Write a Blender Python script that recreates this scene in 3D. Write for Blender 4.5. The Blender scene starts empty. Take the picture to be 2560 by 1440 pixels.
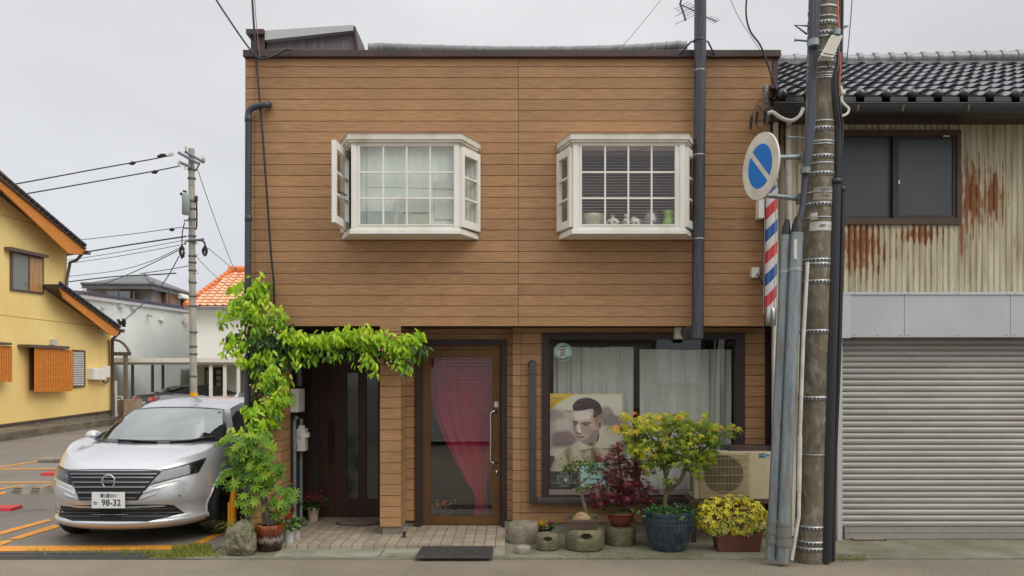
import bpy, bmesh, math, random
from mathutils import Vector, Matrix, noise
random.seed(11)
R = random.Random(5)
scene = bpy.context.scene
COL = scene.collection
PI = math.pi
# ---------------------------------------------------------------- camera
FPX, CX, CY, EYE = 1991.0, 1280.0, 947.0, 1.65      # focal length, principal column, horizon row (photo pixels), eye height
cam = bpy.data.cameras.new('camera'); camo = bpy.data.objects.new('camera', cam); COL.objects.link(camo)
cam.sensor_width = 36; cam.lens = 36 * FPX / 2560; cam.shift_x = 0; cam.shift_y = (CY - 720) / 2560
cam.clip_start = .05; cam.clip_end = 2000
camo.location = (0, 0, EYE); camo.rotation_euler = (PI / 2, 0, 0)
scene.camera = camo
# ---------------------------------------------------------------- world, sun, exposure
SUN_EL, SUN_AZ = math.radians(48), math.radians(128)
world = bpy.data.worlds.new('World'); scene.world = world; world.use_nodes = True
nt = world.node_tree; nt.nodes.clear()
def nn(t, typ, **kw):
    n = t.nodes.new(typ)
    for k, v in kw.items(): setattr(n, k, v)
    return n
sky = nn(nt, 'ShaderNodeTexSky', sky_type='NISHITA', sun_disc=False, sun_elevation=SUN_EL, sun_rotation=SUN_AZ, dust_density=4.0)
skm = nn(nt, 'ShaderNodeVectorMath', operation='SCALE'); skm.inputs['Scale'].default_value = .06
nt.links.new(sky.outputs[0], skm.inputs[0])
tc = nn(nt, 'ShaderNodeTexCoord'); sep = nn(nt, 'ShaderNodeSeparateXYZ'); nt.links.new(tc.outputs['Generated'], sep.inputs[0])
rmp = nn(nt, 'ShaderNodeValToRGB'); nt.links.new(sep.outputs[2], rmp.inputs[0])
e = rmp.color_ramp.elements
e[0].position = 0; e[0].color = (.70, .72, .76, 1); e[1].position = 1; e[1].color = (1.85, 1.85, 1.87, 1)
a = e.new(.18); a.color = (.75, .765, .80, 1)
a = e.new(.42); a.color = (.88, .885, .90, 1)
no = nn(nt, 'ShaderNodeTexNoise'); no.inputs['Scale'].default_value = 1.7; no.inputs['Detail'].default_value = 5
mp = nn(nt, 'ShaderNodeMapping'); mp.inputs['Scale'].default_value = (1, 1, 2.2); mp.inputs['Location'].default_value = (.3, .1, .4)
nt.links.new(tc.outputs['Generated'], mp.inputs[0]); nt.links.new(mp.outputs[0], no.inputs['Vector'])
cr = nn(nt, 'ShaderNodeMapRange'); cr.inputs[1].default_value = .3; cr.inputs[2].default_value = .7; cr.inputs[3].default_value = .82; cr.inputs[4].default_value = 1.1
nt.links.new(no.outputs[0], cr.inputs[0])
cl = nn(nt, 'ShaderNodeVectorMath', operation='SCALE'); nt.links.new(rmp.outputs[0], cl.inputs[0]); nt.links.new(cr.outputs[0], cl.inputs['Scale'])
mx = nn(nt, 'ShaderNodeMix', data_type='RGBA'); mx.inputs[0].default_value = .9
nt.links.new(skm.outputs[0], mx.inputs[6]); nt.links.new(cl.outputs[0], mx.inputs[7])
bg = nn(nt, 'ShaderNodeBackground'); bg.inputs[1].default_value = 1.0
out = nn(nt, 'ShaderNodeOutputWorld'); nt.links.new(mx.outputs[2], bg.inputs[0]); nt.links.new(bg.outputs[0], out.inputs[0])
sl = bpy.data.lights.new('sun', 'SUN'); sl.energy = 1.5; sl.angle = math.radians(50); sl.color = (1, .96, .9)
so = bpy.data.objects.new('sun', sl); COL.objects.link(so)
so.rotation_euler = (math.radians(90 - 48), 0, math.radians(52))
so.location = (0, -5, 20)
scene.view_settings.view_transform = 'Standard'; scene.view_settings.look = 'None'
scene.view_settings.exposure = 0; scene.view_settings.gamma = 1
scene.cycles.max_bounces = 8; scene.cycles.transparent_max_bounces = 24

# ---------------------------------------------------------------- helpers: photo measures to metres
def X(px, d): return (px - CX) * d / FPX
def Z(py, d): return EYE - (py - CY) * d / FPX
def W(px, py, d): return Vector((X(px, d), d, Z(py, d)))
def G(px, py, z=0.0):
    d = (EYE - z) * FPX / (py - CY)
    return Vector((X(px, d), d, z))
def lerp(a, b, t): return a + (b - a) * t
def interp(t, tab):
    if t <= tab[0][0]: return tab[0][1]
    for (a, va), (b, vb) in zip(tab, tab[1:]):
        if t <= b: return va + (vb - va) * (t - a) / (b - a)
    return tab[-1][1]
def sstep(a, b, t):
    t = max(0, min(1, (t - a) / (b - a))); return t * t * (3 - 2 * t)

# ---------------------------------------------------------------- mesh builder
class MB:
    def __init__(s): s.v = []; s.f = []; s.r = []; s.sm = []; s.mi = []; s.cur_r = 0.0; s.cur_sm = False; s.cur_m = 0
    def add(s, vs, fs, sm=None):
        o = len(s.v); s.v += [tuple(p) for p in vs]
        for f in fs:
            s.f.append([i + o for i in f]); s.r.append(s.cur_r); s.sm.append(s.cur_sm if sm is None else sm); s.mi.append(s.cur_m)
        return s
    def box(s, x0, x1, y0, y1, z0, z1):
        if x0 > x1: x0, x1 = x1, x0
        if y0 > y1: y0, y1 = y1, y0
        if z0 > z1: z0, z1 = z1, z0
        vs = [(x, y, z) for z in (z0, z1) for y in (y0, y1) for x in (x0, x1)]
        return s.add(vs, [(0, 2, 3, 1), (4, 5, 7, 6), (0, 1, 5, 4), (1, 3, 7, 5), (3, 2, 6, 7), (2, 0, 4, 6)], False)
    def pxbox(s, px0, px1, py0, py1, d0, d1):
        """box whose front face sits at depth d0 and fills that rectangle of the photo"""
        return s.box(X(px0, d0), X(px1, d0), d0, d1, Z(py1, d0), Z(py0, d0))
    def hexa(s, p):  # 8 points: bottom 4 ccw, top 4 ccw
        return s.add(p, [(3, 2, 1, 0), (4, 5, 6, 7), (0, 1, 5, 4), (1, 2, 6, 5), (2, 3, 7, 6), (3, 0, 4, 7)], False)
    def obox(s, A, B, t0, t1, z0, z1, th, off=0):
        """upright box along the plan line A-B between distances t0, t1; thickness th to its left, starting at off"""
        A = Vector((A[0], A[1])); B = Vector((B[0], B[1])); u = (B - A).normalized(); n = Vector((u.y, -u.x))
        q = [A + u * t0 + n * off, A + u * t1 + n * off, A + u * t1 + n * (off + th), A + u * t0 + n * (off + th)]
        return s.hexa([(p.x, p.y, z0) for p in q] + [(p.x, p.y, z1) for p in q])
    def prism(s, poly, y0, y1):
        """poly of (x, z), front at y0, back at y1"""
        n = len(poly)
        ar = sum(poly[i][0] * poly[(i + 1) % n][1] - poly[(i + 1) % n][0] * poly[i][1] for i in range(n))
        if ar < 0: poly = poly[::-1]
        vs = [(x, y0, z) for x, z in poly] + [(x, y1, z) for x, z in poly]
        return s.add(vs, [tuple(range(n)), tuple(range(2 * n - 1, n - 1, -1))] + [(i, i + n, (i + 1) % n + n, (i + 1) % n) for i in range(n)], False)
    def slab(s, poly, z0, z1):
        n = len(poly)
        ar = sum(poly[i][0] * poly[(i + 1) % n][1] - poly[(i + 1) % n][0] * poly[i][1] for i in range(n))
        if ar < 0: poly = poly[::-1]
        vs = [(x, y, z0) for x, y in poly] + [(x, y, z1) for x, y in poly]
        return s.add(vs, [tuple(range(n - 1, -1, -1)), tuple(range(n, 2 * n))] + [(i, (i + 1) % n, (i + 1) % n + n, i + n) for i in range(n)], False)
    def tube(s, pts, r, n=8, cap=True):
        pts = [Vector(p) for p in pts]; m = len(pts)
        rs = r if isinstance(r, (list, tuple)) else [r] * m
        vs = []; prev = None
        for i, p in enumerate(pts):
            t = (pts[min(i + 1, m - 1)] - pts[max(i - 1, 0)])
            t = t.normalized() if t.length > 1e-9 else Vector((0, 0, 1))
            if prev is None:
                up = Vector((0, 0, 1)) if abs(t.z) < .9 else Vector((1, 0, 0)); a = t.cross(up).normalized()
            else:
                a = (prev - t * prev.dot(t))
                a = a.normalized() if a.length > 1e-6 else t.orthogonal().normalized()
            prev = a; b = t.cross(a)
            for k in range(n):
                q = 2 * PI * k / n; vs.append(p + (a * math.cos(q) + b * math.sin(q)) * rs[i])
        fs = [(i * n + k, i * n + (k + 1) % n, (i + 1) * n + (k + 1) % n, (i + 1) * n + k) for i in range(m - 1) for k in range(n)]
        s.add(vs, fs, True)
        if cap:
            s.add(vs[:n], [tuple(range(n - 1, -1, -1))], False); s.add(vs[-n:], [tuple(range(n))], False)
        return s
    def lathe(s, prof, c, n=28, sx=1, sy=1, axis='z', cap=True, jit=0):
        c = Vector(c); vs = []
        for r, h in prof:
            for k in range(n):
                q = 2 * PI * k / n; rr = r * (1 + jit * noise.noise(Vector((math.cos(q) * 2, math.sin(q) * 2, h * 9)) + c * 3))
                a, b = rr * math.cos(q) * sx, rr * math.sin(q) * sy
                vs.append(c + (Vector((a, b, h)) if axis == 'z' else Vector((a, h, b)) if axis == 'y' else Vector((h, a, b))))
        m = len(prof); fl = axis == 'y'
        fs = [(i * n + k, i * n + (k + 1) % n, (i + 1) * n + (k + 1) % n, (i + 1) * n + k) for i in range(m - 1) for k in range(n)]
        if fl: fs = [f[::-1] for f in fs]
        s.add(vs, fs, True)
        if cap:
            if prof[0][0] > 1e-5: s.add(vs[:n], [tuple(range(n)) if fl else tuple(range(n - 1, -1, -1))], False)
            if prof[-1][0] > 1e-5: s.add(vs[-n:], [tuple(range(n - 1, -1, -1)) if fl else tuple(range(n))], False)
        return s
    def grid(s, rows, sm=True, flip=False):
        nr, nc = len(rows), len(rows[0]); vs = [p for r in rows for p in r]
        fs = [(i * nc + j, i * nc + j + 1, (i + 1) * nc + j + 1, (i + 1) * nc + j) for i in range(nr - 1) for j in range(nc - 1)]
        if flip: fs = [f[::-1] for f in fs]
        return s.add(vs, fs, sm)
    def sphere(s, c, r, n=12, sz=1.0):
        prof = [(max(r * math.sin(PI * i / n), 1e-4), -r * sz * math.cos(PI * i / n)) for i in range(n + 1)]
        return s.lathe(prof, c, n=max(8, n), cap=False)
    # leaves ---------------------------------------------------------
    def leaf(s, p, d, nrm, L, w, r=None, fold=.18, droop=.15):
        p = Vector(p); d = Vector(d).normalized(); nrm = Vector(nrm); sd = d.cross(nrm)
        if sd.length < 1e-4: sd = d.orthogonal()
        sd.normalize(); up = sd.cross(d)
        if r is not None: s.cur_r = r
        a = p + d * L * .35 - up * L * droop * .3; b = p + d * L * .72 - up * L * droop * .7; t = p + d * L - up * L * droop * 1.5
        vs = [p, a + sd * w * .5 + up * w * fold, b + sd * w * .42 + up * w * fold, t, b - sd * w * .42 + up * w * fold, a - sd * w * .5 + up * w * fold, a, b]
        return s.add(vs, [(0, 6, 1), (6, 7, 2, 1), (7, 3, 2), (0, 5, 6), (5, 4, 7, 6), (4, 3, 7)], True)
    def palmate(s, p, ax, n, L, w, r=None, spread=1.0, full=True, droop=.25):
        """leaflets radiating from p round the axis ax"""
        ax = Vector(ax).normalized(); a = ax.orthogonal().normalized(); b = ax.cross(a)
        q0 = R.uniform(0, 6.28); rng = 2 * PI if full else PI * 1.35
        for k in range(n):
            q = q0 + rng * k / n + R.uniform(-.12, .12)
            dd = (a * math.cos(q) + b * math.sin(q)) * spread + ax * .35
            s.leaf(p, dd, ax, L * R.uniform(.8, 1.1), w, None if r is None else max(0, min(1, r + R.uniform(-.1, .1))), droop=droop)
        return s
    def maple(s, p, d, nrm, L, r, lobes=5, narrow=.28):
        p = Vector(p); d = Vector(d).normalized(); nrm = Vector(nrm); sd = d.cross(nrm)
        if sd.length < 1e-4: sd = d.orthogonal()
        sd.normalize(); s.cur_r = r; up = sd.cross(d).normalized()
        angs = [-1.9, -1.0, 0, 1.0, 1.9] if lobes == 5 else [-2.1, -1.4, -.7, 0, .7, 1.4, 2.1]
        lens = {5: [.55, .85, 1, .85, .55], 7: [.5, .75, .95, 1, .95, .75, .5]}[lobes]
        vs = [p]
        for i, (q, l) in enumerate(zip(angs, lens)):
            st = (angs[1] - angs[0]) / 2
            def pt(qq, ll, dz=0): return p + (d * math.cos(qq) + sd * math.sin(qq)) * L * ll - up * L * dz
            vs.append(pt(q - st, .30 if lobes == 5 else .2, .02))
            vs.append(pt(q - st * narrow, l * .6, .03)); vs.append(pt(q, l, .22 * l)); vs.append(pt(q + st * narrow, l * .6, .03))
        vs.append(pt(angs[-1] + st, .25, .02))
        return s.add(vs, [(0, i, i + 1) for i in range(1, len(vs) - 1)], False)
    def build(s, name, mats, parent=None, bevel=0, smooth_angle=None, loc=None):
        if not isinstance(mats, (list, tuple)): mats = [mats]
        if parent is not None:
            off = parent.get('_o'); off = Vector(off) if off is not None else Vector((0, 0, 0))
        elif loc is not None: off = Vector(loc)
        else:
            xs = [p[0] for p in s.v]; ys = [p[1] for p in s.v]; zs = [p[2] for p in s.v]
            off = Vector(((min(xs) + max(xs)) / 2, (min(ys) + max(ys)) / 2, min(zs)))
        me = bpy.data.meshes.new(name)
        me.from_pydata([(p[0] - off.x, p[1] - off.y, p[2] - off.z) for p in s.v], [], s.f)
        me.polygons.foreach_set('use_smooth', s.sm); me.polygons.foreach_set('material_index', s.mi)
        if any(s.r):
            at = me.attributes.new('rnd', 'FLOAT', 'FACE'); at.data.foreach_set('value', s.r)
        if bevel:
            bm = bmesh.new(); bm.from_mesh(me)
            bmesh.ops.remove_doubles(bm, verts=bm.verts, dist=1e-5)
            ed = [e for e in bm.edges if len(e.link_faces) == 2 and e.calc_face_angle(0) > .6]
            bmesh.ops.bevel(bm, geom=ed, offset=bevel, segments=2, profile=.6, affect='EDGES', clamp_overlap=True)
            bm.to_mesh(me); bm.free()
        for m in mats: me.materials.append(m)
        me.validate(); me.update()
        if smooth_angle is not None:
            me.polygons.foreach_set('use_smooth', [True] * len(me.polygons)); me.set_sharp_from_angle(angle=math.radians(smooth_angle))
        ob = bpy.data.objects.new(name, me); COL.objects.link(ob)
        if parent is not None: ob.parent = parent
        else: ob.location = off
        ob['_o'] = list(off)
        return ob

def split_build(s, name, mats, parent=None, gap=.012):
    par = list(range(len(s.v)))
    def fd(a):
        while par[a] != a: par[a] = par[par[a]]; a = par[a]
        return a
    for f in s.f:
        for i in f[1:]: par[fd(i)] = fd(f[0])
    isl = {}
    for k, f in enumerate(s.f): isl.setdefault(fd(f[0]), []).append(k)
    boxes = []
    for ks in isl.values():
        P_ = [s.v[i] for k in ks for i in s.f[k]]; boxes.append([[min(p[a] for p in P_) - gap for a in range(3)], [max(p[a] for p in P_) + gap for a in range(3)], list(ks)])
    done = False
    while not done:
        done = True
        for i in range(len(boxes)):
            for j in range(i + 1, len(boxes)):
                A, B = boxes[i], boxes[j]
                if all(A[0][a] <= B[1][a] and B[0][a] <= A[1][a] for a in range(3)):
                    boxes[i] = [[min(A[0][a], B[0][a]) for a in range(3)], [max(A[1][a], B[1][a]) for a in range(3)], A[2] + B[2]]; boxes.pop(j); done = False; break
            if not done: break
    o = None
    for _, _, ks in boxes:
        m = MB(); ids = {}
        for k in ks:
            for i in s.f[k]:
                if i not in ids: ids[i] = len(m.v); m.v.append(s.v[i])
            m.f.append([ids[i] for i in s.f[k]]); m.r.append(s.r[k]); m.sm.append(s.sm[k]); m.mi.append(s.mi[k])
        o = m.build(name, mats, parent)
    return o
MB.split_build = split_build

def thing(name, label, cat, loc, group=None):
    o = bpy.data.objects.new(name, None); COL.objects.link(o); o.empty_display_size = .2
    o.location = loc; o['_o'] = list(Vector(loc)); o['label'] = label; o['category'] = cat
    if group: o['group'] = group
    return o
def tag(o, label, cat, group=None):
    o['label'] = label; o['category'] = cat
    if group: o['group'] = group
    return o
def kind(o, k): o['kind'] = k; return o
def copy_thing(root, delta, label, name=None):
    c = root.copy(); COL.objects.link(c); c.location = Vector(root.location) + Vector(delta); c['label'] = label
    for ch in list(root.children):
        k = ch.copy(); COL.objects.link(k); k.parent = c
        for g in list(ch.children):
            q = g.copy(); COL.objects.link(q); q.parent = k
    return c
def text(body, size, loc, mat, parent, name='lettering', ext=.0006, align='CENTER', rot=(PI / 2, 0, 0), sx=1.0, bold=0):
    cu = bpy.data.curves.new('t', 'FONT'); cu.body = body; cu.size = size; cu.align_x = align; cu.align_y = 'CENTER'; cu.extrude = ext; cu.resolution_u = 2; cu.offset = bold
    t = bpy.data.objects.new('t', cu); COL.objects.link(t)
    bpy.context.view_layer.update()
    me = bpy.data.meshes.new_from_object(t.evaluated_get(bpy.context.evaluated_depsgraph_get()))
    bpy.data.objects.remove(t); bpy.data.curves.remove(cu)
    mtx = Matrix.Translation(Vector(loc) - Vector(parent['_o'])) @ Matrix.Rotation(rot[2], 4, 'Z') @ Matrix.Rotation(rot[1], 4, 'Y') @ Matrix.Rotation(rot[0], 4, 'X') @ Matrix.Diagonal((sx, 1, 1, 1))
    me.transform(mtx); me.materials.clear(); me.materials.append(mat); me.name = name
    o = bpy.data.objects.new(name, me); COL.objects.link(o); o.parent = parent; o['_o'] = list(parent['_o'])
    return o
def spline(pts, n=6, closed=False):
    P = [Vector(p) for p in pts]; m = len(P); o = []
    for i in range(m if closed else m - 1):
        g = (lambda k: P[k % m]) if closed else (lambda k: P[max(0, min(m - 1, k))])
        a, b, c, d = g(i - 1), g(i), g(i + 1), g(i + 2)
        for k in range(n):
            t = k / n
            o.append(.5 * ((2 * b) + (c - a) * t + (2 * a - 5 * b + 4 * c - d) * t * t + (3 * b - a - 3 * c + d) * t ** 3))
    if not closed: o.append(P[-1])
    return o

# ---------------------------------------------------------------- materials
def mat(name, c, rough=.6, metal=0, c2=None, scale=6, stretch=(1, 1, 1), lo=.35, hi=.65, detail=5, bump=0, bscale=None, bstretch=None, spec=.5, coat=0, bdist=.01, trans=0, alpha=1, c3=None, s3=40, f3=.3, rvar=0, sss=0):
    m = bpy.data.materials.new(name); m.use_nodes = True; t = m.node_tree; b = t.nodes['Principled BSDF']
    b.inputs['Base Color'].default_value = (*c, 1); b.inputs['Roughness'].default_value = rough; b.inputs['Metallic'].default_value = metal
    b.inputs['Specular IOR Level'].default_value = spec; b.inputs['Coat Weight'].default_value = coat; b.inputs['Coat Roughness'].default_value = .05
    b.inputs['Transmission Weight'].default_value = trans; b.inputs['Alpha'].default_value = alpha
    if c2 or bump or rvar:
        co = nn(t, 'ShaderNodeTexCoord')
    def noi(sc, st, det):
        mp = nn(t, 'ShaderNodeMapping'); mp.inputs['Scale'].default_value = st; t.links.new(co.outputs['Object'], mp.inputs[0])
        n = nn(t, 'ShaderNodeTexNoise'); n.inputs['Scale'].default_value = sc; n.inputs['Detail'].default_value = det; n.inputs['Roughness'].default_value = .6
        t.links.new(mp.outputs[0], n.inputs['Vector']); return n.outputs[0]
    colout = None
    if c2:
        n = noi(scale, stretch, detail)
        r = nn(t, 'ShaderNodeMapRange'); r.inputs[1].default_value = lo; r.inputs[2].default_value = hi; t.links.new(n, r.inputs[0])
        x = nn(t, 'ShaderNodeMix', data_type='RGBA'); x.inputs[6].default_value = (*c, 1); x.inputs[7].default_value = (*c2, 1)
        t.links.new(r.outputs[0], x.inputs[0]); colout = x.outputs[2]
        if c3:
            n3 = noi(s3, stretch, 3); r3 = nn(t, 'ShaderNodeMapRange'); r3.inputs[1].default_value = .5; r3.inputs[2].default_value = .72; r3.inputs[4].default_value = f3
            t.links.new(n3, r3.inputs[0]); x3 = nn(t, 'ShaderNodeMix', data_type='RGBA'); x3.inputs[7].default_value = (*c3, 1)
            t.links.new(r3.outputs[0], x3.inputs[0]); t.links.new(colout, x3.inputs[6]); colout = x3.outputs[2]
        t.links.new(colout, b.inputs['Base Color'])
    if rvar:
        n = noi(scale * .7, stretch, 3); r = nn(t, 'ShaderNodeMapRange'); r.inputs[3].default_value = max(.02, rough - rvar); r.inputs[4].default_value = min(1, rough + rvar)
        t.links.new(n, r.inputs[0]); t.links.new(r.outputs[0], b.inputs['Roughness'])
    if bump:
        n = noi(bscale or scale * 4, bstretch or stretch, 4); bu = nn(t, 'ShaderNodeBump'); bu.inputs['Strength'].default_value = bump; bu.inputs['Distance'].default_value = bdist
        t.links.new(n, bu.inputs['Height']); t.links.new(bu.outputs[0], b.inputs['Normal'])
    return m
def leafmat(name, cols, rough=.45, transl=.35):
    """cols: list of (pos, rgb) read by each leaf's rnd value, raised towards the top of some plants"""
    m = bpy.data.materials.new(name); m.use_nodes = True; t = m.node_tree; b = t.nodes['Principled BSDF']; b.inputs['Roughness'].default_value = rough
    at = nn(t, 'ShaderNodeAttribute', attribute_name='rnd'); r = nn(t, 'ShaderNodeValToRGB'); t.links.new(at.outputs['Fac'], r.inputs[0])
    el = r.color_ramp.elements
    while len(el) > 1: el.remove(el[-1])
    el[0].position = cols[0][0]; el[0].color = (*cols[0][1], 1)
    for p, c in cols[1:]:
        q = el.new(p); q.color = (*c, 1)
    t.links.new(r.outputs[0], b.inputs['Base Color'])
    tr = nn(t, 'ShaderNodeBsdfTranslucent'); t.links.new(r.outputs[0], tr.inputs[0]); mxs = nn(t, 'ShaderNodeMixShader'); mxs.inputs[0].default_value = transl
    o = t.nodes['Material Output']; t.links.new(b.outputs[0], mxs.inputs[1]); t.links.new(tr.outputs[0], mxs.inputs[2]); t.links.new(mxs.outputs[0], o.inputs[0])
    return m
def glass(name, tint=(.8, .85, .85), refl=1.6, rough=.0, base=.02, gtint=(1, 1, 1)):
    """thin window pane: straight-through transmission plus a Fresnel reflection from its two faces"""
    m = bpy.data.materials.new(name); m.use_nodes = True; t = m.node_tree; t.nodes.remove(t.nodes['Principled BSDF'])
    tr = nn(t, 'ShaderNodeBsdfTransparent'); tr.inputs[0].default_value = (*tint, 1)
    gl = nn(t, 'ShaderNodeBsdfGlossy'); gl.inputs['Roughness'].default_value = rough; gl.inputs[0].default_value = (*gtint, 1)
    ge = nn(t, 'ShaderNodeNewGeometry'); dt = nn(t, 'ShaderNodeVectorMath', operation='DOT_PRODUCT'); t.links.new(ge.outputs['Normal'], dt.inputs[0]); t.links.new(ge.outputs['Incoming'], dt.inputs[1])
    ab = nn(t, 'ShaderNodeMath', operation='ABSOLUTE'); t.links.new(dt.outputs['Value'], ab.inputs[0]); om = nn(t, 'ShaderNodeMath', operation='SUBTRACT'); om.inputs[0].default_value = 1; t.links.new(ab.outputs[0], om.inputs[1])
    pw_ = nn(t, 'ShaderNodeMath', operation='POWER'); pw_.inputs[1].default_value = 5; t.links.new(om.outputs[0], pw_.inputs[0]); fr = nn(t, 'ShaderNodeMath', operation='MULTIPLY_ADD'); fr.inputs[1].default_value = .96; fr.inputs[2].default_value = .04; t.links.new(pw_.outputs[0], fr.inputs[0])
    ml = nn(t, 'ShaderNodeMath', operation='MULTIPLY_ADD', use_clamp=True); ml.inputs[1].default_value = refl; ml.inputs[2].default_value = base
    t.links.new(fr.outputs[0], ml.inputs[0]); ms = nn(t, 'ShaderNodeMixShader'); t.links.new(ml.outputs[0], ms.inputs[0])
    t.links.new(tr.outputs[0], ms.inputs[1]); t.links.new(gl.outputs[0], ms.inputs[2]); t.links.new(ms.outputs[0], t.nodes['Material Output'].inputs[0])
    return m
def srgb(r, g, b):
    f = lambda c: (c / 255 / 12.92) if c / 255 <= .04045 else ((c / 255 + .055) / 1.055) ** 2.4
    return (f(r), f(g), f(b))
def cladding_mat():
    m = bpy.data.materials.new('wood_grain_cladding'); m.use_nodes = True; t = m.node_tree; b = t.nodes['Principled BSDF']; L = t.links.new
    co = nn(t, 'ShaderNodeTexCoord'); at = nn(t, 'ShaderNodeAttribute', attribute_name='rnd')
    cmb = nn(t, 'ShaderNodeCombineXYZ'); mu = nn(t, 'ShaderNodeMath', operation='MULTIPLY'); mu.inputs[1].default_value = 37.0; L(at.outputs['Fac'], mu.inputs[0]); L(mu.outputs[0], cmb.inputs[0])
    add = nn(t, 'ShaderNodeVectorMath'); L(co.outputs['Object'], add.inputs[0]); L(cmb.outputs[0], add.inputs[1])
    mp = nn(t, 'ShaderNodeMapping'); mp.inputs['Scale'].default_value = (3.4, 3.4, 58); L(add.outputs[0], mp.inputs[0])
    n1 = nn(t, 'ShaderNodeTexNoise'); n1.inputs['Scale'].default_value = 1.6; n1.inputs['Detail'].default_value = 6; n1.inputs['Roughness'].default_value = .62; n1.inputs['Distortion'].default_value = .6; L(mp.outputs[0], n1.inputs['Vector'])
    r = nn(t, 'ShaderNodeValToRGB'); L(n1.outputs[0], r.inputs[0]); el = r.color_ramp.elements
    el[0].position = .30; el[0].color = (*srgb(150, 111, 71), 1); el[1].position = .7; el[1].color = (*srgb(192, 145, 96), 1)
    q = el.new(.5); q.color = (*srgb(175, 129, 83), 1)
    mp2 = nn(t, 'ShaderNodeMapping'); mp2.inputs['Scale'].default_value = (.7, .7, .5); L(co.outputs['Object'], mp2.inputs[0])
    n2 = nn(t, 'ShaderNodeTexNoise'); n2.inputs['Scale'].default_value = 1.3; n2.inputs['Detail'].default_value = 4; L(mp2.outputs[0], n2.inputs['Vector'])
    hs = nn(t, 'ShaderNodeHueSaturation'); hs.inputs['Saturation'].default_value = .93; L(r.outputs[0], hs.inputs['Color'])
    v1 = nn(t, 'ShaderNodeMapRange'); v1.inputs[1].default_value = .3; v1.inputs[2].default_value = .7; v1.inputs[3].default_value = .80; v1.inputs[4].default_value = 1.02; L(n2.outputs[0], v1.inputs[0])
    v2 = nn(t, 'ShaderNodeMapRange'); v2.inputs[3].default_value = .92; v2.inputs[4].default_value = 1.08; L(at.outputs['Fac'], v2.inputs[0])
    vm = nn(t, 'ShaderNodeMath', operation='MULTIPLY'); L(v1.outputs[0], vm.inputs[0]); L(v2.outputs[0], vm.inputs[1]); L(vm.outputs[0], hs.inputs['Value']); L(hs.outputs[0], b.inputs['Base Color'])
    b.inputs['Roughness'].default_value = .5; b.inputs['Specular IOR Level'].default_value = .35
    bu = nn(t, 'ShaderNodeBump'); bu.inputs['Strength'].default_value = .5; bu.inputs['Distance'].default_value = .004; L(n1.outputs[0], bu.inputs['Height']); L(bu.outputs[0], b.inputs['Normal'])
    return m
def rust_wall_mat(ox, oz, patches):
    """cream corrugated sheet with rust eating out along the ribs; patches are (x, z, rx, rz) in metres from the wall's origin"""
    m = bpy.data.materials.new('rusty_cream_sheet'); m.use_nodes = True; t = m.node_tree; b = t.nodes['Principled BSDF']; L = t.links.new
    co = nn(t, 'ShaderNodeTexCoord'); sp = nn(t, 'ShaderNodeSeparateXYZ'); L(co.outputs['Object'], sp.inputs[0])
    def math_(op, a, bb):
        n = nn(t, 'ShaderNodeMath', operation=op)
        for i, v in enumerate((a, bb)):
            if isinstance(v, (int, float)): n.inputs[i].default_value = v
            else: L(v, n.inputs[i])
        return n.outputs[0]
    tot = None
    for x, z, rx, rz in patches:
        dx = math_('DIVIDE', math_('SUBTRACT', sp.outputs[0], x), rx); dz = math_('DIVIDE', math_('SUBTRACT', sp.outputs[2], z), rz)
        dd = math_('SQRT', math_('ADD', math_('MULTIPLY', dx, dx), math_('MULTIPLY', dz, dz)), 0)
        v = math_('MAXIMUM', math_('SUBTRACT', 1.0, dd), 0)
        tot = v if tot is None else math_('MAXIMUM', tot, v)
    def noi(sc, st, det=5):
        mp = nn(t, 'ShaderNodeMapping'); mp.inputs['Scale'].default_value = st; L(co.outputs['Object'], mp.inputs[0])
        n = nn(t, 'ShaderNodeTexNoise'); n.inputs['Scale'].default_value = sc; n.inputs['Detail'].default_value = det; L(mp.outputs[0], n.inputs['Vector']); return n.outputs[0]
    streak = noi(9, (4.0, 1, .35)); blot = noi(14, (1.6, 1, .5))
    groove = math_('ABSOLUTE', math_('SINE', math_('MULTIPLY', sp.outputs[0], PI / .0605), 0), 0)     # 0 in the rib valleys
    gv = math_('SUBTRACT', .17, math_('MULTIPLY', groove, .36))
    f = math_('ADD', math_('ADD', math_('MULTIPLY', tot, .68), math_('MULTIPLY', blot, .9)), math_('ADD', math_('MULTIPLY', streak, .55), gv))
    rm = nn(t, 'ShaderNodeMapRange'); rm.inputs[1].default_value = .90; rm.inputs[2].default_value = 1.12; L(f, rm.inputs[0])
    dirt = nn(t, 'ShaderNodeMapRange'); dirt.inputs[1].default_value = .4; dirt.inputs[2].default_value = .7; L(noi(5, (3, 1, .25)), dirt.inputs[0])
    x1 = nn(t, 'ShaderNodeMix', data_type='RGBA'); x1.inputs[6].default_value = (*srgb(202, 194, 168), 1); x1.inputs[7].default_value = (*srgb(158, 147, 120), 1); L(dirt.outputs[0], x1.inputs[0])
    rc = nn(t, 'ShaderNodeMix', data_type='RGBA'); rc.inputs[6].default_value = (*srgb(158, 96, 44), 1); rc.inputs[7].default_value = (*srgb(100, 60, 34), 1); L(noi(30, (1, 1, .6)), rc.inputs[0])
    x2 = nn(t, 'ShaderNodeMix', data_type='RGBA'); L(rm.outputs[0], x2.inputs[0]); L(x1.outputs[2], x2.inputs[6]); L(rc.outputs[2], x2.inputs[7]); L(x2.outputs[2], b.inputs['Base Color'])
    b.inputs['Roughness'].default_value = .65
    return m

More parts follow.
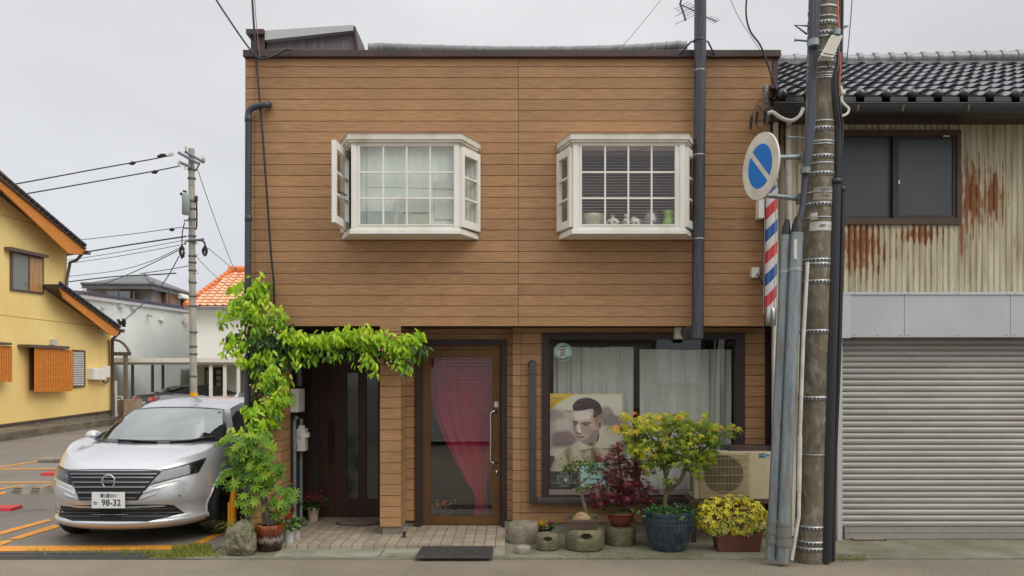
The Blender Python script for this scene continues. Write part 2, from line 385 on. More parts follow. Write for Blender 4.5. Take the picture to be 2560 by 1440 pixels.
M = {}
M['clad'] = cladding_mat()
M['cap'] = mat('brown_metal_trim', srgb(84, 68, 66), .45, .2, c2=srgb(70, 56, 54), scale=3)
M['dark_trim'] = mat('dark_brown_trim', srgb(58, 44, 44), .45, 0, c2=srgb(48, 36, 36), scale=4)
M['black'] = mat('dark_interior', (.012, .012, .012), .8)
M['room'] = mat('dim_room', (.05, .048, .045), .9)
M['soffit'] = mat('soffit_board', srgb(70, 55, 45), .8)
M['cream'] = mat('cream_aluminium', srgb(236, 234, 226), .42, 0, c2=srgb(222, 218, 205), scale=5, lo=.45, hi=.75, stretch=(1, 1, .4))
M['cream_dirty'] = mat('weathered_cream_panel', srgb(222, 217, 204), .5, 0, c2=srgb(184, 175, 154), scale=5, lo=.45, hi=.8)
M['glass'] = glass('window_glass', (.98, .99, .985), .8)
M['dglass'] = glass('dark_door_glass', (.84, .85, .86), 1.7)
M['sglass'] = glass('shop_glass', (.94, .95, .95), .85, base=.0)
M['bronze'] = mat('bronze_aluminium', srgb(122, 90, 58), .38, .55, c2=srgb(108, 78, 50), scale=3)
M['brown_door'] = mat('dark_brown_door', srgb(74, 46, 40), .45, 0, c2=srgb(62, 38, 33), scale=3, stretch=(6, 1, .5))
M['steel'] = mat('polished_steel', (.62, .62, .62), .22, 1)
M['chrome'] = mat('brushed_chrome', (.6, .6, .6), .3, 1, c2=(.42, .42, .42), scale=8, stretch=(3, 3, .3))
M['galv'] = mat('galvanised_steel', srgb(150, 160, 164), .42, .45, c2=srgb(122, 133, 138), scale=5, stretch=(3, 3, .5), c3=srgb(128, 92, 50), s3=9, f3=.5, rvar=.12)
M['galv_plain'] = mat('galvanised_band', srgb(176, 178, 178), .4, .55, c2=srgb(140, 142, 142), scale=30, rvar=.1)
M['slot'] = mat('band_slot', (.03, .03, .03), .7)
M['pipe'] = mat('dark_plastic_pipe', srgb(66, 68, 78), .4, 0, c2=srgb(52, 54, 64), scale=6, stretch=(2, 2, .4))
M['brownpipe'] = mat('brown_plastic_pipe', srgb(78, 70, 68), .45, 0, c2=srgb(64, 58, 57), scale=5)
M['flue'] = mat('weathered_flue_pipe', srgb(78, 78, 84), .4, .1, c2=srgb(54, 57, 66), scale=4, stretch=(5, 5, .35), c3=srgb(112, 108, 104), s3=14, f3=.4, rvar=.12)
M['blackplastic'] = mat('black_cable_sheath', (.018, .019, .022), .42)
M['cable'] = mat('grey_cable_sheath', srgb(66, 70, 82), .5)
M['white_plastic'] = mat('white_plastic', srgb(214, 212, 206), .45, 0, c2=srgb(186, 182, 172), scale=8)
M['poleconc'] = mat('weathered_concrete_pole', srgb(120, 111, 93), .85, 0, c2=srgb(86, 78, 63), scale=4, stretch=(1.6, 1.6, .8), c3=srgb(164, 156, 140), s3=11, f3=.6, bump=.5, bscale=60, bdist=.004)
M['conc'] = mat('pavement_concrete', srgb(140, 136, 120), .9, 0, c2=srgb(110, 108, 90), scale=2.2, c3=srgb(106, 110, 74), s3=3, f3=.5, bump=.4, bscale=120, bdist=.003)
M['concbase'] = mat('concrete_footing', srgb(150, 142, 128), .9, 0, c2=srgb(116, 108, 94), scale=4, bump=.3, bscale=60)
M['asphalt'] = mat('road_asphalt', srgb(132, 122, 107), .92, 0, c2=srgb(112, 103, 89), scale=.9, c3=srgb(186, 174, 154), s3=85, f3=.8, bump=.9, bscale=90, bdist=.006)
M['asphalt2'] = mat('parking_asphalt', srgb(124, 117, 107), .92, 0, c2=srgb(106, 99, 90), scale=.5, c3=srgb(164, 156, 144), s3=60, f3=.7, bump=.6, bscale=140, bdist=.006)
M['ground'] = mat('far_ground', srgb(120, 116, 108), .95, 0, c2=srgb(104, 100, 92), scale=.3)
M['orange'] = mat('orange_road_paint', srgb(226, 150, 40), .7, 0, c2=srgb(206, 136, 36), scale=8, c3=srgb(130, 110, 80), s3=18, f3=.6)
M['shutter'] = mat('grey_roller_shutter', srgb(164, 160, 155), .45, .25, c2=srgb(148, 144, 139), scale=1.5, stretch=(.5, 1, 3), c3=srgb(132, 120, 104), s3=5, f3=.3, bump=.25, bscale=1.6, bstretch=(1, 1, 1), bdist=.03)
M['fascia'] = mat('pale_grey_panel', srgb(192, 194, 196), .4, .1, c2=srgb(178, 180, 182), scale=1.2)
M['alum'] = mat('pale_aluminium', srgb(196, 196, 198), .4, .3)
M['rooftile'] = mat('glazed_dark_tile', (.042, .045, .054), .22, 0, c2=(.024, .026, .032), scale=3, rvar=.06, spec=.85)
M['ridge'] = mat('glazed_ridge_tile', srgb(104, 108, 110), .25, 0, c2=srgb(136, 138, 138), scale=7, spec=.7)
M['yellow_wall'] = mat('yellow_render', srgb(248, 220, 146), .85, 0, c2=srgb(240, 206, 130), scale=.7, stretch=(1, 1, .6), bump=.15, bscale=40)
M['orange_wood'] = mat('orange_stained_timber', srgb(220, 140, 50), .5, 0, c2=srgb(200, 120, 42), scale=6, stretch=(1, 1, 3))
M['brown_sash'] = mat('brown_window_sash', srgb(98, 82, 72), .45, .2)
M['white_wall'] = mat('white_sheet_wall', srgb(214, 218, 214), .6, 0, c2=srgb(200, 205, 202), scale=.5)
M['white_plaster'] = mat('white_render', srgb(226, 225, 218), .8, 0, c2=srgb(214, 213, 206), scale=.5)
M['grey_house'] = mat('taupe_render', srgb(158, 146, 138), .8, 0, c2=srgb(142, 130, 122), scale=.6, bump=.2, bscale=15)
M['slate'] = mat('grey_slate_roof', srgb(112, 116, 116), .7, 0, c2=srgb(96, 99, 98), scale=1.2, stretch=(1, 1, 5))
M['otile'] = mat('orange_clay_tile', srgb(230, 156, 108), .55, 0, c2=srgb(240, 196, 160), scale=2.5, c3=srgb(190, 96, 44), s3=5, f3=.6)
M['blackwood'] = mat('black_door_paint', (.02, .022, .025), .4)
M['farglass'] = mat('far_window_glass', (.05, .058, .062), .08, 0, spec=.8)
M['frost'] = mat('frosted_window_glass', (.035, .042, .05), .32, 0, c2=(.05, .055, .06), scale=2, spec=.7, bump=.3, bscale=90, bdist=.002)
M['soil'] = mat('potting_soil', (.03, .022, .015), .95, 0, c2=(.05, .036, .025), scale=30, bump=1, bscale=60)
M['terracotta'] = mat('terracotta', srgb(140, 74, 50), .7, 0, c2=srgb(112, 58, 40), scale=7)
M['bark'] = mat('bark', srgb(118, 98, 74), .85, 0, c2=srgb(84, 68, 50), scale=18, stretch=(3, 3, .6), bump=.8, bscale=40)
M['bark_grey'] = mat('grey_bark', srgb(120, 108, 96), .85, 0, c2=srgb(86, 76, 66), scale=20, stretch=(3, 3, .6), bump=.8, bscale=40)
M['stone'] = mat('grey_granite', srgb(158, 148, 130), .9, 0, c2=srgb(122, 113, 97), scale=9, c3=srgb(112, 112, 74), s3=6, f3=.5, bump=1, bscale=42, bdist=.014)
M['mossstone'] = mat('mossy_stone', srgb(128, 122, 96), .92, 0, c2=srgb(96, 90, 70), scale=11, c3=srgb(98, 108, 56), s3=6, f3=.75, bump=1, bscale=38, bdist=.016)
M['rock'] = mat('mottled_green_rock', srgb(128, 124, 100), .85, 0, c2=srgb(84, 84, 62), scale=11, c3=srgb(160, 142, 112), s3=16, f3=.8, bump=1, bscale=35, bdist=.012)
M['paint'] = mat('silver_car_paint', srgb(200, 201, 205), .26, .36, coat=1)
M['cargrey'] = mat('grey_car_trim', srgb(112, 112, 118), .35, .5)
M['carblack'] = mat('gloss_black_trim', (.012, .012, .014), .25, 0, coat=.5)
M['rubber'] = mat('tyre_rubber', (.018, .018, .018), .8)
M['windscreen'] = glass('windscreen_glass', (.6, .66, .64), 1.7, base=.21, gtint=(.92, .97, .96))
M['carglass'] = glass('dark_car_glass', (.16, .17, .18), 1.6, base=.02)
M['lampglass'] = glass('lamp_glass', (.6, .6, .63), 1.3, base=.02)
M['red'] = mat('red_plastic', srgb(205, 40, 55), .4, c2=srgb(180, 34, 48), scale=6)
M['white'] = mat('white_paint', srgb(228, 226, 220), .5, c2=srgb(212, 208, 200), scale=6)
M['plate'] = mat('number_plate_white', srgb(226, 226, 222), .45)
M['plateink'] = mat('plate_green_ink', srgb(30, 52, 74), .5)
M['ink'] = mat('black_ink', (.02, .02, .02), .6)
M['rubbermat'] = mat('black_rubber_mat', srgb(72, 68, 66), .8, c2=srgb(58, 55, 54), scale=12)
M['tile'] = None
# ================================================================= GROUND
def sheet(name, x0, x1, y0, y1, z, m, nx=1, ny=1):
    mb = MB(); mb.grid([[(lerp(x0, x1, i / nx), lerp(y0, y1, j / ny), z) for i in range(nx + 1)] for j in range(ny + 1)], False)
    return kind(mb.build(name, m), 'structure')
sheet('ground', -400, 400, -300, 600, -.05, M['ground'])
sheet('road', -60, 60, -2.4, 7.27, 0, M['asphalt'])
sheet('parking_lot', -60, X(560, 7.9), 7.44, 60, .003, M['asphalt2'])
# concrete gutter between road and parking lot
sheet('gutter', -60, X(548, 7.4), 7.272, 7.46, .008, M['concbase'])
# pavement strip in front of the shops
mb = MB(); mb.box(X(530, 7.5), 14, 7.275, 8.6, -.05, .012); kind(mb.build('pavement', M['conc']), 'structure')
tm = bpy.data.materials.new('square_floor_tiles'); tm.use_nodes = True; t_ = tm.node_tree; b_ = t_.nodes['Principled BSDF']
co_ = nn(t_, 'ShaderNodeTexCoord'); bk = nn(t_, 'ShaderNodeTexBrick'); bk.offset = 0; bk.inputs['Scale'].default_value = 1; bk.inputs['Brick Width'].default_value = .106; bk.inputs['Row Height'].default_value = .106
bk.inputs['Mortar Size'].default_value = .004; bk.inputs['Color1'].default_value = (*srgb(186, 172, 152), 1); bk.inputs['Color2'].default_value = (*srgb(164, 150, 132), 1); bk.inputs['Mortar'].default_value = (*srgb(84, 76, 66), 1)
t_.links.new(co_.outputs['Object'], bk.inputs['Vector'])
nz = nn(t_, 'ShaderNodeTexNoise'); nz.inputs['Scale'].default_value = 3; nz.inputs['Detail'].default_value = 5; t_.links.new(co_.outputs['Object'], nz.inputs['Vector'])
mr = nn(t_, 'ShaderNodeMapRange'); mr.inputs[1].default_value = .4; mr.inputs[2].default_value = .75; mr.inputs[4].default_value = .55; t_.links.new(nz.outputs[0], mr.inputs[0])
mm = nn(t_, 'ShaderNodeMix', data_type='RGBA'); mm.inputs[7].default_value = (*srgb(126, 118, 98), 1); t_.links.new(mr.outputs[0], mm.inputs[0]); t_.links.new(bk.outputs[0], mm.inputs[6]); t_.links.new(mm.outputs[2], b_.inputs['Base Color']); b_.inputs['Roughness'].default_value = .55
M['tile'] = tm
mb = MB(); mb.slab([(X(560, 7.72), 7.66), (X(1262, 7.66), 7.66), (X(1262, 7.66), 9.3), (X(600, 8.1), 9.3), (X(600, 8.1), 8.0), (X(575, 7.9), 8.0)], -.02, .052)
kind(mb.build('tiled_path', tm), 'structure')
mb = MB(); mb.box(X(690, 7.4), X(950, 7.4), 7.30, 7.62, .0, .022); mb.box(X(955, 7.4), X(1262, 7.4), 7.30, 7.62, .0, .026)
kind(mb.build('path_slabs', mat('pale_slab', srgb(160, 158, 142), .9, 0, c2=srgb(130, 130, 112), scale=3, c3=srgb(104, 108, 70), s3=5, f3=.5, bump=.4, bscale=90)), 'structure')
# painted parking lines
def line_poly(pxs, z=.009):
    mb = MB(); mb.add([G(px, py, z) for px, py in pxs], [tuple(range(len(pxs)))], False); return kind(mb.build('parking_line', M['orange']), 'structure')
for q in [[(-60, 1379), (-60, 1365), (470, 1363), (470, 1374)], [(470, 1363), (562, 1322), (570, 1328), (478, 1374)],
          [(0, 1337), (0, 1329), (122, 1297), (130, 1301)], [(21, 1347), (44, 1348), (150, 1317), (136, 1311)], [(0, 1364), (0, 1353), (31, 1349), (31, 1353)],
          [(0, 1169), (0, 1166.5), (92, 1152), (92, 1154)], [(0, 1174), (0, 1171.5), (140, 1170.5), (140, 1173)], [(0, 1207.5), (0, 1204.5), (130, 1204), (130, 1206.5)],
          [(0, 1224), (0, 1221), (62, 1210.5), (62, 1213)], [(-20, 1241), (-20, 1236), (14, 1228.5), (14, 1233.5)], [(78, 1219), (94, 1213), (130, 1210.5), (126, 1213)]]:
    line_poly(q[::-1])

# ================================================================= THE BARBER SHOP BUILDING
DU, DR, DL, DE, DG = 8.15, 8.60, 8.45, 9.20, 8.68        # upper front, recess wall, shop front, entry door, glass door
ZS = Z(815, DU)                                          # soffit
P = .1113
shop = thing('shop_building', 'brown wood-clad two-storey barber shop with two white bay windows', 'building', (X(1280, DU), DU, 0))
def rect_minus(rects, h):
    o = []
    for x0, x1, z0, z1 in rects:
        a, b, c, d = h
        if b <= x0 or a >= x1 or d <= z0 or c >= z1: o.append((x0, x1, z0, z1)); continue
        if a > x0: o.append((x0, a, z0, z1))
        if b < x1: o.append((b, x1, z0, z1))
        xx0, xx1 = max(x0, a), min(x1, b)
        if c > z0: o.append((xx0, xx1, z0, c))
        if d < z1: o.append((xx0, xx1, d, z1))
    return o
def planks(mb, xl, xr, z0, z1, y, zg, pitch=P, joints=(), holes=(), th=.018, gap=.006):
    """horizontal boards in the plane y; xl, xr may depend on z; zg is the height of any one groove"""
    k = math.floor((z0 - zg) / pitch)
    while zg + k * pitch < z1 - .004:
        a, b = max(z0, zg + k * pitch + gap / 2), min(z1, zg + (k + 1) * pitch - gap / 2); k += 1
        if b - a < .004: continue
        l = xl(a) if callable(xl) else xl; r = xr(a) if callable(xr) else xr
        cuts = [l] + [j for j in joints if l < j < r] + [r]
        for c0, c1 in zip(cuts, cuts[1:]):
            rects = [(c0 + (.002 if c0 != l else 0), c1 - (.002 if c1 != r else 0), a, b)]
            for h in holes: rects = rect_minus(rects, h)
            mb.cur_r = R.random()
            for x0, x1, q0, q1 in rects: mb.box(x0, x1, y, y + th, q0, q1)
def planks_side(mb, x, y0, y1, z0, z1, zg, sgn=1, pitch=P, th=.018, gap=.006):
    k = math.floor((z0 - zg) / pitch)
    while zg + k * pitch < z1 - .004:
        a, b = max(z0, zg + k * pitch + gap / 2), min(z1, zg + (k + 1) * pitch - gap / 2); k += 1
        mb.cur_r = R.random(); mb.box(x - th * sgn, x, y0, y1, a, b)
XL, ZT = X(613, DU), Z(147, DU)
XRt, XRb = X(1931, DU), X(1911, DU)
xr_up = lambda z: lerp(XRb, XRt, (z - ZS) / (ZT - ZS))
zg_up = Z(166.7, DU)
h1 = (X(868, DU), X(1184, DU), Z(584, DU), Z(352, DU)); h2 = (X(1407, DU), X(1724, DU), Z(584, DU), Z(352, DU))
mb = MB(); planks(mb, XL, xr_up, ZS, ZT, DU, zg_up, joints=(X(637, DU), X(1296, DU)), holes=(h1, h2)); mb.build('upper_cladding', M['clad'], shop)
mb = MB()
for x0, x1, z0, z1 in rect_minus(rect_minus([(XL + .004, XRb - .003, ZS + .004, ZT)], h1), h2): mb.box(x0, x1, DU + .0125, DU + .12, z0, z1)
mb.build('upper_wall', M['dark_trim'], shop)
# shell of the building (side walls, back, roof, floor)
mb = MB(); BX0, BX1, BY = X(613, DU) + .004, X(1928, DU), 13.6
mb.box(BX0, BX0 + .1, DU + .13, BY, 0, 4.9); mb.box(BX1 - .1, BX1, DU + .13, BY, ZS + .02, 4.9); mb.box(X(1926, DL), X(1928, DU), DL + .02, BY, 0, ZS + .019); mb.box(BX0 + .1, BX1 - .1, BY - .1, BY, 0, 4.9)
mb.box(BX0 + .1, BX1 - .1, DU + .13, BY - .1, 4.78, 4.88)
mb.build('shell_walls', M['room'], shop)
mb = MB(); mb.box(XL + .01, XRb - .02, DU + .02, 9.32, ZS + .004, ZS + .018); mb.build('soffit', M['soffit'], shop)
mb = MB(); mb.box(XL + .12, XRb - .12, 9.33, BY - .12, ZS - .02, ZS + .1); mb.box(XL + .12, XRb - .12, DU + .14, 9.33, ZS + .03, ZS + .1); mb.build('upper_floor', M['room'], shop)
mb = MB(); mb.box(X(611, DU), X(1949, DU), DU - .05, DU + .35, Z(146, DU), Z(129, DU)); mb.build('parapet_cap', M['cap'], shop, bevel=.006)
mb = MB(); A = [(X(1931, DU), ZT), (X(1945, DU), ZT), (X(1926, DU), ZS), (X(1911.5, DU), ZS)]; mb.prism(A, DU - .012, DU + .2); mb.build('corner_trim', M['cap'], shop)
# ---- lower storey
zl = Z(859, DL); PL = .1122
mb = MB()
ZB1 = Z(1312, DU)
planks(mb, XL, X(702, DU), .1, ZS, DU, zl, PL, joints=(X(679, DU),)); planks_side(mb, X(702, DU), DU + .02, 8.5, .1, ZS, zl, 1, PL)
mb.build('entrance_pier_cladding', M['clad'], shop); mb = MB(); planks(mb, X(950, DU), X(1002, DU) , Z(1316, DU), ZS, DU, zl, PL); planks_side(mb, X(1002, DU), DU + .02, DR, Z(1316, DU), ZS, zl, 1, PL)
planks_side(mb, X(950, DU), DU + .02, DE - .1, Z(1316, DU), ZS, zl, -1, PL)
mb.build('entrance_pier_cladding', M['clad'], shop)
pass
mb = MB(); mb.box(XL + .02, X(702, DU) - .02, DU + .013, 8.5, .03, ZS); mb.box(X(950, DU) + .014, X(1002, DU) - .014, DU + .013, DE - .02, Z(1316, DU), ZS); mb.build('pier_core', M['dark_trim'], shop)
mb = MB(); mb.box(X(955, DU), X(998, DU), DU + .03, DE - .15, .03, Z(1316, DU) - .002); mb.box(X(1010, DR), X(1052, DR), DR + .03, DR + .2, .03, Z(1304, DR)); mb.box(X(1262, DR), X(1290, DR), DL + .03, DR + .2, .02, Z(1302, DR)); mb.box(X(1290, DL), X(1925, DL), DL + .02, DL + .2, 0, Z(1306, DL)); mb.build('concrete_footing', M['concbase'], shop)
mb = MB()
planks(mb, X(1000, DR), X(1037, DR), Z(1302, DR), ZS, DR, zl, PL); planks(mb, X(1037, DR), X(1282, DR), Z(849, DR), ZS, DR, zl, PL); planks(mb, X(1267, DR), X(1284, DR), Z(1300, DR), Z(849, DR), DR, zl, PL)
hw = (X(1357, DL), X(1858, DL), Z(1248, DL), Z(834, DL))
planks(mb, X(1282, DL), X(1912, DL), Z(1306, DL), ZS, DL, zl, PL, joints=(X(1303, DL),), holes=(hw,)); planks_side(mb, X(1282, DL), DL + .02, DR, Z(1306, DL), ZS, zl, -1, PL)
mb.build('shop_front_cladding', M['clad'], shop)
mb = MB()
for r_ in rect_minus([(X(1284, DL), X(1912, DL), Z(1306, DL), ZS)], hw): mb.box(r_[0], r_[1], DL + .0125, DL + .1, r_[2], r_[3])
mb.box(X(1004, DR), X(1036, DR), DR + .0125, DR + .12, .1, ZS); mb.box(X(1040, DR), X(1280, DR), DR + .0125, DR + .06, Z(848, DR), ZS)
mb.box(X(1268, DR), X(1283, DR), DR + .0125, DR + .12, .1, Z(849, DR))
mb.build('shop_front_wall', M['dark_trim'], shop)
mb = MB(); mb.box(X(1912, DL), X(1925, DL), DL - .012, DL + .1, Z(1116, DL), ZS); mb.build('lower_corner_trim', M['dark_trim'], shop)
# inner room behind the shop window and glass door
mb = MB(); mb.box(X(1000, 9.3), X(1925, 8.6), 11.2, 11.3, 0, ZS); mb.box(X(1002, DU) + .03, X(1002, DU) + .08, DG + .2, 11.2, 0, ZS); mb.box(X(1912, DL), X(1924, DL), DL + .1, 11.2, 0, ZS); mb.box(X(1002, DU) + .08, X(1912, DL), DR + .08, 11.2, .0, .055); mb.build('shop_room', M['room'], shop)
# ---- entrance alcove and wooden front door
mb = MB(); mb.box(X(702, DU) - .12, X(702, DU) - .002, 8.5, DE, .03, ZS); mb.box(X(702, DU) - .12, X(1000, DE), DE + .07, DE + .17, .03, ZS); mb.build('alcove_wall', mat('alcove_panel', srgb(64, 46, 38), .7, c2=srgb(52, 38, 32), scale=4), shop)
mb = MB(); Zt, Zb = Z(895, DE), .055
for a, b in ((768, 776), (796, 804), (948, 956)): mb.box(X(a, DE), X(b, DE), DE, DE + .07, Zb, Zt)
mb.box(X(768, DE), X(956, DE), DE + .001, DE + .068, Zt, Zt + .05); mb.box(X(768, DE), X(956, DE), DE + .002, DE + .06, Zt + .05, ZS); mb.box(X(777, DE), X(781, DE), DE - .004, DE + .02, Zb, Zt); fd = mb.build('entrance_door_frame', M['brown_door'], shop)
mb = MB(); mb.box(X(776, DE), X(796, DE), DE + .03, DE + .04, Zb, Zt); mb.build('side_light', M['frost'], fd)
mb = MB(); hz0, hz1 = Z(1248, DE), Z(932, DE)
rc = [(X(804, DE), X(948, DE), .062, Zt)]
for a, b in ((866, 895), (915, 944)): rc = rect_minus(rc, (X(a, DE), X(b, DE), hz0, hz1))
for r_ in rc: mb.box(r_[0], r_[1], DE + .012, DE + .055, r_[2], r_[3])
for a, b in ((866, 895), (915, 944)):
    for l, r2 in ((a - 3, a), (b, b + 3)): mb.box(X(l, DE), X(r2, DE), DE + .004, DE + .016, hz0 - .014, hz1 + .014)
    mb.box(X(a, DE), X(b, DE), DE + .004, DE + .016, hz1, hz1 + .014); mb.box(X(a, DE), X(b, DE), DE + .004, DE + .016, hz0 - .014, hz0)
for a in (821, 836, 856): mb.box(X(a, DE), X(a + 1.5, DE), DE + .008, DE + .013, .08, Zt - .03)
door = mb.build('entrance_door', M['brown_door'], shop)
for a, b in ((866, 895), (915, 944)):
    mb = MB(); mb.box(X(a, DE), X(b, DE), DE + .03, DE + .036, hz0, hz1); mb.build('glass_strip', M['farglass'], door)
mb = MB(); xh = X(830, DE); mb.tube([(xh, DE - .05, Z(1045, DE)), (xh, DE - .05, Z(1153, DE))], .016, 10); mb.tube([(xh, DE - .05, Z(1056, DE)), (xh, DE + .012, Z(1056, DE))], .008); mb.tube([(xh, DE - .05, Z(1142, DE)), (xh, DE + .012, Z(1142, DE))], .008); mb.build('handle', M['blackplastic'], door)
for py in (1032, 1167):
    mb = MB(); mb.lathe([(.022, 0), (.022, -.012), (.012, -.016), (.001, -.016)], (X(833, DE), DE + .012, Z(py, DE)), 16, axis='y'); mb.build('door_lock', M['bronze'], door)
# ---- glass shop door
mb = MB(); mb.box(X(1037, DR), X(1054, DR), DR - .012, DR + .12, .06, Z(849, DR)); mb.box(X(1253, DR), X(1267, DR), DR - .012, DR + .12, .06, Z(849, DR)); mb.box(X(1054, DR), X(1253, DR), DR - .010, DR + .12, Z(862, DR), Z(849, DR)); gf = mb.build('glass_door_frame', M['dark_trim'], shop)
mb = MB(); d = DG
mb.box(X(1053, d), X(1251, d), d - .006, d + .05, Z(873, d), Z(861, d)); mb.box(X(1053, d), X(1074, d), d, d + .045, .06, Z(874, d)); mb.box(X(1233, d), X(1251, d), d, d + .045, .06, Z(874, d)); mb.box(X(1074, d), X(1233, d), d + .001, d + .044, Z(895, d), Z(874, d)); mb.box(X(1074, d), X(1233, d), d + .001, d + .044, .06, Z(1290, d))
for a, b in ((1074, 1076.5), (1230.5, 1233)): mb.box(X(a, d), X(b, d), d - .004, d + .03, Z(1290, d), Z(895, d))
gd = mb.build('glass_door', M['bronze'], shop)
mb = MB(); mb.box(X(1074, d), X(1233, d), d + .02, d + .025, Z(1290, d), Z(895, d)); mb.build('door_pane', M['dglass'], gd)
mb = MB(); xh, xg = X(1227, d), X(1241, d); mb.tube(spline([(xg, d, Z(1027, d)), (xg - .02, d - .04, Z(1027, d)), (xh, d - .05, Z(1034, d)), (xh, d - .05, Z(1060, d)), (xh, d - .05, Z(1120, d)), (xh, d - .05, Z(1150, d)), (xg - .02, d - .04, Z(1157, d)), (xg, d, Z(1157, d))], 5), .0125, 10); mb.build('pull_handle', M['steel'], gd)
mb = MB(); mb.lathe([(.02, 0), (.02, -.01), (.001, -.012)], (X(1242, d), d, Z(1180, d)), 16, axis='y'); mb.build('door_lock', M['steel'], gd)
mb = MB(); mb.pxbox(1236, 1246, 1004, 1018, d - .002, d); st = mb.build('sticker', M['white'], gd)
for py in (905, 1030, 1280):
    mb = MB(); mb.pxbox(1051, 1055, py - 14, py + 14, d - .02, d); mb.build('hinge', M['galv_plain'], gd)
# ---- display window
d = DL
mb = MB(); mb.box(X(1355, d), X(1372, d), d - .025, d + .07, Z(1249, d), Z(833, d)); mb.box(X(1838, d), X(1861, d), d - .025, d + .07, Z(1249, d), Z(833, d)); mb.box(X(1372, d), X(1838, d), d - .024, d + .07, Z(848, d), Z(833, d)); mb.box(X(1372, d), X(1838, d), d - .022, d + .07, Z(1249, d), Z(1236, d))
dw = mb.build('display_window', M['dark_trim'], shop, bevel=.004)
mb = MB(); mb.hexa([(X(1372, d), d - .018, Z(1236, d)), (X(1838, d), d - .018, Z(1236, d)), (X(1838, d), d + .06, Z(1236, d)), (X(1372, d), d + .06, Z(1236, d)), (X(1372, d), d + .02, Z(1224, d)), (X(1838, d), d + .02, Z(1224, d)), (X(1838, d), d + .06, Z(1224, d)), (X(1372, d), d + .06, Z(1224, d))]); mb.build('sill', mat('dull_sill', srgb(92, 80, 74), .5, .2), dw)
mb = MB(); mb.box(X(1371, d), X(1839, d), d + .03, d + .036, Z(1226, d), Z(847, d)); mb.build('pane', M['sglass'], dw)
# window sticker: pale round emblem with a striped pole device
ds = d + .022
mb = MB(); c = W(1407, 880, ds); mb.lathe([(.098, .001), (.098, -.001), (.001, -.0012)], (c.x, ds, c.z), 40, axis='y'); stk = mb.build('round_sticker', mat('pale_mint_vinyl', srgb(196, 226, 214), .5), dw)
def flatpoly(mb, pts, y, th=.0006): mb.prism([(p[0], p[1]) for p in pts], y - th, y)
def pxpoly(mb, pts, dd, th=.0006): flatpoly(mb, [(X(a, dd), Z(b, dd)) for a, b in pts], dd, th)
for i, (cc, yy) in enumerate(((srgb(60, 90, 150), 866), (srgb(200, 60, 60), 874), (srgb(90, 140, 190), 880), (srgb(200, 60, 60), 886))):
    mb = MB(); pxpoly(mb, [(1401, yy), (1413, yy - 3), (1413, yy + 1), (1401, yy + 4)], ds - .002); mb.build('sticker_stripe', mat('vinyl_stripe', cc, .5), dw)
mb = MB()
for q in ([(1396, 866), (1397, 872), (1403, 876)], [(1413, 862), (1419, 866), (1412, 868)], [(1402, 889), (1399, 896), (1405, 899)], [(1412, 890), (1419, 892), (1416, 897), (1410, 895)]):
    mb.tube([W(a, b, ds - .002) for a, b in q], .003, 5)
for k in range(9):
    q = math.radians(215 + 110 * k / 8); mb.lathe([(.008, .0), (.001, -.0015)], (c.x + .084 * math.cos(q), ds - .002, c.z + .084 * math.sin(q)), 8, axis='y')
mb.split_build('sticker_mark', M['ink'], dw)
# ---- flue pipe with vent box under the soffit
mb = MB(); dp = 8.0
pts = [W(1751, -60, dp), W(1750, 200, dp), W(1747, 500, dp), W(1744, 800, dp), W(1744, 846, dp)]
mb.tube(pts, [.060, .060, .060, .060, .060], 18); fl = mb.build('flue_pipe', M['flue'], shop)
for py in (178, 389, 598):
    mb = MB(); cx = lerp(1751, 1744, (py + 60) / 906); mb.lathe([(.0605, -.008), (.0635, -.006), (.0635, .006), (.0605, .008)], W(cx, py, dp), 18, cap=False); mb.build('pipe_joint', M['galv_plain'], fl)
mb = MB(); mb.lathe([(.061, -.012), (.064, -.01), (.064, .01), (.061, .012)], W(1749, 102, dp), 18, cap=False); mb.tube([W(1735, 103, dp), W(1728, 104, dp + .02), W(1696, 138, DU - .055)], .009, 6); mb.tube([W(1764, 103, dp), W(1770, 104, dp + .02), W(1787, 138, DU - .055)], .009, 6); mb.pxbox(1680, 1698, 136, 141, DU - .062, DU - .05); mb.pxbox(1784, 1800, 136, 141, DU - .062, DU - .05); mb.build('pipe_brace', M['pipe'], fl)
mb = MB(); mb.pxbox(1690, 1726, 818, 846, 8.30, 8.43); mb.build('vent_box', M['cream'], shop, bevel=.004)
mb = MB(); mb.lathe([(.07, 0), (.075, .02), (.075, .1)], (X(1722, 8.2), 8.14, Z(832, 8.2)), 18, axis='y'); mb.tube(spline([(X(1722, 8.2), 8.2, Z(832, 8.2)), (X(1732, 8.1), 8.1, Z(833, 8.1)), (X(1742, 8.02), 8.02, Z(836, 8.02))], 4), .05, 12); mb.build('flue_elbow', M['brownpipe'], shop)
# ---- rain pipes
mb = MB(); dp = 8.06
mb.tube(spline([W(672, 262, DU), W(668, 262, dp), W(640, 266, dp), W(627, 272, dp), W(621, 284, dp), W(621, 320, dp), W(620, 600, dp), W(619, 900, dp), W(618, 1330, dp)], 5), .033, 12); dpipe = mb.build('downpipe', M['pipe'], shop)
for py in (298, 546): 
    mb = MB(); mb.lathe([(.0335, -.03), (.037, -.028), (.037, .028), (.0335, .03)], W(621, py, dp), 14, cap=False); mb.build('pipe_collar', M['pipe'], dpipe)
mb = MB(); dp = 8.36
mb.lathe([(.04, .0), (.044, -.03), (.04, -.06), (.02, -.075), (.001, -.078)], (X(1331, dp), DL - .002, Z(910, dp)), 16, axis='y')
def flatpipe(mb, a, b, w, dpt, y): mb.box(min(a[0], b[0]) - (w if a[0] == b[0] else 0), max(a[0], b[0]) + (w if a[0] == b[0] else 0), y - dpt, y, min(a[1], b[1]) - (w if a[1] == b[1] else 0), max(a[1], b[1]) + (w if a[1] == b[1] else 0))
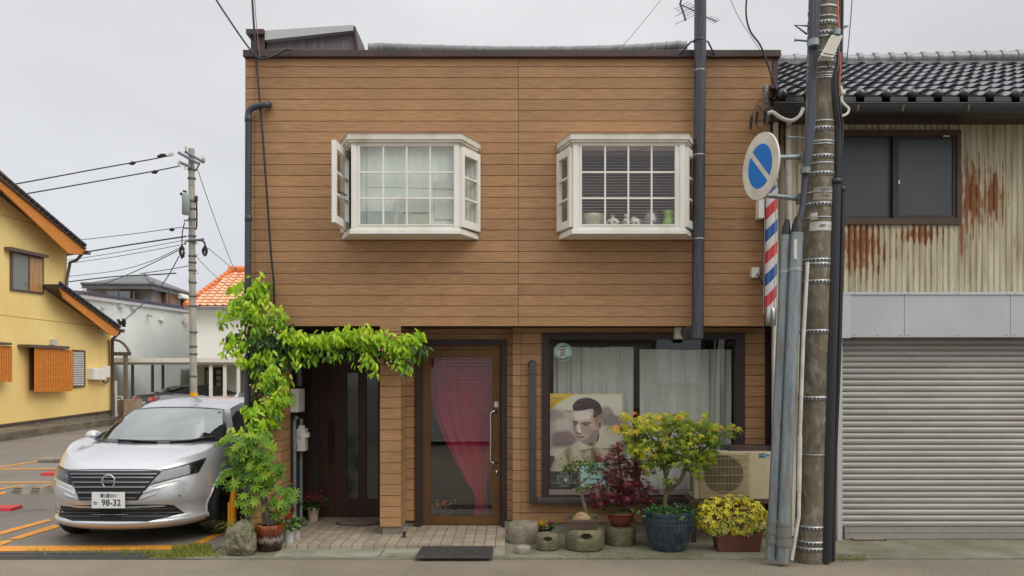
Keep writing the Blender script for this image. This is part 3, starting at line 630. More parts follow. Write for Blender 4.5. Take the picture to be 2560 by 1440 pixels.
x_, zt_, zb_ = X(1332, dp), Z(908, dp), Z(1253, dp)
mb.box(x_ - .038, x_ + .038, dp, DL - .002, zb_ - .035, zt_); mb.box(x_ + .0385, X(1752, dp), dp + .002, DL - .003, zb_ - .034, zb_ + .034); mb.box(x_ - .044, x_ + .044, dp - .006, DL - .002, Z(936, dp), Z(930, dp))
mb.build('wall_duct', M['brownpipe'], shop, bevel=.012, smooth_angle=40)
mb = MB(); dp = 8.2; mb.box(X(1822, dp), X(1927, dp), dp - .02, DL, Z(1128, dp), Z(1115, dp)); mb.build('ledge', M['cap'], shop, bevel=.005)
# ---- meter boxes beside the entrance
mb = MB(); xw = X(702, DU)
mb.box(xw, X(745, 8.5), 8.5, 8.78, Z(1031, 8.5), Z(972, 8.5)); mb.build('meter_cabinet', M['white'], shop, bevel=.008)
mb = MB(); mb.tube([(X(745, 8.7), 8.7, Z(905, 8.7)), (X(745, 8.7), 8.7, Z(965, 8.7))], .09, 14); mb.build('electric_meter', M['carblack'], shop)
mb = MB(); x1_, x2_ = X(736, 8.62), X(752, 8.85); y1_, y2_ = 8.62, 8.85
mb.tube(spline([(x2_ - .03, y2_, Z(1046, y2_)), (x2_ - .08, y2_ - .1, Z(1040, y2_)), (x1_ + .02, y1_, Z(1044, y1_)), (x1_, y1_, Z(1056, y1_)), (x1_, y1_, Z(1150, y1_)), (x1_, y1_, .06)], 5), .024, 10); mb.tube([(x2_, y2_, Z(1060, y2_)), (x2_, y2_, .06)], .022, 10)
mb.tube([(x2_, y2_, Z(1046, y2_)), (x2_, y2_, Z(1075, y2_))], .03, 10); mb.lathe([(.035, -.03), (.035, .03)], (x1_, y1_, Z(1116, y1_)), 12)
mb.build('gas_pipe', M['galv'], shop)
mb = MB(); y_ = 8.72; mb.pxbox(741, 762, 1072, 1128, y_, y_ + .14); mb.pxbox(738, 744, 1076, 1122, y_ + .02, y_ + .1); mb.pxbox(762, 771, 1082, 1094, y_ + .02, y_ + .1); mb.pxbox(745, 759, 1064, 1073, y_ + .02, y_ + .1); mb.lathe([(.03, 0), (.03, -.012), (.001, -.014)], (X(752, y_), y_, Z(1090, y_)), 16, axis='y'); mb.build('gas_meter', M['cream'], shop, bevel=.006)
# ---- bay windows
def bay(px, wall_l, wall_r, f_l, f_r, glass_l, glass_r, label, open_left):
    df = 7.83
    Wl, Wr, Fl, Fr = (X(wall_l, DU), DU), (X(wall_r, DU), DU), (X(f_l, df), df), (X(f_r, df), df)
    zb, zt = Z(578, df), Z(362, df) + .03          # underside of sill band, underside of head
    mb = MB()
    # sill tray and head as solid trapezoids
    out = .012
    mb.slab([(Wl[0] - out, DU - .001), (Fl[0] - out, df - out), (Fr[0] + out, df - out), (Wr[0] + out, DU - .001)], Z(585, df), Z(575, df))
    mb.slab([(Wl[0], DU - .002), (Fl[0], df), (Fr[0], df), (Wr[0], DU - .002)], Z(575, df), Z(569, df))
    bw = mb.build('bay_window', M['cream'], shop, bevel=.003)
    mb = MB(); o2 = .035
    za, zc = Z(349, df), Z(336, df)
    mb.slab([(Wl[0] - o2, DU - .003), (Fl[0] - o2 * .8, df - o2), (Fr[0] + o2 * .8, df - o2), (Wr[0] + o2, DU - .003)], za - .006, zc)
    mb.slab([(Wl[0] - o2 * .6, DU - .004), (Fl[0] - o2 * .5, df - o2 * .6), (Fr[0] + o2 * .5, df - o2 * .6), (Wr[0] + o2 * .6, DU - .004)], Z(356, df), za - .0065)
    mb.slab([(Wl[0], DU - .004), (Fl[0], df), (Fr[0], df), (Wr[0], DU - .004)], Z(362, df), Z(356, df) - .0005)
    o3 = o2 + .01; zr = zc + .0005
    A = [(Wl[0] - o3, DU - .002, zr), (Fl[0] - o3 * .8, df - o3, zr), (Fr[0] + o3 * .8, df - o3, zr), (Wr[0] + o3, DU - .002, zr)]
    B = [(Wl[0] + .12, DU - .002, zr + .085), (Fl[0] + .12, DU - .03, zr + .085), (Fr[0] - .12, DU - .03, zr + .085), (Wr[0] - .12, DU - .002, zr + .085)]
    mb.add(A + B, [(0, 1, 5, 4), (1, 2, 6, 5), (2, 3, 7, 6), (4, 5, 6, 7), (3, 2, 1, 0), (0, 4, 7, 3)], False)
    mb.build('bay_roof', M['cream_dirty'], bw)
    # front frame
    zG0, zG1 = Z(560, df), Z(364, df); z0, z1 = Z(569, df) + .001, Z(362, df) - .001
    gl, gr = X(glass_l, df), X(glass_r, df)
    mb = MB(); y = df
    mb.box(Fl[0], Fl[0] + .05, y, y + .06, z0, z1); mb.box(Fr[0] - .05, Fr[0], y, y + .06, z0, z1)
    mb.box(Fl[0] + .05, gl, y + .012, y + .05, z0, z1); mb.box(gr, Fr[0] - .05, y + .012, y + .05, z0, z1)
    mb.box(gl, gr, y + .013, y + .05, zG1, z1); mb.box(gl, gr, y + .013, y + .05, z0, zG0)
    for l, r2 in ((gl - .016, gl - .002), (gr + .002, gr + .016)): mb.box(l, r2, y + .004, y + .02, zG0 - .014, zG1 + .012)
    mb.box(gl - .002, gr + .002, y + .004, y + .02, zG0 - .014, zG0 - .002); mb.box(gl - .002, gr + .002, y + .004, y + .02, zG1 + .001, zG1 + .012)
    fr = mb.build('front_sash', M['cream'], bw)
    mb = MB()
    for k in (1, 2, 3): xx = lerp(gl, gr, k / 4); mb.box(xx - .008, xx + .008, y + .012, y + .03, zG0, zG1)
    for k in (1, 2):
        zz = lerp(zG0, zG1, k / 3)
        for j in range(4): mb.box(lerp(gl, gr, j / 4) + (.008 if j else 0), lerp(gl, gr, (j + 1) / 4) - (.008 if j < 3 else 0), y + .012, y + .03, zz - .008, zz + .008)
    mb.build('glazing_bars', M['cream'], fr)
    mb = MB(); mb.box(gl - .001, gr + .001, y + .032, y + .036, zG0 - .001, zG1 + .001); mb.build('pane', M['glass'], fr)
    # side sashes
    def sash(A, B, nm):
        Lw = (Vector(B) - Vector(A)).length; mb = MB(); za_, zb_ = z0 + .012, z1 - .012
        mb.obox(A, B, 0, .045, za_, zb_, .04); mb.obox(A, B, Lw - .05, Lw, za_, zb_, .04); mb.obox(A, B, .045, Lw - .05, zb_ - .075, zb_, .038); mb.obox(A, B, .045, Lw - .05, za_, za_ + .075, .038)
        for k in (1, 2): zz = lerp(za_ + .075, zb_ - .075, k / 3); mb.obox(A, B, .045, Lw - .05, zz - .009, zz + .009, .03, .004)
        o = mb.build(nm, M['cream'], bw)
        mb = MB(); mb.obox(A, B, .044, Lw - .049, za_ + .074, zb_ - .074, .004, .012); mb.build('pane', M['glass'], o)
        return o, za_, zb_
    def post(A, B):
        mb = MB(); Lw = (Vector(B) - Vector(A)).length; mb.obox(A, B, 0, .03, z0, z1, -.03); return mb
    # right side runs from front to wall
    sash((Fr[0] - .004, df + .03), (Wr[0], DU - .002), 'side_sash')
    if not open_left:
        sash((Wl[0], DU - .002), (Fl[0] + .004, df + .03), 'side_sash')
    else:
        H = (X(866, 8.1), 8.1); E = (X(829, 7.62), 7.62)
        o, za_, zb_ = sash(E, H, 'open_casement')
        mb = MB(); q = Vector((lerp(E[0], H[0], .35), lerp(E[1], H[1], .35), Z(478, 7.75))); mb.tube([q + Vector((-.0, 0, 0)), q + Vector((.035, -.03, -.005))], .011, 8); mb.tube([q + Vector((.035, -.03, -.005)), q + Vector((.09, .03, -.025))], .008, 8); mb.build('latch', M['pipe'], o)
        mb = MB(); mb.obox((Wl[0], DU - .002), (Fl[0] + .004, df + .03), 0, .05, z0, z1, .03); mb.build('jamb', M['cream_dirty'], bw)
    mb = MB(); mb.slab([(Wl[0] + .03, DU + .1), (Fl[0] + .02, df + .06), (Fr[0] - .02, df + .06), (Wr[0] - .03, DU + .1)], Z(569, df) + .0005, Z(567, df)); mb.build('inner_sill', M['cream_dirty'], bw)
    if not open_left:
        for a_, b_ in ((1404, 1425), (1708, 1729)):
            mb = MB(); mb.box(X(a_, DU), X(b_, DU), DU + .121, DU + .14, Z(584, DU), Z(352, DU)); mb.build('inner_jamb', M['cream_dirty'], bw)
    return bw, df, gl, gr, zG0, zG1
b1 = bay(0, 858, 1193, 878, 1148, 899, 1134, '', True)
b2 = bay(1, 1400, 1734, 1433, 1713, 1455, 1688, '', False)
# ---- roof structures behind the parapet
def shed():
    mb = MB(); dS = 9.2
    q = [(X(627, dS), Z(140, dS)), (X(662, dS), Z(140, dS)), (X(662, dS), Z(82, dS)), (X(627, dS), Z(82, dS))]
    mb.prism(q, dS, dS + .6); a = mb.build('roof_shed', M['cap'], shop)
    mb = MB(); n = 46; rows = []
    zt = lambda px: Z(lerp(84, 70, (px - 662) / 222), 9.25)
    for i in range(n * 2 + 1):
        px = lerp(663, 890, i / (2 * n)); pt = min(px, 884)
        rows.append([(X(px, 9.25), 9.25 + (.012 if i % 2 else 0), Z(140, 9.25)), (X(lerp(663, 882, i / (2 * n)), 9.25), 9.25 + (.012 if i % 2 else 0), zt(pt))])
    mb.grid(rows, False); mb.build('corrugated_side', mat('mauve_grey_sheet', srgb(150, 140, 146), .5, .2, c2=srgb(128, 118, 124), scale=6, stretch=(4, 1, .4)), a)
    mb = MB(); d0 = 9.17
    mb.prism([(X(662, d0), Z(100, d0)), (X(883, d0), Z(76, d0)), (X(883, d0), Z(62, d0)), (X(662, d0), Z(76, d0))], d0, d0 + .7); mb.build('shed_eaves', M['fascia'], a)
    mb = MB(); mb.prism([(X(617, d0), Z(87, d0)), (X(661, d0), Z(87, d0)), (X(661, d0), Z(75, d0)), (X(617, d0), Z(75, d0))], d0 - .03, d0 + .7); mb.build('shed_edge_trim', M['cap'], a); mb = MB()
    mb.prism([(X(883, d0), Z(63, d0)), (X(887, d0), Z(63, d0)), (X(898, d0), Z(140, d0)), (X(892, d0), Z(140, d0))], d0 + .02, d0 + .6); mb.build('shed_edge_trim', M['cap'], a)
shed()
mb = MB(); dR = 12.0
rid = spline([W(935, 121, dR), W(1050, 125, dR), W(1200, 129, dR), W(1350, 130, dR), W(1500, 128, dR), W(1620, 123, dR), W(1703, 116, dR)], 8)
mb.tube([p + Vector((0, 0, .012)) for p in rid], .072, 10); rg = mb.build('roof_ridge', M['ridge'], shop)
mb = MB()
for i in range(2, len(rid) - 1, 3):
    p = rid[i]; mb.tube([p + Vector((-.028, 0, 0)), p + Vector((.028, 0, 0))], .088, 10)
for p in (rid[0], rid[-1]): mb.lathe([(.075, -.08), (.075, .08)], p, 12, axis='x')
mb.split_build('ridge_cap', M['ridge'], rg)
mb = MB(); mb.grid([[p + Vector((0, 0, -.03)), p + Vector((0, -2.2, -1.0))] for p in rid], False); mb.grid([[p + Vector((0, 0, -.03)), p + Vector((0, 1.5, -.8))] for p in rid], False, True); mb.build('tiled_roof', M['rooftile'], shop)
# ================================================================= THINGS SEEN THROUGH THE SHOP'S WINDOWS
def cloth(mb, x0, x1, zt, zb, y, amp, waves, n=70, m=8, seed=0, sag=0, pinch=None):
    rr = random.Random(seed); ph = [rr.uniform(0, 6.28) for _ in range(4)]
    rows = []
    for j in range(m + 1):
        t = j / m; row = []
        for i in range(n + 1):
            s = i / n; w = amp * (.5 + .5 * t) * (math.sin(s * waves * 6.28 + ph[0]) * .6 + math.sin(s * waves * 2.3 * 6.28 + ph[1] + t) * .3 + math.sin(s * waves * .37 * 6.28 + ph[2]) * .6)
            xa, xb = (x0, x1) if pinch is None else pinch(t)
            row.append((lerp(xa, xb, s), y + w, lerp(zt + sag * math.sin(s * PI * 3) * (1 - t), zb, t)))
        rows.append(row)
    mb.grid(rows, True, True)
curtm = mat('grey_curtain_cloth', srgb(224, 224, 214), .9, c2=srgb(212, 212, 204), scale=4)
for (a, b, sd, lab) in ((1384, 1585, 1, 'pale grey pleated curtain behind the portrait poster in the shop window'), (1598, 1828, 5, 'pale grey pleated curtain behind the yellow maple in the shop window')):
    mb = MB(); dC = 8.72; cloth(mb, X(a, dC), X(b, dC), Z(868 + (sd == 5) * 6, dC), Z(1233, dC), dC, .042, 7, 120, 10, sd, .004)
    tag(mb.build('curtain', curtm), lab, 'curtain', 'curtains in the shop window')
mb = MB(); dC = 8.95
cloth(mb, 0, 1, Z(893, dC), Z(1288, dC), dC, .02, 5, 50, 14, 3, 0, lambda t: (X(interp(t, [(0, 1074), (.25, 1076), (.45, 1098), (.65, 1136), (.8, 1168), (.88, 1190), (1, 1184)]), dC), X(interp(t, [(0, 1236), (.6, 1236), (.86, 1216), (1, 1224)]), dC)))
tag(mb.build('door_curtain', mat('crimson_curtain_cloth', srgb(226, 50, 100), .85, c2=srgb(206, 40, 86), scale=5)), 'crimson curtain gathered to one side behind the glass door', 'curtain')
fp = thing('flower_pot', 'small pot of orange flowers just inside the glass door', 'flower pot', (X(1108, 8.85), 8.85, .055))
mb = MB(); c = Vector((X(1108, 8.85), 8.85, .055)); mb.lathe([(.05, 0), (.07, .1), (.075, .11), (.06, .112)], c, 16); mb.build('pot', M['terracotta'], fp)
mb = MB()
for i in range(60): mb.leaf(c + Vector((R.gauss(0, .07), R.gauss(0, .05), R.uniform(.1, .2))), (R.gauss(0, 1), R.gauss(0, 1), .4), (0, -.3, 1), .05, .03, R.random())
mb.build('foliage', leafmat('window_plant_leaves', [(0, srgb(60, 96, 40)), (1, srgb(96, 130, 60))]), fp)
mb = MB()
for i in range(14): mb.sphere(c + Vector((R.gauss(-.01, .08), -.05 + R.gauss(0, .02), R.uniform(.16, .26))), .012, 5)
mb.build('blossoms', mat('orange_petals', srgb(240, 120, 30), .6), fp)
# ---- portrait poster
dP = 8.56
po = thing('portrait_poster', 'tall poster of a man with slicked side-parted hair in a beige shirt', 'poster', (X(1465, dP), dP, Z(1220, dP)))
def C8(x, y): return (1360 + x / 5.142, 960 + y / 5.142)
import numpy as np
NXp, NYp = 150, 164                       # the printed sheet: a fine grid whose vertices carry the print's ink tones
gx, gy = np.meshgrid(np.linspace(78, 1005, NXp), np.linspace(122, 1122, NYp)); ink_ = np.zeros((NYp, NXp, 3))
rs_ = np.random.RandomState(3)
def vnoise(fx, fy):
    ph = rs_.uniform(0, 6.28, (6, 2)); k = rs_.uniform(.5, 1.5, (6, 2)); o = 0
    for i in range(6): o = o + np.sin(gx * fx * k[i, 0] + ph[i, 0] + 1.3 * np.sin(gy * fy * k[i, 1] + ph[i, 1]))
    return o / 6
def sdist(pts, smooth=True):
    P = [Vector((*p, 0)) for p in pts]; P = spline(P, 4, True) if smooth else P
    q = np.array([(p.x, p.y) for p in P]); d2 = np.full(gx.shape, 1e9); ins = np.zeros(gx.shape, bool)
    for (ax, ay), (bx, by) in zip(q, np.roll(q, -1, 0)):
        ex, ey = bx - ax, by - ay; wx, wy = gx - ax, gy - ay; t = np.clip((wx * ex + wy * ey) / (ex * ex + ey * ey + 1e-9), 0, 1)
        d2 = np.minimum(d2, (wx - ex * t) ** 2 + (wy - ey * t) ** 2); c = ((ay > gy) != (by > gy)) & (gx < (bx - ax) * (gy - ay) / (by - ay + 1e-9) + ax); ins ^= c
    d = np.sqrt(d2); return np.where(ins, d, -d)
def dab(pts, col, blur=8, a=1.0, smooth=True, mod=None):
    global ink_
    m = np.clip(sdist(pts, smooth) / blur + .5, 0, 1); m = m * m * (3 - 2 * m) * a
    if mod is not None: m = m * mod
    ink_ = ink_ * (1 - m[..., None]) + np.array(col)[None, None] * m[..., None]
ink_[:] = srgb(226, 220, 198); t_ = np.clip((gy - 250) / 500, 0, 1)[..., None]; ink_ = ink_ * (1 - .35 * t_) + np.array(srgb(196, 180, 168)) * .35 * t_
dab([(60, 345), (200, 335), (330, 350), (420, 390), (430, 600), (430, 740), (330, 800), (200, 815), (60, 800)], srgb(196, 176, 166), 90, .9)
dab([(60, 350), (160, 335), (250, 380), (260, 450), (60, 460)], srgb(158, 138, 140), 60, .7); dab([(250, 345), (330, 340), (370, 350), (330, 362)], srgb(120, 106, 112), 22, .8)
dab([(120, 640), (300, 600), (420, 700), (380, 790), (250, 810), (120, 790)], srgb(120, 92, 94), 80, .8); dab([(150, 470), (300, 450), (330, 560), (180, 600)], srgb(216, 200, 188), 60, .7)
dab([(740, 330), (840, 310), (920, 400), (1030, 420), (1030, 560), (900, 560), (800, 540), (742, 520)], srgb(122, 106, 114), 55, .8); dab([(760, 300), (830, 290), (860, 360), (780, 380)], srgb(170, 154, 152), 40, .7); dab([(760, 560), (1030, 580), (1030, 760), (800, 700)], srgb(206, 190, 178), 70, .6)
dab([(60, 940), (140, 940), (120, 1130), (60, 1130)], srgb(92, 84, 76), 14)
# shirt, tie, neck
shp = [(85, 1150), (100, 1060), (135, 985), (200, 910), (310, 815), (440, 742), (560, 770), (690, 690), (730, 690), (860, 750), (960, 830), (1030, 900), (1030, 1150)]
dab(shp, srgb(190, 178, 152), 8); fold = vnoise(.030, .012); dab(shp, srgb(134, 121, 101), 8, .75, mod=np.clip(fold * 1.6, 0, 1)); dab(shp, srgb(222, 212, 188), 8, .6, mod=np.clip(-fold * 1.3, 0, 1))
dab([(300, 900), (335, 980), (350, 1090), (325, 1090), (300, 1000)], srgb(116, 104, 88), 16, .8); dab([(690, 950), (760, 1010), (870, 1045), (860, 1060), (740, 1035)], srgb(116, 104, 88), 14, .8); dab([(488, 870), (512, 940), (552, 1018), (536, 1022), (500, 950)], srgb(110, 98, 84), 10, .8)
dab([(545, 700), (640, 640), (705, 600), (714, 690), (650, 805), (600, 805), (535, 765)], srgb(168, 140, 128), 10); dab([(545, 720), (640, 700), (620, 790), (560, 775)], srgb(116, 88, 82), 22, .8); dab([(690, 640), (712, 650), (706, 720), (676, 770)], srgb(60, 48, 48), 10, .9)
# head
dab([(388, 340), (376, 420), (380, 490), (374, 500), (386, 575), (412, 645), (428, 715), (470, 755), (540, 768), (620, 738), (690, 660), (730, 570), (738, 470), (715, 390), (640, 330), (500, 318)], srgb(206, 180, 166), 9)
dab([(400, 350), (520, 335), (610, 370), (600, 440), (500, 470), (400, 450)], srgb(236, 220, 206), 60, .9); dab([(500, 540), (580, 540), (640, 590), (590, 660), (520, 640)], srgb(172, 152, 146), 50, .8)
dab([(560, 690), (640, 600), (700, 590), (700, 650), (630, 735), (540, 765), (470, 750), (500, 725)], srgb(140, 120, 114), 34, .8); dab([(376, 500), (404, 540), (420, 640), (430, 700), (405, 650), (380, 575)], srgb(124, 100, 96), 24, .8); dab([(600, 400), (720, 390), (736, 470), (690, 560), (640, 540)], srgb(190, 164, 152), 40, .6)
dab([(432, 500), (456, 508), (488, 605), (470, 626), (438, 612), (428, 560)], srgb(238, 222, 208), 16, .9); dab([(420, 610), (446, 632), (482, 630), (492, 642), (452, 654), (418, 640)], srgb(112, 84, 82), 12, .9); dab([(462, 510), (480, 540), (500, 610), (486, 618), (466, 560)], srgb(150, 124, 116), 14, .7)
dab([(372, 470), (410, 478), (442, 494), (442, 508), (400, 500), (374, 492)], srgb(70, 48, 48), 9); dab([(474, 504), (530, 488), (594, 496), (604, 512), (530, 506), (482, 520)], srgb(70, 48, 48), 9)
dab([(380, 502), (418, 508), (430, 528), (386, 528)], srgb(104, 78, 76), 14, .9); dab([(498, 520), (540, 510), (580, 520), (560, 536), (508, 536)], srgb(104, 78, 76), 14, .9); dab([(392, 512), (410, 513), (408, 522), (394, 521)], srgb(36, 26, 28), 6); dab([(528, 516), (552, 515), (550, 526), (530, 527)], srgb(36, 26, 28), 6)
dab([(420, 668), (460, 674), (500, 670), (534, 682), (490, 690), (450, 690), (424, 682)], srgb(112, 72, 72), 8); dab([(430, 690), (470, 696), (510, 692), (480, 712), (444, 710)], srgb(176, 136, 128), 12, .8); dab([(438, 716), (500, 718), (480, 730), (450, 728)], srgb(140, 110, 104), 14, .7)
dab([(690, 500), (715, 466), (743, 463), (744, 540), (722, 592), (688, 592)], srgb(196, 166, 152), 7); dab([(704, 500), (730, 485), (730, 540), (706, 565)], srgb(96, 72, 70), 10, .9)
dab([(645, 425), (738, 365), (742, 455), (712, 470), (694, 500), (692, 595), (668, 530)], srgb(150, 126, 118), 22, .85)
hairp = [(374, 335), (372, 270), (430, 205), (500, 182), (580, 178), (690, 226), (740, 300), (746, 368), (715, 398), (640, 432), (640, 350), (610, 318), (510, 338), (430, 348), (385, 345)]
st_ = np.sin((gx * .35 + gy * .75) * .16 + 2 * np.sin(gx * .02)); dab(hairp, srgb(62, 42, 46), 8); dab(hairp, srgb(118, 98, 102), 8, .6, mod=np.clip(st_, 0, 1) * np.clip((330 - gy) / 120, 0, 1)); dab([(640, 350), (746, 360), (716, 398), (640, 434)], srgb(98, 74, 72), 26, .6)
dab([(440, 742), (470, 745), (560, 790), (628, 815), (560, 835), (455, 856)], srgb(216, 206, 182), 6, 1, False); dab([(645, 805), (700, 720), (714, 650), (770, 700), (880, 760), (955, 808), (830, 820), (740, 826)], srgb(216, 206, 182), 6, 1, False); dab([(455, 856), (560, 835), (628, 815), (600, 850), (480, 880)], srgb(110, 98, 84), 16, .6, False); dab([(740, 826), (955, 808), (940, 840), (760, 850)], srgb(120, 108, 92), 16, .6, False)
dab([(600, 826), (648, 826), (665, 880), (694, 1000), (645, 1030), (598, 1010), (606, 900)], srgb(132, 116, 100), 8, 1, False); dab([(640, 880), (668, 900), (694, 1000), (660, 1020)], srgb(96, 84, 74), 14, .7, False)
dab([(60, 110), (452, 110), (330, 165), (200, 235), (120, 300), (60, 345)], srgb(238, 188, 44), 5, 1, False); dab([(60, 110), (300, 110), (180, 190), (60, 240)], srgb(246, 212, 110), 30, .7, False); dab([(60, 250), (160, 210), (100, 320), (60, 345)], srgb(222, 160, 30), 12, .7, False)
dab([(300, 110), (1030, 110), (1030, 134), (330, 136)], srgb(214, 182, 92), 6, .8, False)
mb = MB(); x0, y0 = C8(78, 122); x1, y1 = C8(1005, 1122); mb.pxbox(x0, x1, y0, y1, dP + .0005, dP + .004); mb.build('backing', M['white'], po)
mb = MB(); mb.grid([[W(*C8(gx[j, i], gy[j, i]), dP) for i in range(NXp)] for j in range(NYp)], True, True)
pmm = bpy.data.materials.new('printed_portrait'); pmm.use_nodes = True; t_ = pmm.node_tree; at_ = nn(t_, 'ShaderNodeAttribute', attribute_name='ink'); t_.links.new(at_.outputs['Color'], t_.nodes['Principled BSDF'].inputs['Base Color']); t_.nodes['Principled BSDF'].inputs['Roughness'].default_value = .45
pr_o = mb.build('print', pmm, po); ca = pr_o.data.color_attributes.new('ink', 'FLOAT_COLOR', 'POINT'); ca.data.foreach_set('color', np.concatenate([np.clip(ink_ * 1.12, 0, 1), np.ones((NYp, NXp, 1))], 2).astype(np.float32).ravel())
text('Kracie', .036, W(*C8(168, 182), dP - .001), mat('poster_brand_ink', srgb(84, 78, 60), .6), po, 'brand_lettering')
# opening-times board and pale notice under the poster
ob_ = thing('notice_board', 'dark opening-days board below the portrait poster', 'notice', (X(1408, dP), dP - .02, Z(1222, dP)))
mb = MB(); x0, y0 = C8(76, 1124); x1, y1 = C8(432, 1336); mb.pxbox(x0, x1, y0, y1, dP - .02, dP - .012); mb.build('board', mat('dark_board', srgb(52, 60, 62), .5), ob_)
chalk = mat('chalk_letters', srgb(176, 178, 168), .7)
for s_, yy, xx, sz in (('定休日', 1146, 260, .030), ('毎週月曜日', 1190, 262, .034), ('第二火曜日', 1232, 262, .034), ('第三日曜日・月曜日連休', 1272, 258, .025), ('理容組合', 1310, 262, .022)):
    text(s_, sz, W(*C8(xx, yy), dP - .023), chalk, ob_)
mb = MB(); xx, yy = C8(278, 1232); mb.pxbox(xx - 3, xx + 3, yy - 4, yy + 4, dP - .025, dP - .022); mb.build('board_tag', M['white'], ob_)
nb = thing('paper_notice', 'pale turquoise paper notice behind the red maple in the shop window', 'notice', (X(1492, dP), dP - .024, Z(1218, dP)))
mb = MB(); x0, y0 = C8(470, 1012); x1, y1 = C8(800, 1325); mb.pxbox(x0, x1, y0, y1, dP - .024, dP - .021); mb.build('paper', mat('turquoise_paper', srgb(186, 226, 222), .6), nb)
for s_, yy, xx, sz in (('日', 1060, 668, .04), ('お知らせ', 1222, 640, .028), ('時間', 1224, 528, .024)): text(s_, sz, W(*C8(xx, yy), dP - .026), mat('teal_ink', srgb(30, 84, 92), .6), nb)
# ---- covering of the left bay window
wc = thing('window_covering', 'pale sheets of paper and cloth hung inside the bay window with the open casement', 'window covering', (X(1016, 8.05), 8.05, Z(566, 8.05)))
pm = mat('pale_sheet', srgb(232, 236, 228), .9, c2=srgb(214, 220, 212), scale=3, stretch=(6, 1, .6), lo=.3, hi=.75)
mb = MB(); dd = 8.11; cloth(mb, X(1145, dd), X(1186, dd), Z(352, dd), Z(570, dd), dd, .004, 4, 20, 6, 9); mb.build('side_sheet', pm, wc)
mb = MB(); dd = 7.93; cloth(mb, X(884, dd), X(1146, dd), Z(350, dd), Z(572, dd), dd, .006, 9, 60, 6, 2); mb.build('sheet', pm, wc)
for (a, b, c_, d_, col) in ((902, 1010, 528, 566, (170, 176, 168)), (985, 1075, 535, 566, (196, 196, 180)), (1086, 1134, 455, 548, (214, 214, 204)), (988, 1078, 497, 531, (206, 208, 198))):
    mb = MB(); dd = 7.912; cloth(mb, X(a, dd), X(b, dd), Z(c_, dd), Z(d_, dd), dd, .003, 3, 16, 4, a); mb.build('taped_paper', mat('taped_paper', srgb(*col), .9, c2=srgb(*[q - 14 for q in col]), scale=5), wc)
mb = MB(); mb.tube([W(916, 468, 7.905), W(1020, 470, 7.9), W(1134, 473, 7.905)], .0022, 5); mb.tube([W(917, 360, 7.905), W(917, 566, 7.905)], .002, 5); mb.build('hanging_cord', M['ink'], wc)
# ---- blind and vases in the right bay window
bl = thing('window_blind', 'brown slatted blind inside the bay window above the vases', 'blind', (X(1570, 8.1), 8.1, Z(366, 8.1)))
mb = MB(); d0 = 8.06
k = 0
for py in range(393, 566, 7):
    xa, xb = X(1432, d0), X(1716, d0); z = Z(py, d0); mb.hexa([(xa, d0 - .012, z - .004), (xb, d0 - .012, z - .004), (xb, d0 + .012, z + .004), (xa, d0 + .012, z + .004), (xa, d0 - .012, z - .0025), (xb, d0 - .012, z - .0025), (xb, d0 + .012, z + .0055), (xa, d0 + .012, z + .0055)])
mb.build('slats', mat('mauve_brown_slats', srgb(226, 168, 146), .5), bl)
mb = MB(); mb.pxbox(1432, 1716, 380, 388, d0 - .02, d0 + .02); mb.build('head_rail', mat('blind_rail', srgb(120, 108, 104), .5), bl)
dv = 7.97; zs = Z(567, 7.83) + .001
def vase(name, px, prof, m, lab, cat='vase', extra=None):
    mb = MB(); c = Vector((X(px, dv), dv, zs)); mb.lathe(prof, c, 24); o = mb.build(name, m, None, loc=c); tag(o, lab, cat, 'ornaments on the bay window sill')
    return o, c
s_ = dv / FPX
vase('lamp_shade', 1483, [(22 * s_, 0), (26 * s_, 8 * s_), (29 * s_, 26 * s_), (27 * s_, 36 * s_), (25 * s_, 37 * s_)], mat('frosted_shade', srgb(176, 168, 150), .6, c2=srgb(160, 150, 132), scale=8), 'wide frosted glass shade standing first on the sill beside the flower vases', 'shade')
floral = mat('floral_porcelain', srgb(226, 222, 208), .25, c2=srgb(60, 110, 80), scale=26, lo=.52, hi=.6, detail=2, c3=srgb(196, 70, 50), s3=20, f3=.9)
floral2 = mat('brown_floral_porcelain', srgb(220, 214, 200), .25, c2=srgb(120, 80, 60), scale=30, lo=.5, hi=.56, detail=2, c3=srgb(70, 120, 90), s3=28, f3=.9)
vase('porcelain_vase', 1532, [(10 * s_, 0), (17 * s_, 8 * s_), (19 * s_, 18 * s_), (13 * s_, 25 * s_), (5 * s_, 28 * s_), (4 * s_, 33 * s_), (6 * s_, 36 * s_)], floral, 'white porcelain vase with a red flower and short neck')
vase('porcelain_bottle', 1564, [(9 * s_, 0), (12 * s_, 8 * s_), (9 * s_, 20 * s_), (4 * s_, 26 * s_), (4 * s_, 40 * s_)], floral2, 'slim necked bottle vase between the two round floral vases')
vase('ginger_jar', 1586, [(12 * s_, 0), (17 * s_, 12 * s_), (15 * s_, 24 * s_), (7 * s_, 29 * s_), (7 * s_, 31 * s_), (.001, 32 * s_)], floral2, 'round lidded jar with brown leaf pattern beside the glass dome')
vase('glass_dome', 1625, [(28 * s_, 0), (27 * s_, 18 * s_), (22 * s_, 38 * s_), (12 * s_, 48 * s_), (.001, 51 * s_)], glass('dome_glass', (.88, .9, .88), 1.6, base=.06), 'clear glass dome beside the green swirled vase', 'glass dome')
vase('swirl_vase', 1672, [(13 * s_, 0), (18 * s_, 10 * s_), (13 * s_, 26 * s_), (9 * s_, 34 * s_), (16 * s_, 46 * s_), (14 * s_, 46.5 * s_)], mat('green_swirl_glaze', srgb(150, 190, 60), .3, c2=srgb(60, 150, 130), scale=9, lo=.48, hi=.54, c3=srgb(214, 204, 120), s3=7, f3=.9), 'green and turquoise swirled vase with a flared mouth')

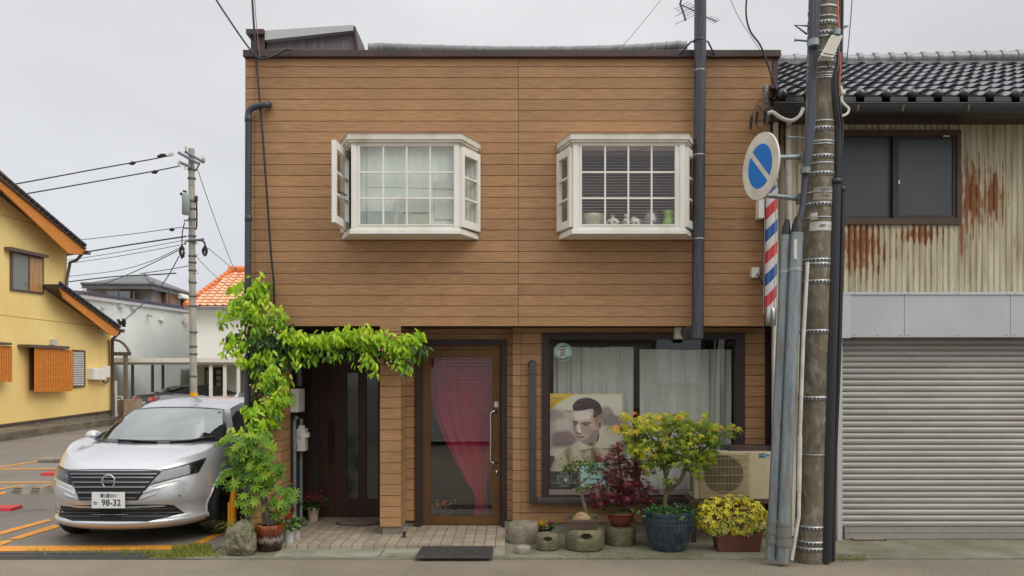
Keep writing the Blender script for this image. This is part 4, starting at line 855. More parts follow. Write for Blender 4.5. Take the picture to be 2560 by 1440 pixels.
# ================================================================= NEIGHBOUR ON THE RIGHT
DN = 8.2
nb = thing('corner_house', 'old house of rusty cream corrugated sheet with grey shutter and black tiled roof', 'house', (X(2330, DN), DN, 0))
xa, xb = X(1948, DN), 7.2
ox = nb['_o'][0]
hwn = (X(2078, DN), X(2397, DN), Z(561, DN), Z(329, DN))
rm_ = rust_wall_mat(0, 0, [(X(2145, DN) - ox, Z(612, DN), .44, .44), (X(2428, DN) - ox, Z(495, DN), .26, .62), (X(2482, DN) - ox, Z(490, DN), .2, .45), (X(2405, DN) - ox, Z(590, DN), .06, .35), (X(2300, DN) - ox, Z(585, DN), .35, .14), (X(1960, DN) - ox, Z(340, DN), .1, .35), (X(2250, DN) - ox, Z(300, DN), 1.2, .06)])
def corrugated(mb, x0, x1, z0, z1, y, pitch=.0605, dep=.014):
    n = int((x1 - x0) / pitch); rows = []
    for i in range(n):
        b = x0 + i * pitch
        for t, h in ((0, 1), (.18, 0), (.72, 0), (.9, 1)): rows.append((b + t * pitch, y + h * dep))
    rows.append((x0 + n * pitch, y + dep)); rows.append((x1, y + dep))
    mb.grid([[(x, yy, z0) for x, yy in rows], [(x, yy, z1) for x, yy in rows]], False)
mb = MB()
zt, zb = Z(255, DN), Z(735, DN)
for r_ in rect_minus([(xa, xb, zb, zt)], hwn): corrugated(mb, *r_, DN)
corrugated(mb, xa, X(2094, DN), .03, zb, DN)
mb.build('corrugated_wall', rm_, nb)
mb = MB(); mb.box(xa - .005, xb, DN + .016, DN + .1, Z(561, DN) - 3, Z(561, DN)); mb.box(xa - .005, X(2078, DN), DN + .016, DN + .1, Z(561, DN), zt); mb.box(X(2397, DN), xb, DN + .016, DN + .1, Z(561, DN), zt); mb.box(X(2078, DN), X(2397, DN), DN + .016, DN + .1, Z(329, DN), zt)
mb.box(xb - .1, xb, DN + .1, 13, 0, 4.4); mb.box(xa, xb - .1, 12.9, 13, 0, 4.4); mb.box(X(2078, DN) - .3, X(2397, DN) + .3, DN + .6, DN + .7, 2.2, 4.4); mb.build('inner_wall', M['room'], nb)
# window
mb = MB(); y = DN
x0, x1, z0, z1 = X(2078, y), X(2399, y), Z(561, y), Z(329, y)
mb.box(x0, x1, y - .03, y + .06, z0 - .005, z0 + .06); mb.box(x0, x1, y - .035, y + .06, z1 - .05, z1 + .005); mb.box(x0, x0 + .05, y - .028, y + .06, z0 + .06, z1 - .05); mb.box(x1 - .04, x1, y - .028, y + .06, z0 + .06, z1 - .05)
nw = mb.build('window', mat('brown_window_frame', srgb(86, 66, 54), .5, .2, c2=srgb(70, 54, 46), scale=5), nb)
xm = X(2238, y)
mb = MB(); mb.box(xm - .03, xm + .03, y - .015, y + .01, z0 + .06, z1 - .05); mb.box(xm + .03, x1 - .04, y - .012, y + .01, z0 + .06, z0 + .09); mb.box(xm + .03, x1 - .04, y - .012, y + .01, z1 - .08, z1 - .05); mb.box(x1 - .075, x1 - .04, y - .012, y + .01, z0 + .09, z1 - .08); mb.box(x0 + .05, xm - .03, y + .02, y + .04, z0 + .06, z0 + .085); mb.build('sash', M['dark_trim'], nw)
mb = MB(); mb.box(xm + .03, x1 - .075, y + .0, y + .004, z0 + .09, z1 - .08); mb.box(x0 + .05, xm - .02, y + .03, y + .034, z0 + .085, z1 - .05); mb.build('frosted_pane', M['frost'], nw)
mb = MB(); mb.pxbox(2246, 2250, 450, 460, y - .03, y - .014); mb.pxbox(2358, 2374, 338, 342, y - .04, y - .034); mb.split_build('window_latch', M['alum'], nw)
# fascia, jamb, shutter
df = 7.98
mb = MB(); cuts = [X(2126, df), X(2261, df), X(2526, df), X(2792, df), X(3058, df)]
for a, b in zip(cuts, cuts[1:]): mb.box(a + .002, b - .002, df, df + .2, Z(843, df), Z(737, df))
fa = mb.build('sign_fascia', M['fascia'], nb, bevel=.003)
mb = MB(); mb.box(X(2098, df), X(3058, df), df - .012, df + .2, Z(737, df) + .001, Z(730, df)); mb.box(X(2098, df), X(2126, df), df - .008, df + .2, Z(845, df), Z(737, df)); mb.build('fascia_trim', M['alum'], fa)
mb = MB()
for a, b in zip(cuts, cuts[1:]):
    for px in (a + .04, (a + b) / 2, b - .04):
        mb.lathe([(.005, 0), (.004, -.003), (.001, -.003)], (px, df, Z(838, df)), 8, axis='y'); mb.lathe([(.005, 0), (.004, -.003), (.001, -.003)], (px, df - .012, Z(734, df)), 8, axis='y')
mb.build('fascia_screws', M['ink'], fa)
mb = MB(); mb.box(X(2094, 8.05), X(2106, 8.05), 8.05, DN + .1, .015, Z(845, 8.05)); mb.build('shutter_guide', M['alum'], nb)
mb = MB(); ys = DN - .06; z = Z(1318, ys); x0s, x1s = X(2105, ys), 6.9; pitch = .0602; prof = []
while z < Z(843, ys) + .05:
    prof += [(ys + .016, z), (ys + .018, z + .006), (ys + .003, z + .010), (ys, z + .022), (ys + .001, z + .040), (ys + .008, z + .052)]; z += pitch
mb.grid([[(x0s, a, b) for a, b in prof], [(x1s, a, b) for a, b in prof]], False, True)
sh = mb.build('roller_shutter', M['shutter'], nb, smooth_angle=30)
mb = MB(); mb.box(x0s + .02, x1s, ys - .02, ys + .03, .018, Z(1318, ys)); mb.box(x0s + .02, x1s, ys - .026, ys - .0195, Z(1330, ys), Z(1327, ys))
for px in (2120, 2234, 2354, 2475): mb.lathe([(.008, 0), (.006, -.006), (.001, -.006)], (X(px, ys), ys - .02, Z(1322, ys)), 8, axis='y')
mb.build('shutter_bottom_bar', M['shutter'], sh)
# tiled roof
def tile_roof(mb, o, u, s, nrm, cols, rows, tw, tl, h=.032, lift=.03, keep=None, seg=8):
    o, u, s, nrm = Vector(o), Vector(u).normalized(), Vector(s).normalized(), Vector(nrm).normalized()
    def hh(t):
        t = t % 1.0
        return h * (math.cos(t * 2 * PI) * .5 + .5 + .25 * math.cos(t * 4 * PI + .6))
    for r in range(rows):
        for c in range(cols):
            if keep and not keep(c + .5, r + .5): continue
            jz = R.uniform(-.003, .003)
            a = [o + u * ((c + i / seg) * tw) + s * (r * tl) + nrm * (hh(i / seg) + lift + jz) for i in range(seg + 1)]
            b = [o + u * ((c + i / seg) * tw) + s * ((r + 1.12) * tl) + nrm * (hh(i / seg) + .002) for i in range(seg + 1)]
            e_ = [p - nrm * .022 for p in a]
            mb.cur_r = R.random(); mb.grid([e_, a], False); mb.grid([a, b], True)
eo = Vector((2.62, 7.74, Z(247, 7.74))); sv = Vector((0, 1, .5)).normalized(); nv = Vector((0, -.5, 1)).normalized()
mb = MB(); tile_roof(mb, eo, (1, 0, 0), sv, nv, 17, 15, .251, .224)
rf = mb.build('tiled_roof', M['rooftile'], nb)
mb = MB()
for c in range(18):
    p = eo + Vector((c * .251, -.005, .0)) + nv * .045; mb.sphere(p, .047, 10)
    mb.slab([(p.x + .04, p.y + .0), (p.x + .21, p.y + .0), (p.x + .21, p.y + .03), (p.x + .04, p.y + .03)], p.z - .075, p.z - .03)
mb.build('eave_end_tile', M['rooftile'], rf)
rp = eo + sv * (15 * .224); mb = MB()
mb.tube([rp + Vector((0, 0, .05)), rp + Vector((2.1, 0, .06)), rp + Vector((4.4, 0, .12))], .085, 12); mb.box(rp.x, rp.x + 4.3, rp.y - .09, rp.y + .09, rp.z - .1, rp.z + .03); rr_ = mb.build('ridge_tile', M['ridge'], rf)
mb = MB(); k = .1
while k < 4.3: q = rp + Vector((k, 0, .05 + .07 * (k / 4.4) ** 1.5)); mb.tube([q, q + Vector((.06, 0, 0))], .098, 12); k += .214
mb.split_build('ridge_cover', M['ridge'], rf)
mb = MB(); mb.grid([[eo + Vector((0, .02, -.03)), eo + Vector((4.4, .02, -.03))], [rp + Vector((0, 0, -.03)), rp + Vector((4.4, 0, -.03))], [rp + Vector((0, 2.6, -1.2)), rp + Vector((4.4, 2.6, -1.2))]], False); mb.grid([[(eo.x, 7.8, eo.z - .12), (eo.x + 4.4, 7.8, eo.z - .12)], [(eo.x, DN + .1, eo.z - .1), (eo.x + 4.4, DN + .1, eo.z - .1)]], False); mb.box(eo.x, eo.x + 4.4, 7.79, 7.83, eo.z - .13, eo.z - .02); mb.build('eave_board', M['dark_trim'], rf)
# gutter: a half pipe with hangers
mb = MB(); g0, g1 = Vector((X(1930, 7.68), 7.68, Z(262, 7.68))), Vector((6.6, 7.68, Z(264, 7.68))); rows = []
for q in range(0, 11):
    an = PI + PI * q / 10; rows.append([g0 + Vector((0, .06 * math.cos(an), .075 * math.sin(an))), g1 + Vector((0, .06 * math.cos(an), .075 * math.sin(an)))])
mb.grid(rows, True); mb.tube([g0 + Vector((0, -.06, 0)), g1 + Vector((0, -.06, 0))], .006, 6); mb.grid([[g0 + Vector((0, .06, 0)), g1 + Vector((0, .06, 0))], [g0 + Vector((0, .06, -.05)), g1 + Vector((0, .06, -.05))]], False)
gt = mb.build('gutter', mat('black_gutter', (.03, .032, .036), .35), nb)
mb = MB()
for px in (2147, 2260, 2423, 2590): mb.tube([W(px, 262, 7.62), W(px - 3, 276, 7.64), W(px - 9, 285, 7.9), W(px - 12, 292, 8.15)], .007, 6)
mb.split_build('gutter_hanger', M['galv_plain'], gt)
mb = MB(); mb.tube(spline([W(1978, 290, 8.1), W(1972, 310, 8.12), W(1972, 345, 8.13), W(1972, 900, 8.13)], 4), .03, 10); mb.build('downpipe', M['white_plastic'], nb)
mb = MB(); dq = 8.12; mb.pxbox(1934, 1946, 300, 1330, dq, dq + .06); mb.build('corner_strip', M['cream_dirty'], nb)

# ================================================================= BARBER POLE, WALL FITTINGS
bp = thing('barber_pole', 'red white and blue striped barber pole on the shop corner', 'barber pole', (X(1925, 7.98), 8.0, Z(815, 7.98)))
bm_ = bpy.data.materials.new('barber_stripes'); bm_.use_nodes = True; t_ = bm_.node_tree; b_ = t_.nodes['Principled BSDF']; L_ = t_.links.new
co_ = nn(t_, 'ShaderNodeTexCoord'); sp_ = nn(t_, 'ShaderNodeSeparateXYZ'); L_(co_.outputs['Object'], sp_.inputs[0])
mu_ = nn(t_, 'ShaderNodeMath', operation='MULTIPLY_ADD'); mu_.inputs[1].default_value = -1.05; L_(sp_.outputs[0], mu_.inputs[0]); L_(sp_.outputs[2], mu_.inputs[2])
dv_ = nn(t_, 'ShaderNodeMath', operation='DIVIDE'); dv_.inputs[1].default_value = .44; L_(mu_.outputs[0], dv_.inputs[0])
fr_ = nn(t_, 'ShaderNodeMath', operation='FRACT'); L_(dv_.outputs[0], fr_.inputs[0])
rp_ = nn(t_, 'ShaderNodeValToRGB'); rp_.color_ramp.interpolation = 'CONSTANT'; el = rp_.color_ramp.elements
el[0].position = 0; el[0].color = (*srgb(40, 92, 168), 1); el[1].position = .27; el[1].color = (*srgb(226, 224, 218), 1)
for p_, c_ in ((.5, srgb(214, 62, 66)), (.77, srgb(226, 224, 218))): q = el.new(p_); q.color = (*c_, 1)
L_(fr_.outputs[0], rp_.inputs[0]); L_(rp_.outputs[0], b_.inputs['Base Color']); b_.inputs['Roughness'].default_value = .25; b_.inputs['Coat Weight'].default_value = .6
mb = MB(); dB = 8.02; top, bot = W(1930, 470, dB), W(1926, 772, dB); mb.tube([bot, top], .057, 20); mb.build('striped_cylinder', bm_, bp)
mb = MB(); mb.lathe([(.03, -.175), (.052, -.17), (.058, -.09), (.060, 0), (.057, .005)], bot, 20); mb.build('lower_cap', M['chrome'], bp)
mb = MB(); mb.lathe([(.057, 0), (.062, .01), (.058, .09), (.04, .12), (.001, .125)], top, 20); mb.build('upper_cap', M['chrome'], bp)
mb = MB(); mb.tube([bot + Vector((-.062, .02, -.05)), top + Vector((-.062, .02, .05))], .006, 6); mb.tube([bot + Vector((.062, .02, -.05)), top + Vector((.062, .02, .05))], .006, 6); mb.tube([bot + Vector((.022, -.056, 0)), top + Vector((.022, -.056, 0))], .0025, 6); mb.pxbox(1912, 1938, 470, 790, 8.085, 8.145); mb.build('side_rail', M['chrome'], bp)
mb = MB(); mb.pxbox(1897, 1911, 498, 545, 8.02, 8.13); mb.build('power_box', M['cream'], bp, bevel=.004)
so_ = thing('socket_box', 'small cream power socket box on the cladding beside the barber pole', 'socket box', (X(1889, 8.1), 8.1, Z(696, 8.1)))
mb = MB(); mb.pxbox(1880, 1899, 668, 694, 8.08, 8.148); mb.build('box', M['cream_dirty'], so_, bevel=.006)
mb = MB(); mb.tube(spline([W(1893, 684, 8.07), W(1897, 692, 8.05), W(1902, 702, 8.06), W(1911, 716, 8.08)], 5), .007, 6); mb.build('plug_cord', M['blackplastic'], so_)
sv_ = thing('service_bracket', 'perforated steel bracket with black cable splices under the parapet corner', 'cable bracket', (X(1917, 8.1), 8.1, Z(300, 8.1)))
mb = MB(); mb.pxbox(1913, 1921, 212, 306, 8.12, 8.148); br = mb.build('bracket', M['galv_plain'], sv_)
mb = MB()
for py in range(218, 296, 13): mb.pxbox(1915.5, 1918.5, py, py + 4, 8.1185, 8.121)
mb.build('bracket_hole', M['slot'], br)
for a in ((1879, 290, 1876, 322), (1893, 280, 1890, 308), (1912, 278, 1911, 308)):
    mb = MB(); mb.tube([W(a[0], a[1], 8.03), W(a[2], a[3], 8.03)], .014, 8); mb.build('splice', M['blackplastic'], sv_)
mb = MB()
for q in ([(1916, 262), (1905, 250), (1892, 258), (1884, 278), (1879, 292)], [(1895, 262), (1896, 274), (1893, 284)], [(1895, 262), (1908, 276), (1912, 282)], [(1876, 320), (1880, 332), (1896, 338), (1908, 332), (1911, 306)], [(1890, 306), (1896, 320), (1906, 326)]):
    mb.tube(spline([W(a, b, 8.03) for a, b in q], 4), .006, 6)
mb.build('loop_wire', mat('pinkish_wire', srgb(110, 92, 88), .6), sv_)

# ================================================================= UTILITY POLE
up = thing('utility_pole', 'tall weathered concrete utility pole with bands, conduits and cables', 'utility pole', (2.70, 7.2, 0))
def pc(z, dx=0, dy=0): return Vector((2.697 + .0238 * z + dx, 7.2 + dy, z))
def pr(z): return .141 - .0022 * z
mb = MB(); mb.tube([pc(z) for z in (0, 1, 2, 3, 4, 5, 6, 7.6)], [pr(z) for z in (0, 1, 2, 3, 4, 5, 6, 7.6)], 28); mb.build('shaft', M['poleconc'], up)
mb = MB()
mb_p = MB(); mb_s = MB()
def zpole(py): return EYE - (py - CY) * (7.2 - .14) / FPX
def ring(b, z, r, h, th=.004, n=26): b.lathe([(r, -h), (r + th, -h), (r + th, h), (r, h)], pc(z), n, cap=False)
for py, h in ((11, 3), (36, 2), (87, 2.5), (124, 2.5), (132, 2), (149, 3), (166, 2), (179, 1.6), (186, 1.6), (191, 1.6), (299, 2), (350, 2.5), (357, 2), (405, 2), (478, 2), (541, 1.5), (1138, 1.4)):
    mb = MB(); ring(mb, zpole(py), pr(zpole(py)), h * .0037); mb.build('steel_strap', M['galv_plain'], up)
pass
for py in (52, 78, 318, 388, 431, 508, 649, 660, 703, 828, 996, 1322, 1360, 1376):
    mb_p, mb_s = MB(), MB(); z = zpole(py); r = pr(z); ring(mb_p, z, r, .019, .005)
    for k in range(14):
        q = -PI / 2 + (k - 6.5) * .23; c = pc(z) + Vector((math.cos(q), math.sin(q), 0)) * (r + .0045); t = Vector((-math.sin(q), math.cos(q), 0)); n_ = Vector((math.cos(q), math.sin(q), 0))
        p = [c + t * sx * .0085 + Vector((0, 0, sz * .009)) + n_ * .0022 for sx, sz in ((-1, -1), (1, -1), (1, 1), (-1, 1))]
        mb_s.add(p, [(0, 1, 2, 3)], False)
    bnd = mb_p.build('perforated_band', M['galv_plain'], up); mb_s.build('band_slot', M['slot'], bnd)
def pw(px, py, d): return W(px, py, d)
# conduits
for (a, b, r, nm) in ((pw(1965, 588, 7.06), pw(1927, 1396, 7.06), .043, 'conduit'), (pw(1992, 582, 7.02), pw(1956, 1404, 7.02), .056, 'conduit')):
    mb = MB(); mb.tube([a, lerp(a, b, .3), lerp(a, b, .6), b], r, 18); cd = mb.build(nm, M['galv'], up)
    mb = MB()
    for t, l in ((.885, .03), (.915, .045), (.945, .03)):
        c = lerp(a, b, t); mb.tube([c + Vector((0, 0, l / 2)), c - Vector((0, 0, l / 2))], r + .012, 18)
    c0, c1 = lerp(a, b, .88), lerp(a, b, .955); mb.tube([c0, c1], r + .007, 18); mb.build('coupling', mat('grey_coupling', srgb(112, 114, 108), .6), cd)
    mb = MB(); mb.tube([a + Vector((0, 0, .0)), a + Vector((.004, 0, .06)), a + Vector((.012, 0, .14))], [r * .95, r * .8, r * .45], 14); mb.build('tapered_sleeve', M['blackplastic'], cd)
    mb = MB(); c = lerp(a, b, .112); mb.tube([c + Vector((0, 0, .016)), c - Vector((0, 0, .016))], r + .004, 18); mb.build('pipe_strap', M['galv_plain'], cd)
mb = MB(); mb.pxbox(1985, 1993, 598, 648, 6.955, 6.962); mb.build('conduit_label', M['white_plastic'], up)
mb = MB(); mb.tube([pw(2089, 448, 7.12), pw(2080, 800, 7.11), pw(2070, 1150, 7.1), pw(2064, 1404, 7.1)], .050, 16); mb.lathe([(.05, 0), (.056, 0), (.056, .05), (.05, .05)], pw(2089, 462, 7.12), 16); mb.build('black_conduit', M['blackplastic'], up)
mb = MB(); mb.tube(spline([pw(2106, 474, 7.22), pw(2103, 640, 7.22), pw(2096, 900, 7.2), pw(2086, 1150, 7.2), pw(2081, 1402, 7.18)], 4), .024, 12); mb.sphere(pw(2106, 474, 7.22), .034, 8); mb.build('thin_black_conduit', M['blackplastic'], up)
mb = MB(); mb.tube([pw(2019, 655, 7.0), pw(2008, 850, 7.0), pw(1999, 1110, 7.0), pw(1997, 1290, 7.0), pw(1979, 1400, 7.0)], .0165, 10); mb.tube([pw(1999.5, 1090, 7.0), pw(1997, 1228, 7.0)], .021, 10); mb.build('white_conduit', M['white_plastic'], up)
# cables down the pole
mb = MB()
for i, (dx, r) in enumerate(((0, .021), (7, .021), (13, .018), (-5, .012))):
    mb.tube(spline([pw(2032 + dx, -60, 7.03), pw(2031 + dx, 60, 7.03), pw(2028 + dx * .7, 180, 7.03), pw(2024 + dx * .8, 300, 7.03), pw(2016 + dx * .6, 400, 7.02), pw(2010 + dx * .4, 440, 7.02), pw(2006 + dx * .3, 505, 7.02), pw(1999 + dx * .3, 545, 7.01), pw(1995, 575, 7.02)], 5), r, 8)
mb.build('riser_cable', M['cable'], up)
mb = MB()
for i, (dx, r) in enumerate(((0, .02), (8, .014), (-6, .012))):
    mb.tube(spline([pw(2098 + dx, -60, 7.16), pw(2097 + dx, 70, 7.16), pw(2094 + dx, 160, 7.1), pw(2086 + dx, 200, 7.08), pw(2092 + dx, 270, 7.08), pw(2098 + dx, 330, 7.1), pw(2094 + dx * .5, 400, 7.1), pw(2089, 455, 7.12)], 5), r, 8)
mb.build('black_riser_cable', M['blackplastic'], up)
mb = MB(); mb.tube(spline([pw(2093, -40, 7.0), pw(2096, 40, 7.0), pw(2099, 80, 6.99)], 4), .006, 6); mb.tube([pw(2101, 130, 7.02), pw(2100, 200, 7.02), pw(2098, 240, 7.02)], .005, 6); mb.build('orange_wire', mat('orange_wire', srgb(220, 100, 70), .5), up)
mb = MB(); mb.tube([pw(2034, 100, 6.99), pw(2034, 116, 6.99)], .05, 12); mb.build('cable_clamp', M['galv'], up); mb = MB(); mb.tube([pw(2014, 420, 6.985), pw(2013, 434, 6.985)], .045, 12); mb.build('cable_clamp', M['galv'], up)
for a, b in (((1990, 100), (2022, 103)), ((1974, 343), (2010, 345))): mb = MB(); mb.tube([pw(*a, 7.1), pw(*b, 7.15)], .009, 8); mb.tube([pw(*a, 7.1) + Vector((-.012, 0, 0)), pw(*a, 7.1)], .016, 8); mb.build('step_bolt', M['galv'], up)
mb = MB(); mb.tube([pw(2020, 65, 7.2), pw(1987, 63, 7.2), pw(2018, 86, 7.2)], .008, 6); mb.build('step_bracket', M['pipe'], up); mb = MB(); mb.tube([pw(2098, 66, 7.25), pw(2121, 65, 7.25), pw(2100, 76, 7.25)], .008, 6); mb.build('step_bracket', M['pipe'], up)
mb = MB(); mb.tube(spline([pw(2102, 215, 7.0), pw(2106, 232, 7.0), pw(2104, 250, 7.0), pw(2112, 262, 7.0), pw(2122, 272, 7.0), pw(2118, 284, 7.0), pw(2106, 290, 7.0)], 5), .011, 8); mb.sphere(pw(2108, 232, 6.99), .022, 8); mb.build('insulator_hook', M['cream_dirty'], up)
lbm = M['white_plastic']
def polelabel(py0, py1, m, a0=-2.6, a1=-.9, dr=.0015):
    b = MB(); z0, z1 = zpole(py1), zpole(py0); rows = []
    for z in (z0, z1): rows.append([pc(z) + Vector((math.cos(lerp(a0, a1, i / 14)), math.sin(lerp(a0, a1, i / 14)), 0)) * (pr(z) + dr) for i in range(15)])
    b.grid(rows, True); return b.build('pole_label', m, up)
polelabel(553, 575, lbm, -2.5, -.75); polelabel(466, 498, mat('worn_label', srgb(150, 144, 128), .7), -2.3, -.8); polelabel(530, 546, M['white'], -2.45, -2.0)
zq = zpole(564); text('佃町 一五', .030, pc(zq, .02, -pr(zq) - .006), M['ink'], up, 'label_lettering'); text('8324', .04, pc(zpole(474), .0, -pr(2) - .006), M['ink'], up, 'label_lettering'); text('ウ40', .04, pc(zpole(489), .0, -pr(2) - .006), M['ink'], up, 'label_lettering')
# ---- street lamp
la = thing('street_lamp', 'small tilted grey street light hung on the utility pole', 'street lamp', tuple(W(2085, 110, 6.95)))
fr = [W(2080, 86, 6.98), W(2108, 88, 7.02), W(2084, 143, 6.86), W(2053, 138, 6.82)]
nrm = (fr[1] - fr[0]).cross(fr[3] - fr[0]).normalized()
if nrm.y > 0: nrm = -nrm
mb = MB(); bk_ = [p - nrm * .05 for p in fr]; mb.hexa([bk_[3], bk_[2], bk_[1], bk_[0], fr[3], fr[2], fr[1], fr[0]]); mb.build('housing', M['white_plastic'], la, bevel=.006)
mb = MB(); c = sum(fr, Vector()) / 4; q = [c + (p - c) * .84 + nrm * .002 for p in fr]; q2 = [p + nrm * .008 for p in q]; mb.hexa([q[3], q[2], q[1], q[0], q2[3], q2[2], q2[1], q2[0]]); mb.build('diffuser', mat('lamp_diffuser', srgb(150, 146, 126), .35), la)
mb = MB(); mb.tube([W(2093, 74, 7.0), W(2092, 88, 7.0)], .032, 12); mb.tube([W(2093, 80, 7.02), W(2075, 80, 7.08)], .02, 8); mb.build('photo_cell', M['galv'], la)
mb = MB(); mb.tube(spline([W(2068, 142, 6.9), W(2066, 158, 6.92), W(2074, 168, 6.95), W(2084, 160, 7.0), W(2086, 150, 7.02)], 4), .006, 6); mb.build('lamp_cord', M['blackplastic'], la)
# ---- no-parking sign
th = math.radians(76); sc_ = W(1904, 416, 7.0)
sg = thing('traffic_sign', 'round blue and white no-parking sign clamped to the utility pole', 'traffic sign', tuple(sc_))
nS = Vector((-math.sin(th), -math.cos(th), 0)); aS = Vector((math.cos(th), -math.sin(th), 0)); zS = Vector((0, 0, 1))
def disc(b, r, off, th_, n=48, pts=None):
    P_ = pts or [(r * math.cos(2 * PI * k / n), r * math.sin(2 * PI * k / n)) for k in range(n)]
    f = [sc_ + aS * x + zS * y + nS * (off + th_) for x, y in P_]; g = [sc_ + aS * x + zS * y + nS * off for x, y in P_]; m = len(P_)
    b.add(f + g, [tuple(range(m)), tuple(range(2 * m - 1, m - 1, -1))] + [(i, i + m, (i + 1) % m + m, (i + 1) % m) for i in range(m)], False)
RS = .290
mb = MB(); disc(mb, RS, 0, .016); mb.build('plate', mat('sign_white_sheet', srgb(226, 222, 208), .45, c2=srgb(204, 198, 180), scale=6), sg, smooth_angle=40)
blue = mat('sign_blue', srgb(16, 118, 206), .4); ri, hs = .192, .024
for sg_ in (1, -1):
    # half discs either side of a bar running from upper left to lower right
    n = 30; a0 = math.asin(hs / ri); pts = [(ri * math.cos(a0 + (PI - 2 * a0) * k / n), ri * math.sin(a0 + (PI - 2 * a0) * k / n) ) for k in range(n + 1)]
    an = math.radians(-45); q = []
    for x, y in pts:
        y *= sg_; q.append((x * math.cos(an) - y * math.sin(an), x * math.sin(an) + y * math.cos(an)))
    if sg_ < 0: q = q[::-1]
    mb = MB(); disc(mb, 0, .0165, .001, pts=q); mb.build('blue_half', blue, sg)
for (a, b) in (((1935, 394), (2008, 392)), ((1912, 488), (2000, 496))):
    mb = MB(); p0, p1 = W(*a, 7.02), W(*b, 7.1); mb.tube([p0, lerp(p0, p1, .7), p1], [.022, .024, .03], 8); mb.pxbox(b[0] - 4, b[0] + 10, b[1] - 12, b[1] + 12, 7.05, 7.12); mb.build('bracket_arm', M['galv'], sg)
# ---- rooftop aerial
an_ = thing('rooftop_aerial', 'thin television aerial with a bird-bone of rods behind the flue pipe', 'aerial', tuple(W(1720, 60, 10.2)))
an_['label'] = 'thin many-rodded television aerial rising behind the flue pipe'
dA = 10.2; mb = MB(); mb.tube([W(1701, 11, dA), W(1735, 27, dA), W(1767, 43, dA), W(1792, 54, dA + .1)], .007, 6); mb.tube([W(1701, 11, dA), W(1708, 30, dA), W(1714, 52, dA)], .012, 6); mb.tube([W(1710, -30, dA), W(1700, 12, dA)], .014, 6); ab = mb.build('boom', M['pipe'], an_)
mb = MB()
for (x, y) in ((1704, 14), (1710, 18), (1716, 22), (1722, 24), (1728, 28), (1733, 31), (1772, 45), (1779, 48), (1786, 51), (1791, 54)):
    l = 18 if x < 1740 else 9; mb.tube([W(x - l, y + l * .55, dA), W(x + l, y - l * .55, dA)], .0035, 5)
for y in (30, 50): mb.tube([W(1688, y + 11, dA), W(1735, y - 12, dA)], .0035, 5)
mb.build('element_rods', M['pipe'], an_)
mb = MB(); mb.tube([W(1740, 40, dA), W(1742, 300, dA)], .02, 8); mb.build('mast', M['galv'], an_)
# ---- overhead cables near the shop
def cable(name, pts, d, r, lab, m=None, grp='overhead cables by the shop'):
    q = [W(p[0], p[1], p[2] if len(p) > 2 else d) for p in pts]; mb = MB(); mb.tube(spline(q, 5), r, 6); o = mb.build(name, m or M['blackplastic']); return tag(o, lab, 'cable', grp)
cable('service_cable', [(520, -40), (541, 0), (575, 52), (612, 106), (638, 138), (656, 147), (690, 138), (714, 124), (728, 126)], 8.05, .010, 'thick dark cable dropping from the sky to the parapet corner and looping over')
cable('hanging_cable', [(629, -40), (632, 20), (640, 140), (648, 240), (656, 330), (664, 440), (671, 540), (678, 640), (684, 700), (686, 760)], 8.08, .011, 'long dark cable hanging down the cladding into the vine')
cable('thin_cable', [(636, -40), (638, 20), (645, 100), (652, 150)], 8.06, .004, 'thin red wire beside the hanging cable at the parapet', mat('red_wire', srgb(150, 90, 90), .5))
cable('thin_cable', [(1660, -10), (1620, 40), (1580, 88), (1550, 122), (1542, 136)], 11.0, .004, 'thin green guy wire running up from the roof ridge', mat('green_wire', srgb(110, 140, 120), .5))
cable('thin_cable', [(1825, -5), (1845, 40), (1875, 88), (1902, 128)], 10.0, .0035, 'fine grey wire behind the thick cable near the parapet end', M['cable'])
cable('service_cable', [(1867, -10), (1865, 25), (1868, 55), (1878, 82), (1900, 112), (1916, 150), (1925, 180), (1935, 205), (1942, 232), (1935, 250)], 8.0, .009, 'thick black cable curving down past the parapet end to the tiled eave')
cable('grey_hose', [(1920, 283), (1932, 281), (1948, 292), (1968, 301), (1985, 300), (2000, 288), (2008, 270)], 7.6, .018, 'pale grey sheathed cable sagging from the shop corner to the pole', M['white_plastic'])
cable('thin_cable', [(2131, -10), (2124, 80), (2116, 160), (2108, 220)], 7.1, .004, 'fine pale wire slanting down beside the utility pole', M['cable'])
# ================================================================= YELLOW HOUSE (gable side runs away from the camera)
YX = lambda d: -14.6 - (29 - d) * .045          # plan line of its wall
def dwall(px, off=0):                           # depth at which that wall (moved off metres towards +x) is seen in photo column px
    k = (px - CX) / FPX; return (-14.6 + off - 29 * .045) / (k - .045)
def YW(px, py, off=0): return W(px, py, dwall(px, off))
yh = thing('yellow_house', 'yellow rendered house with orange timber verges and slatted window screens', 'house', (-15, 26, 0))
def wallpoly(mb, pts, off, th):
    f = [YW(a, b, off) for a, b in pts]; n = len(f); g = [p - Vector((th, 0, 0)) for p in f]
    mb.add(f + g, [tuple(range(n)), tuple(range(2 * n - 1, n - 1, -1))] + [(i, i + n, (i + 1) % n + n, (i + 1) % n) for i in range(n)], False)
def edgefix(mb):
    bm = bmesh.new(); vs = [bm.verts.new(v) for v in mb.v]
    for f in mb.f: bm.faces.new([vs[i] for i in f])
    bmesh.ops.recalc_face_normals(bm, faces=bm.faces); mb.f = [[v.index for v in f.verts] for f in bm.faces]; bm.verts.index_update(); mb.f = [[v.index for v in f.verts] for f in bm.faces]; bm.free()
mb = MB(); wallpoly(mb, [(-260, 1096), (-260, 250), (0, 470), (168, 612), (166, 735), (278, 830), (278, 1027)], 0, .3); edgefix(mb); mb.build('wall', M['yellow_wall'], yh)
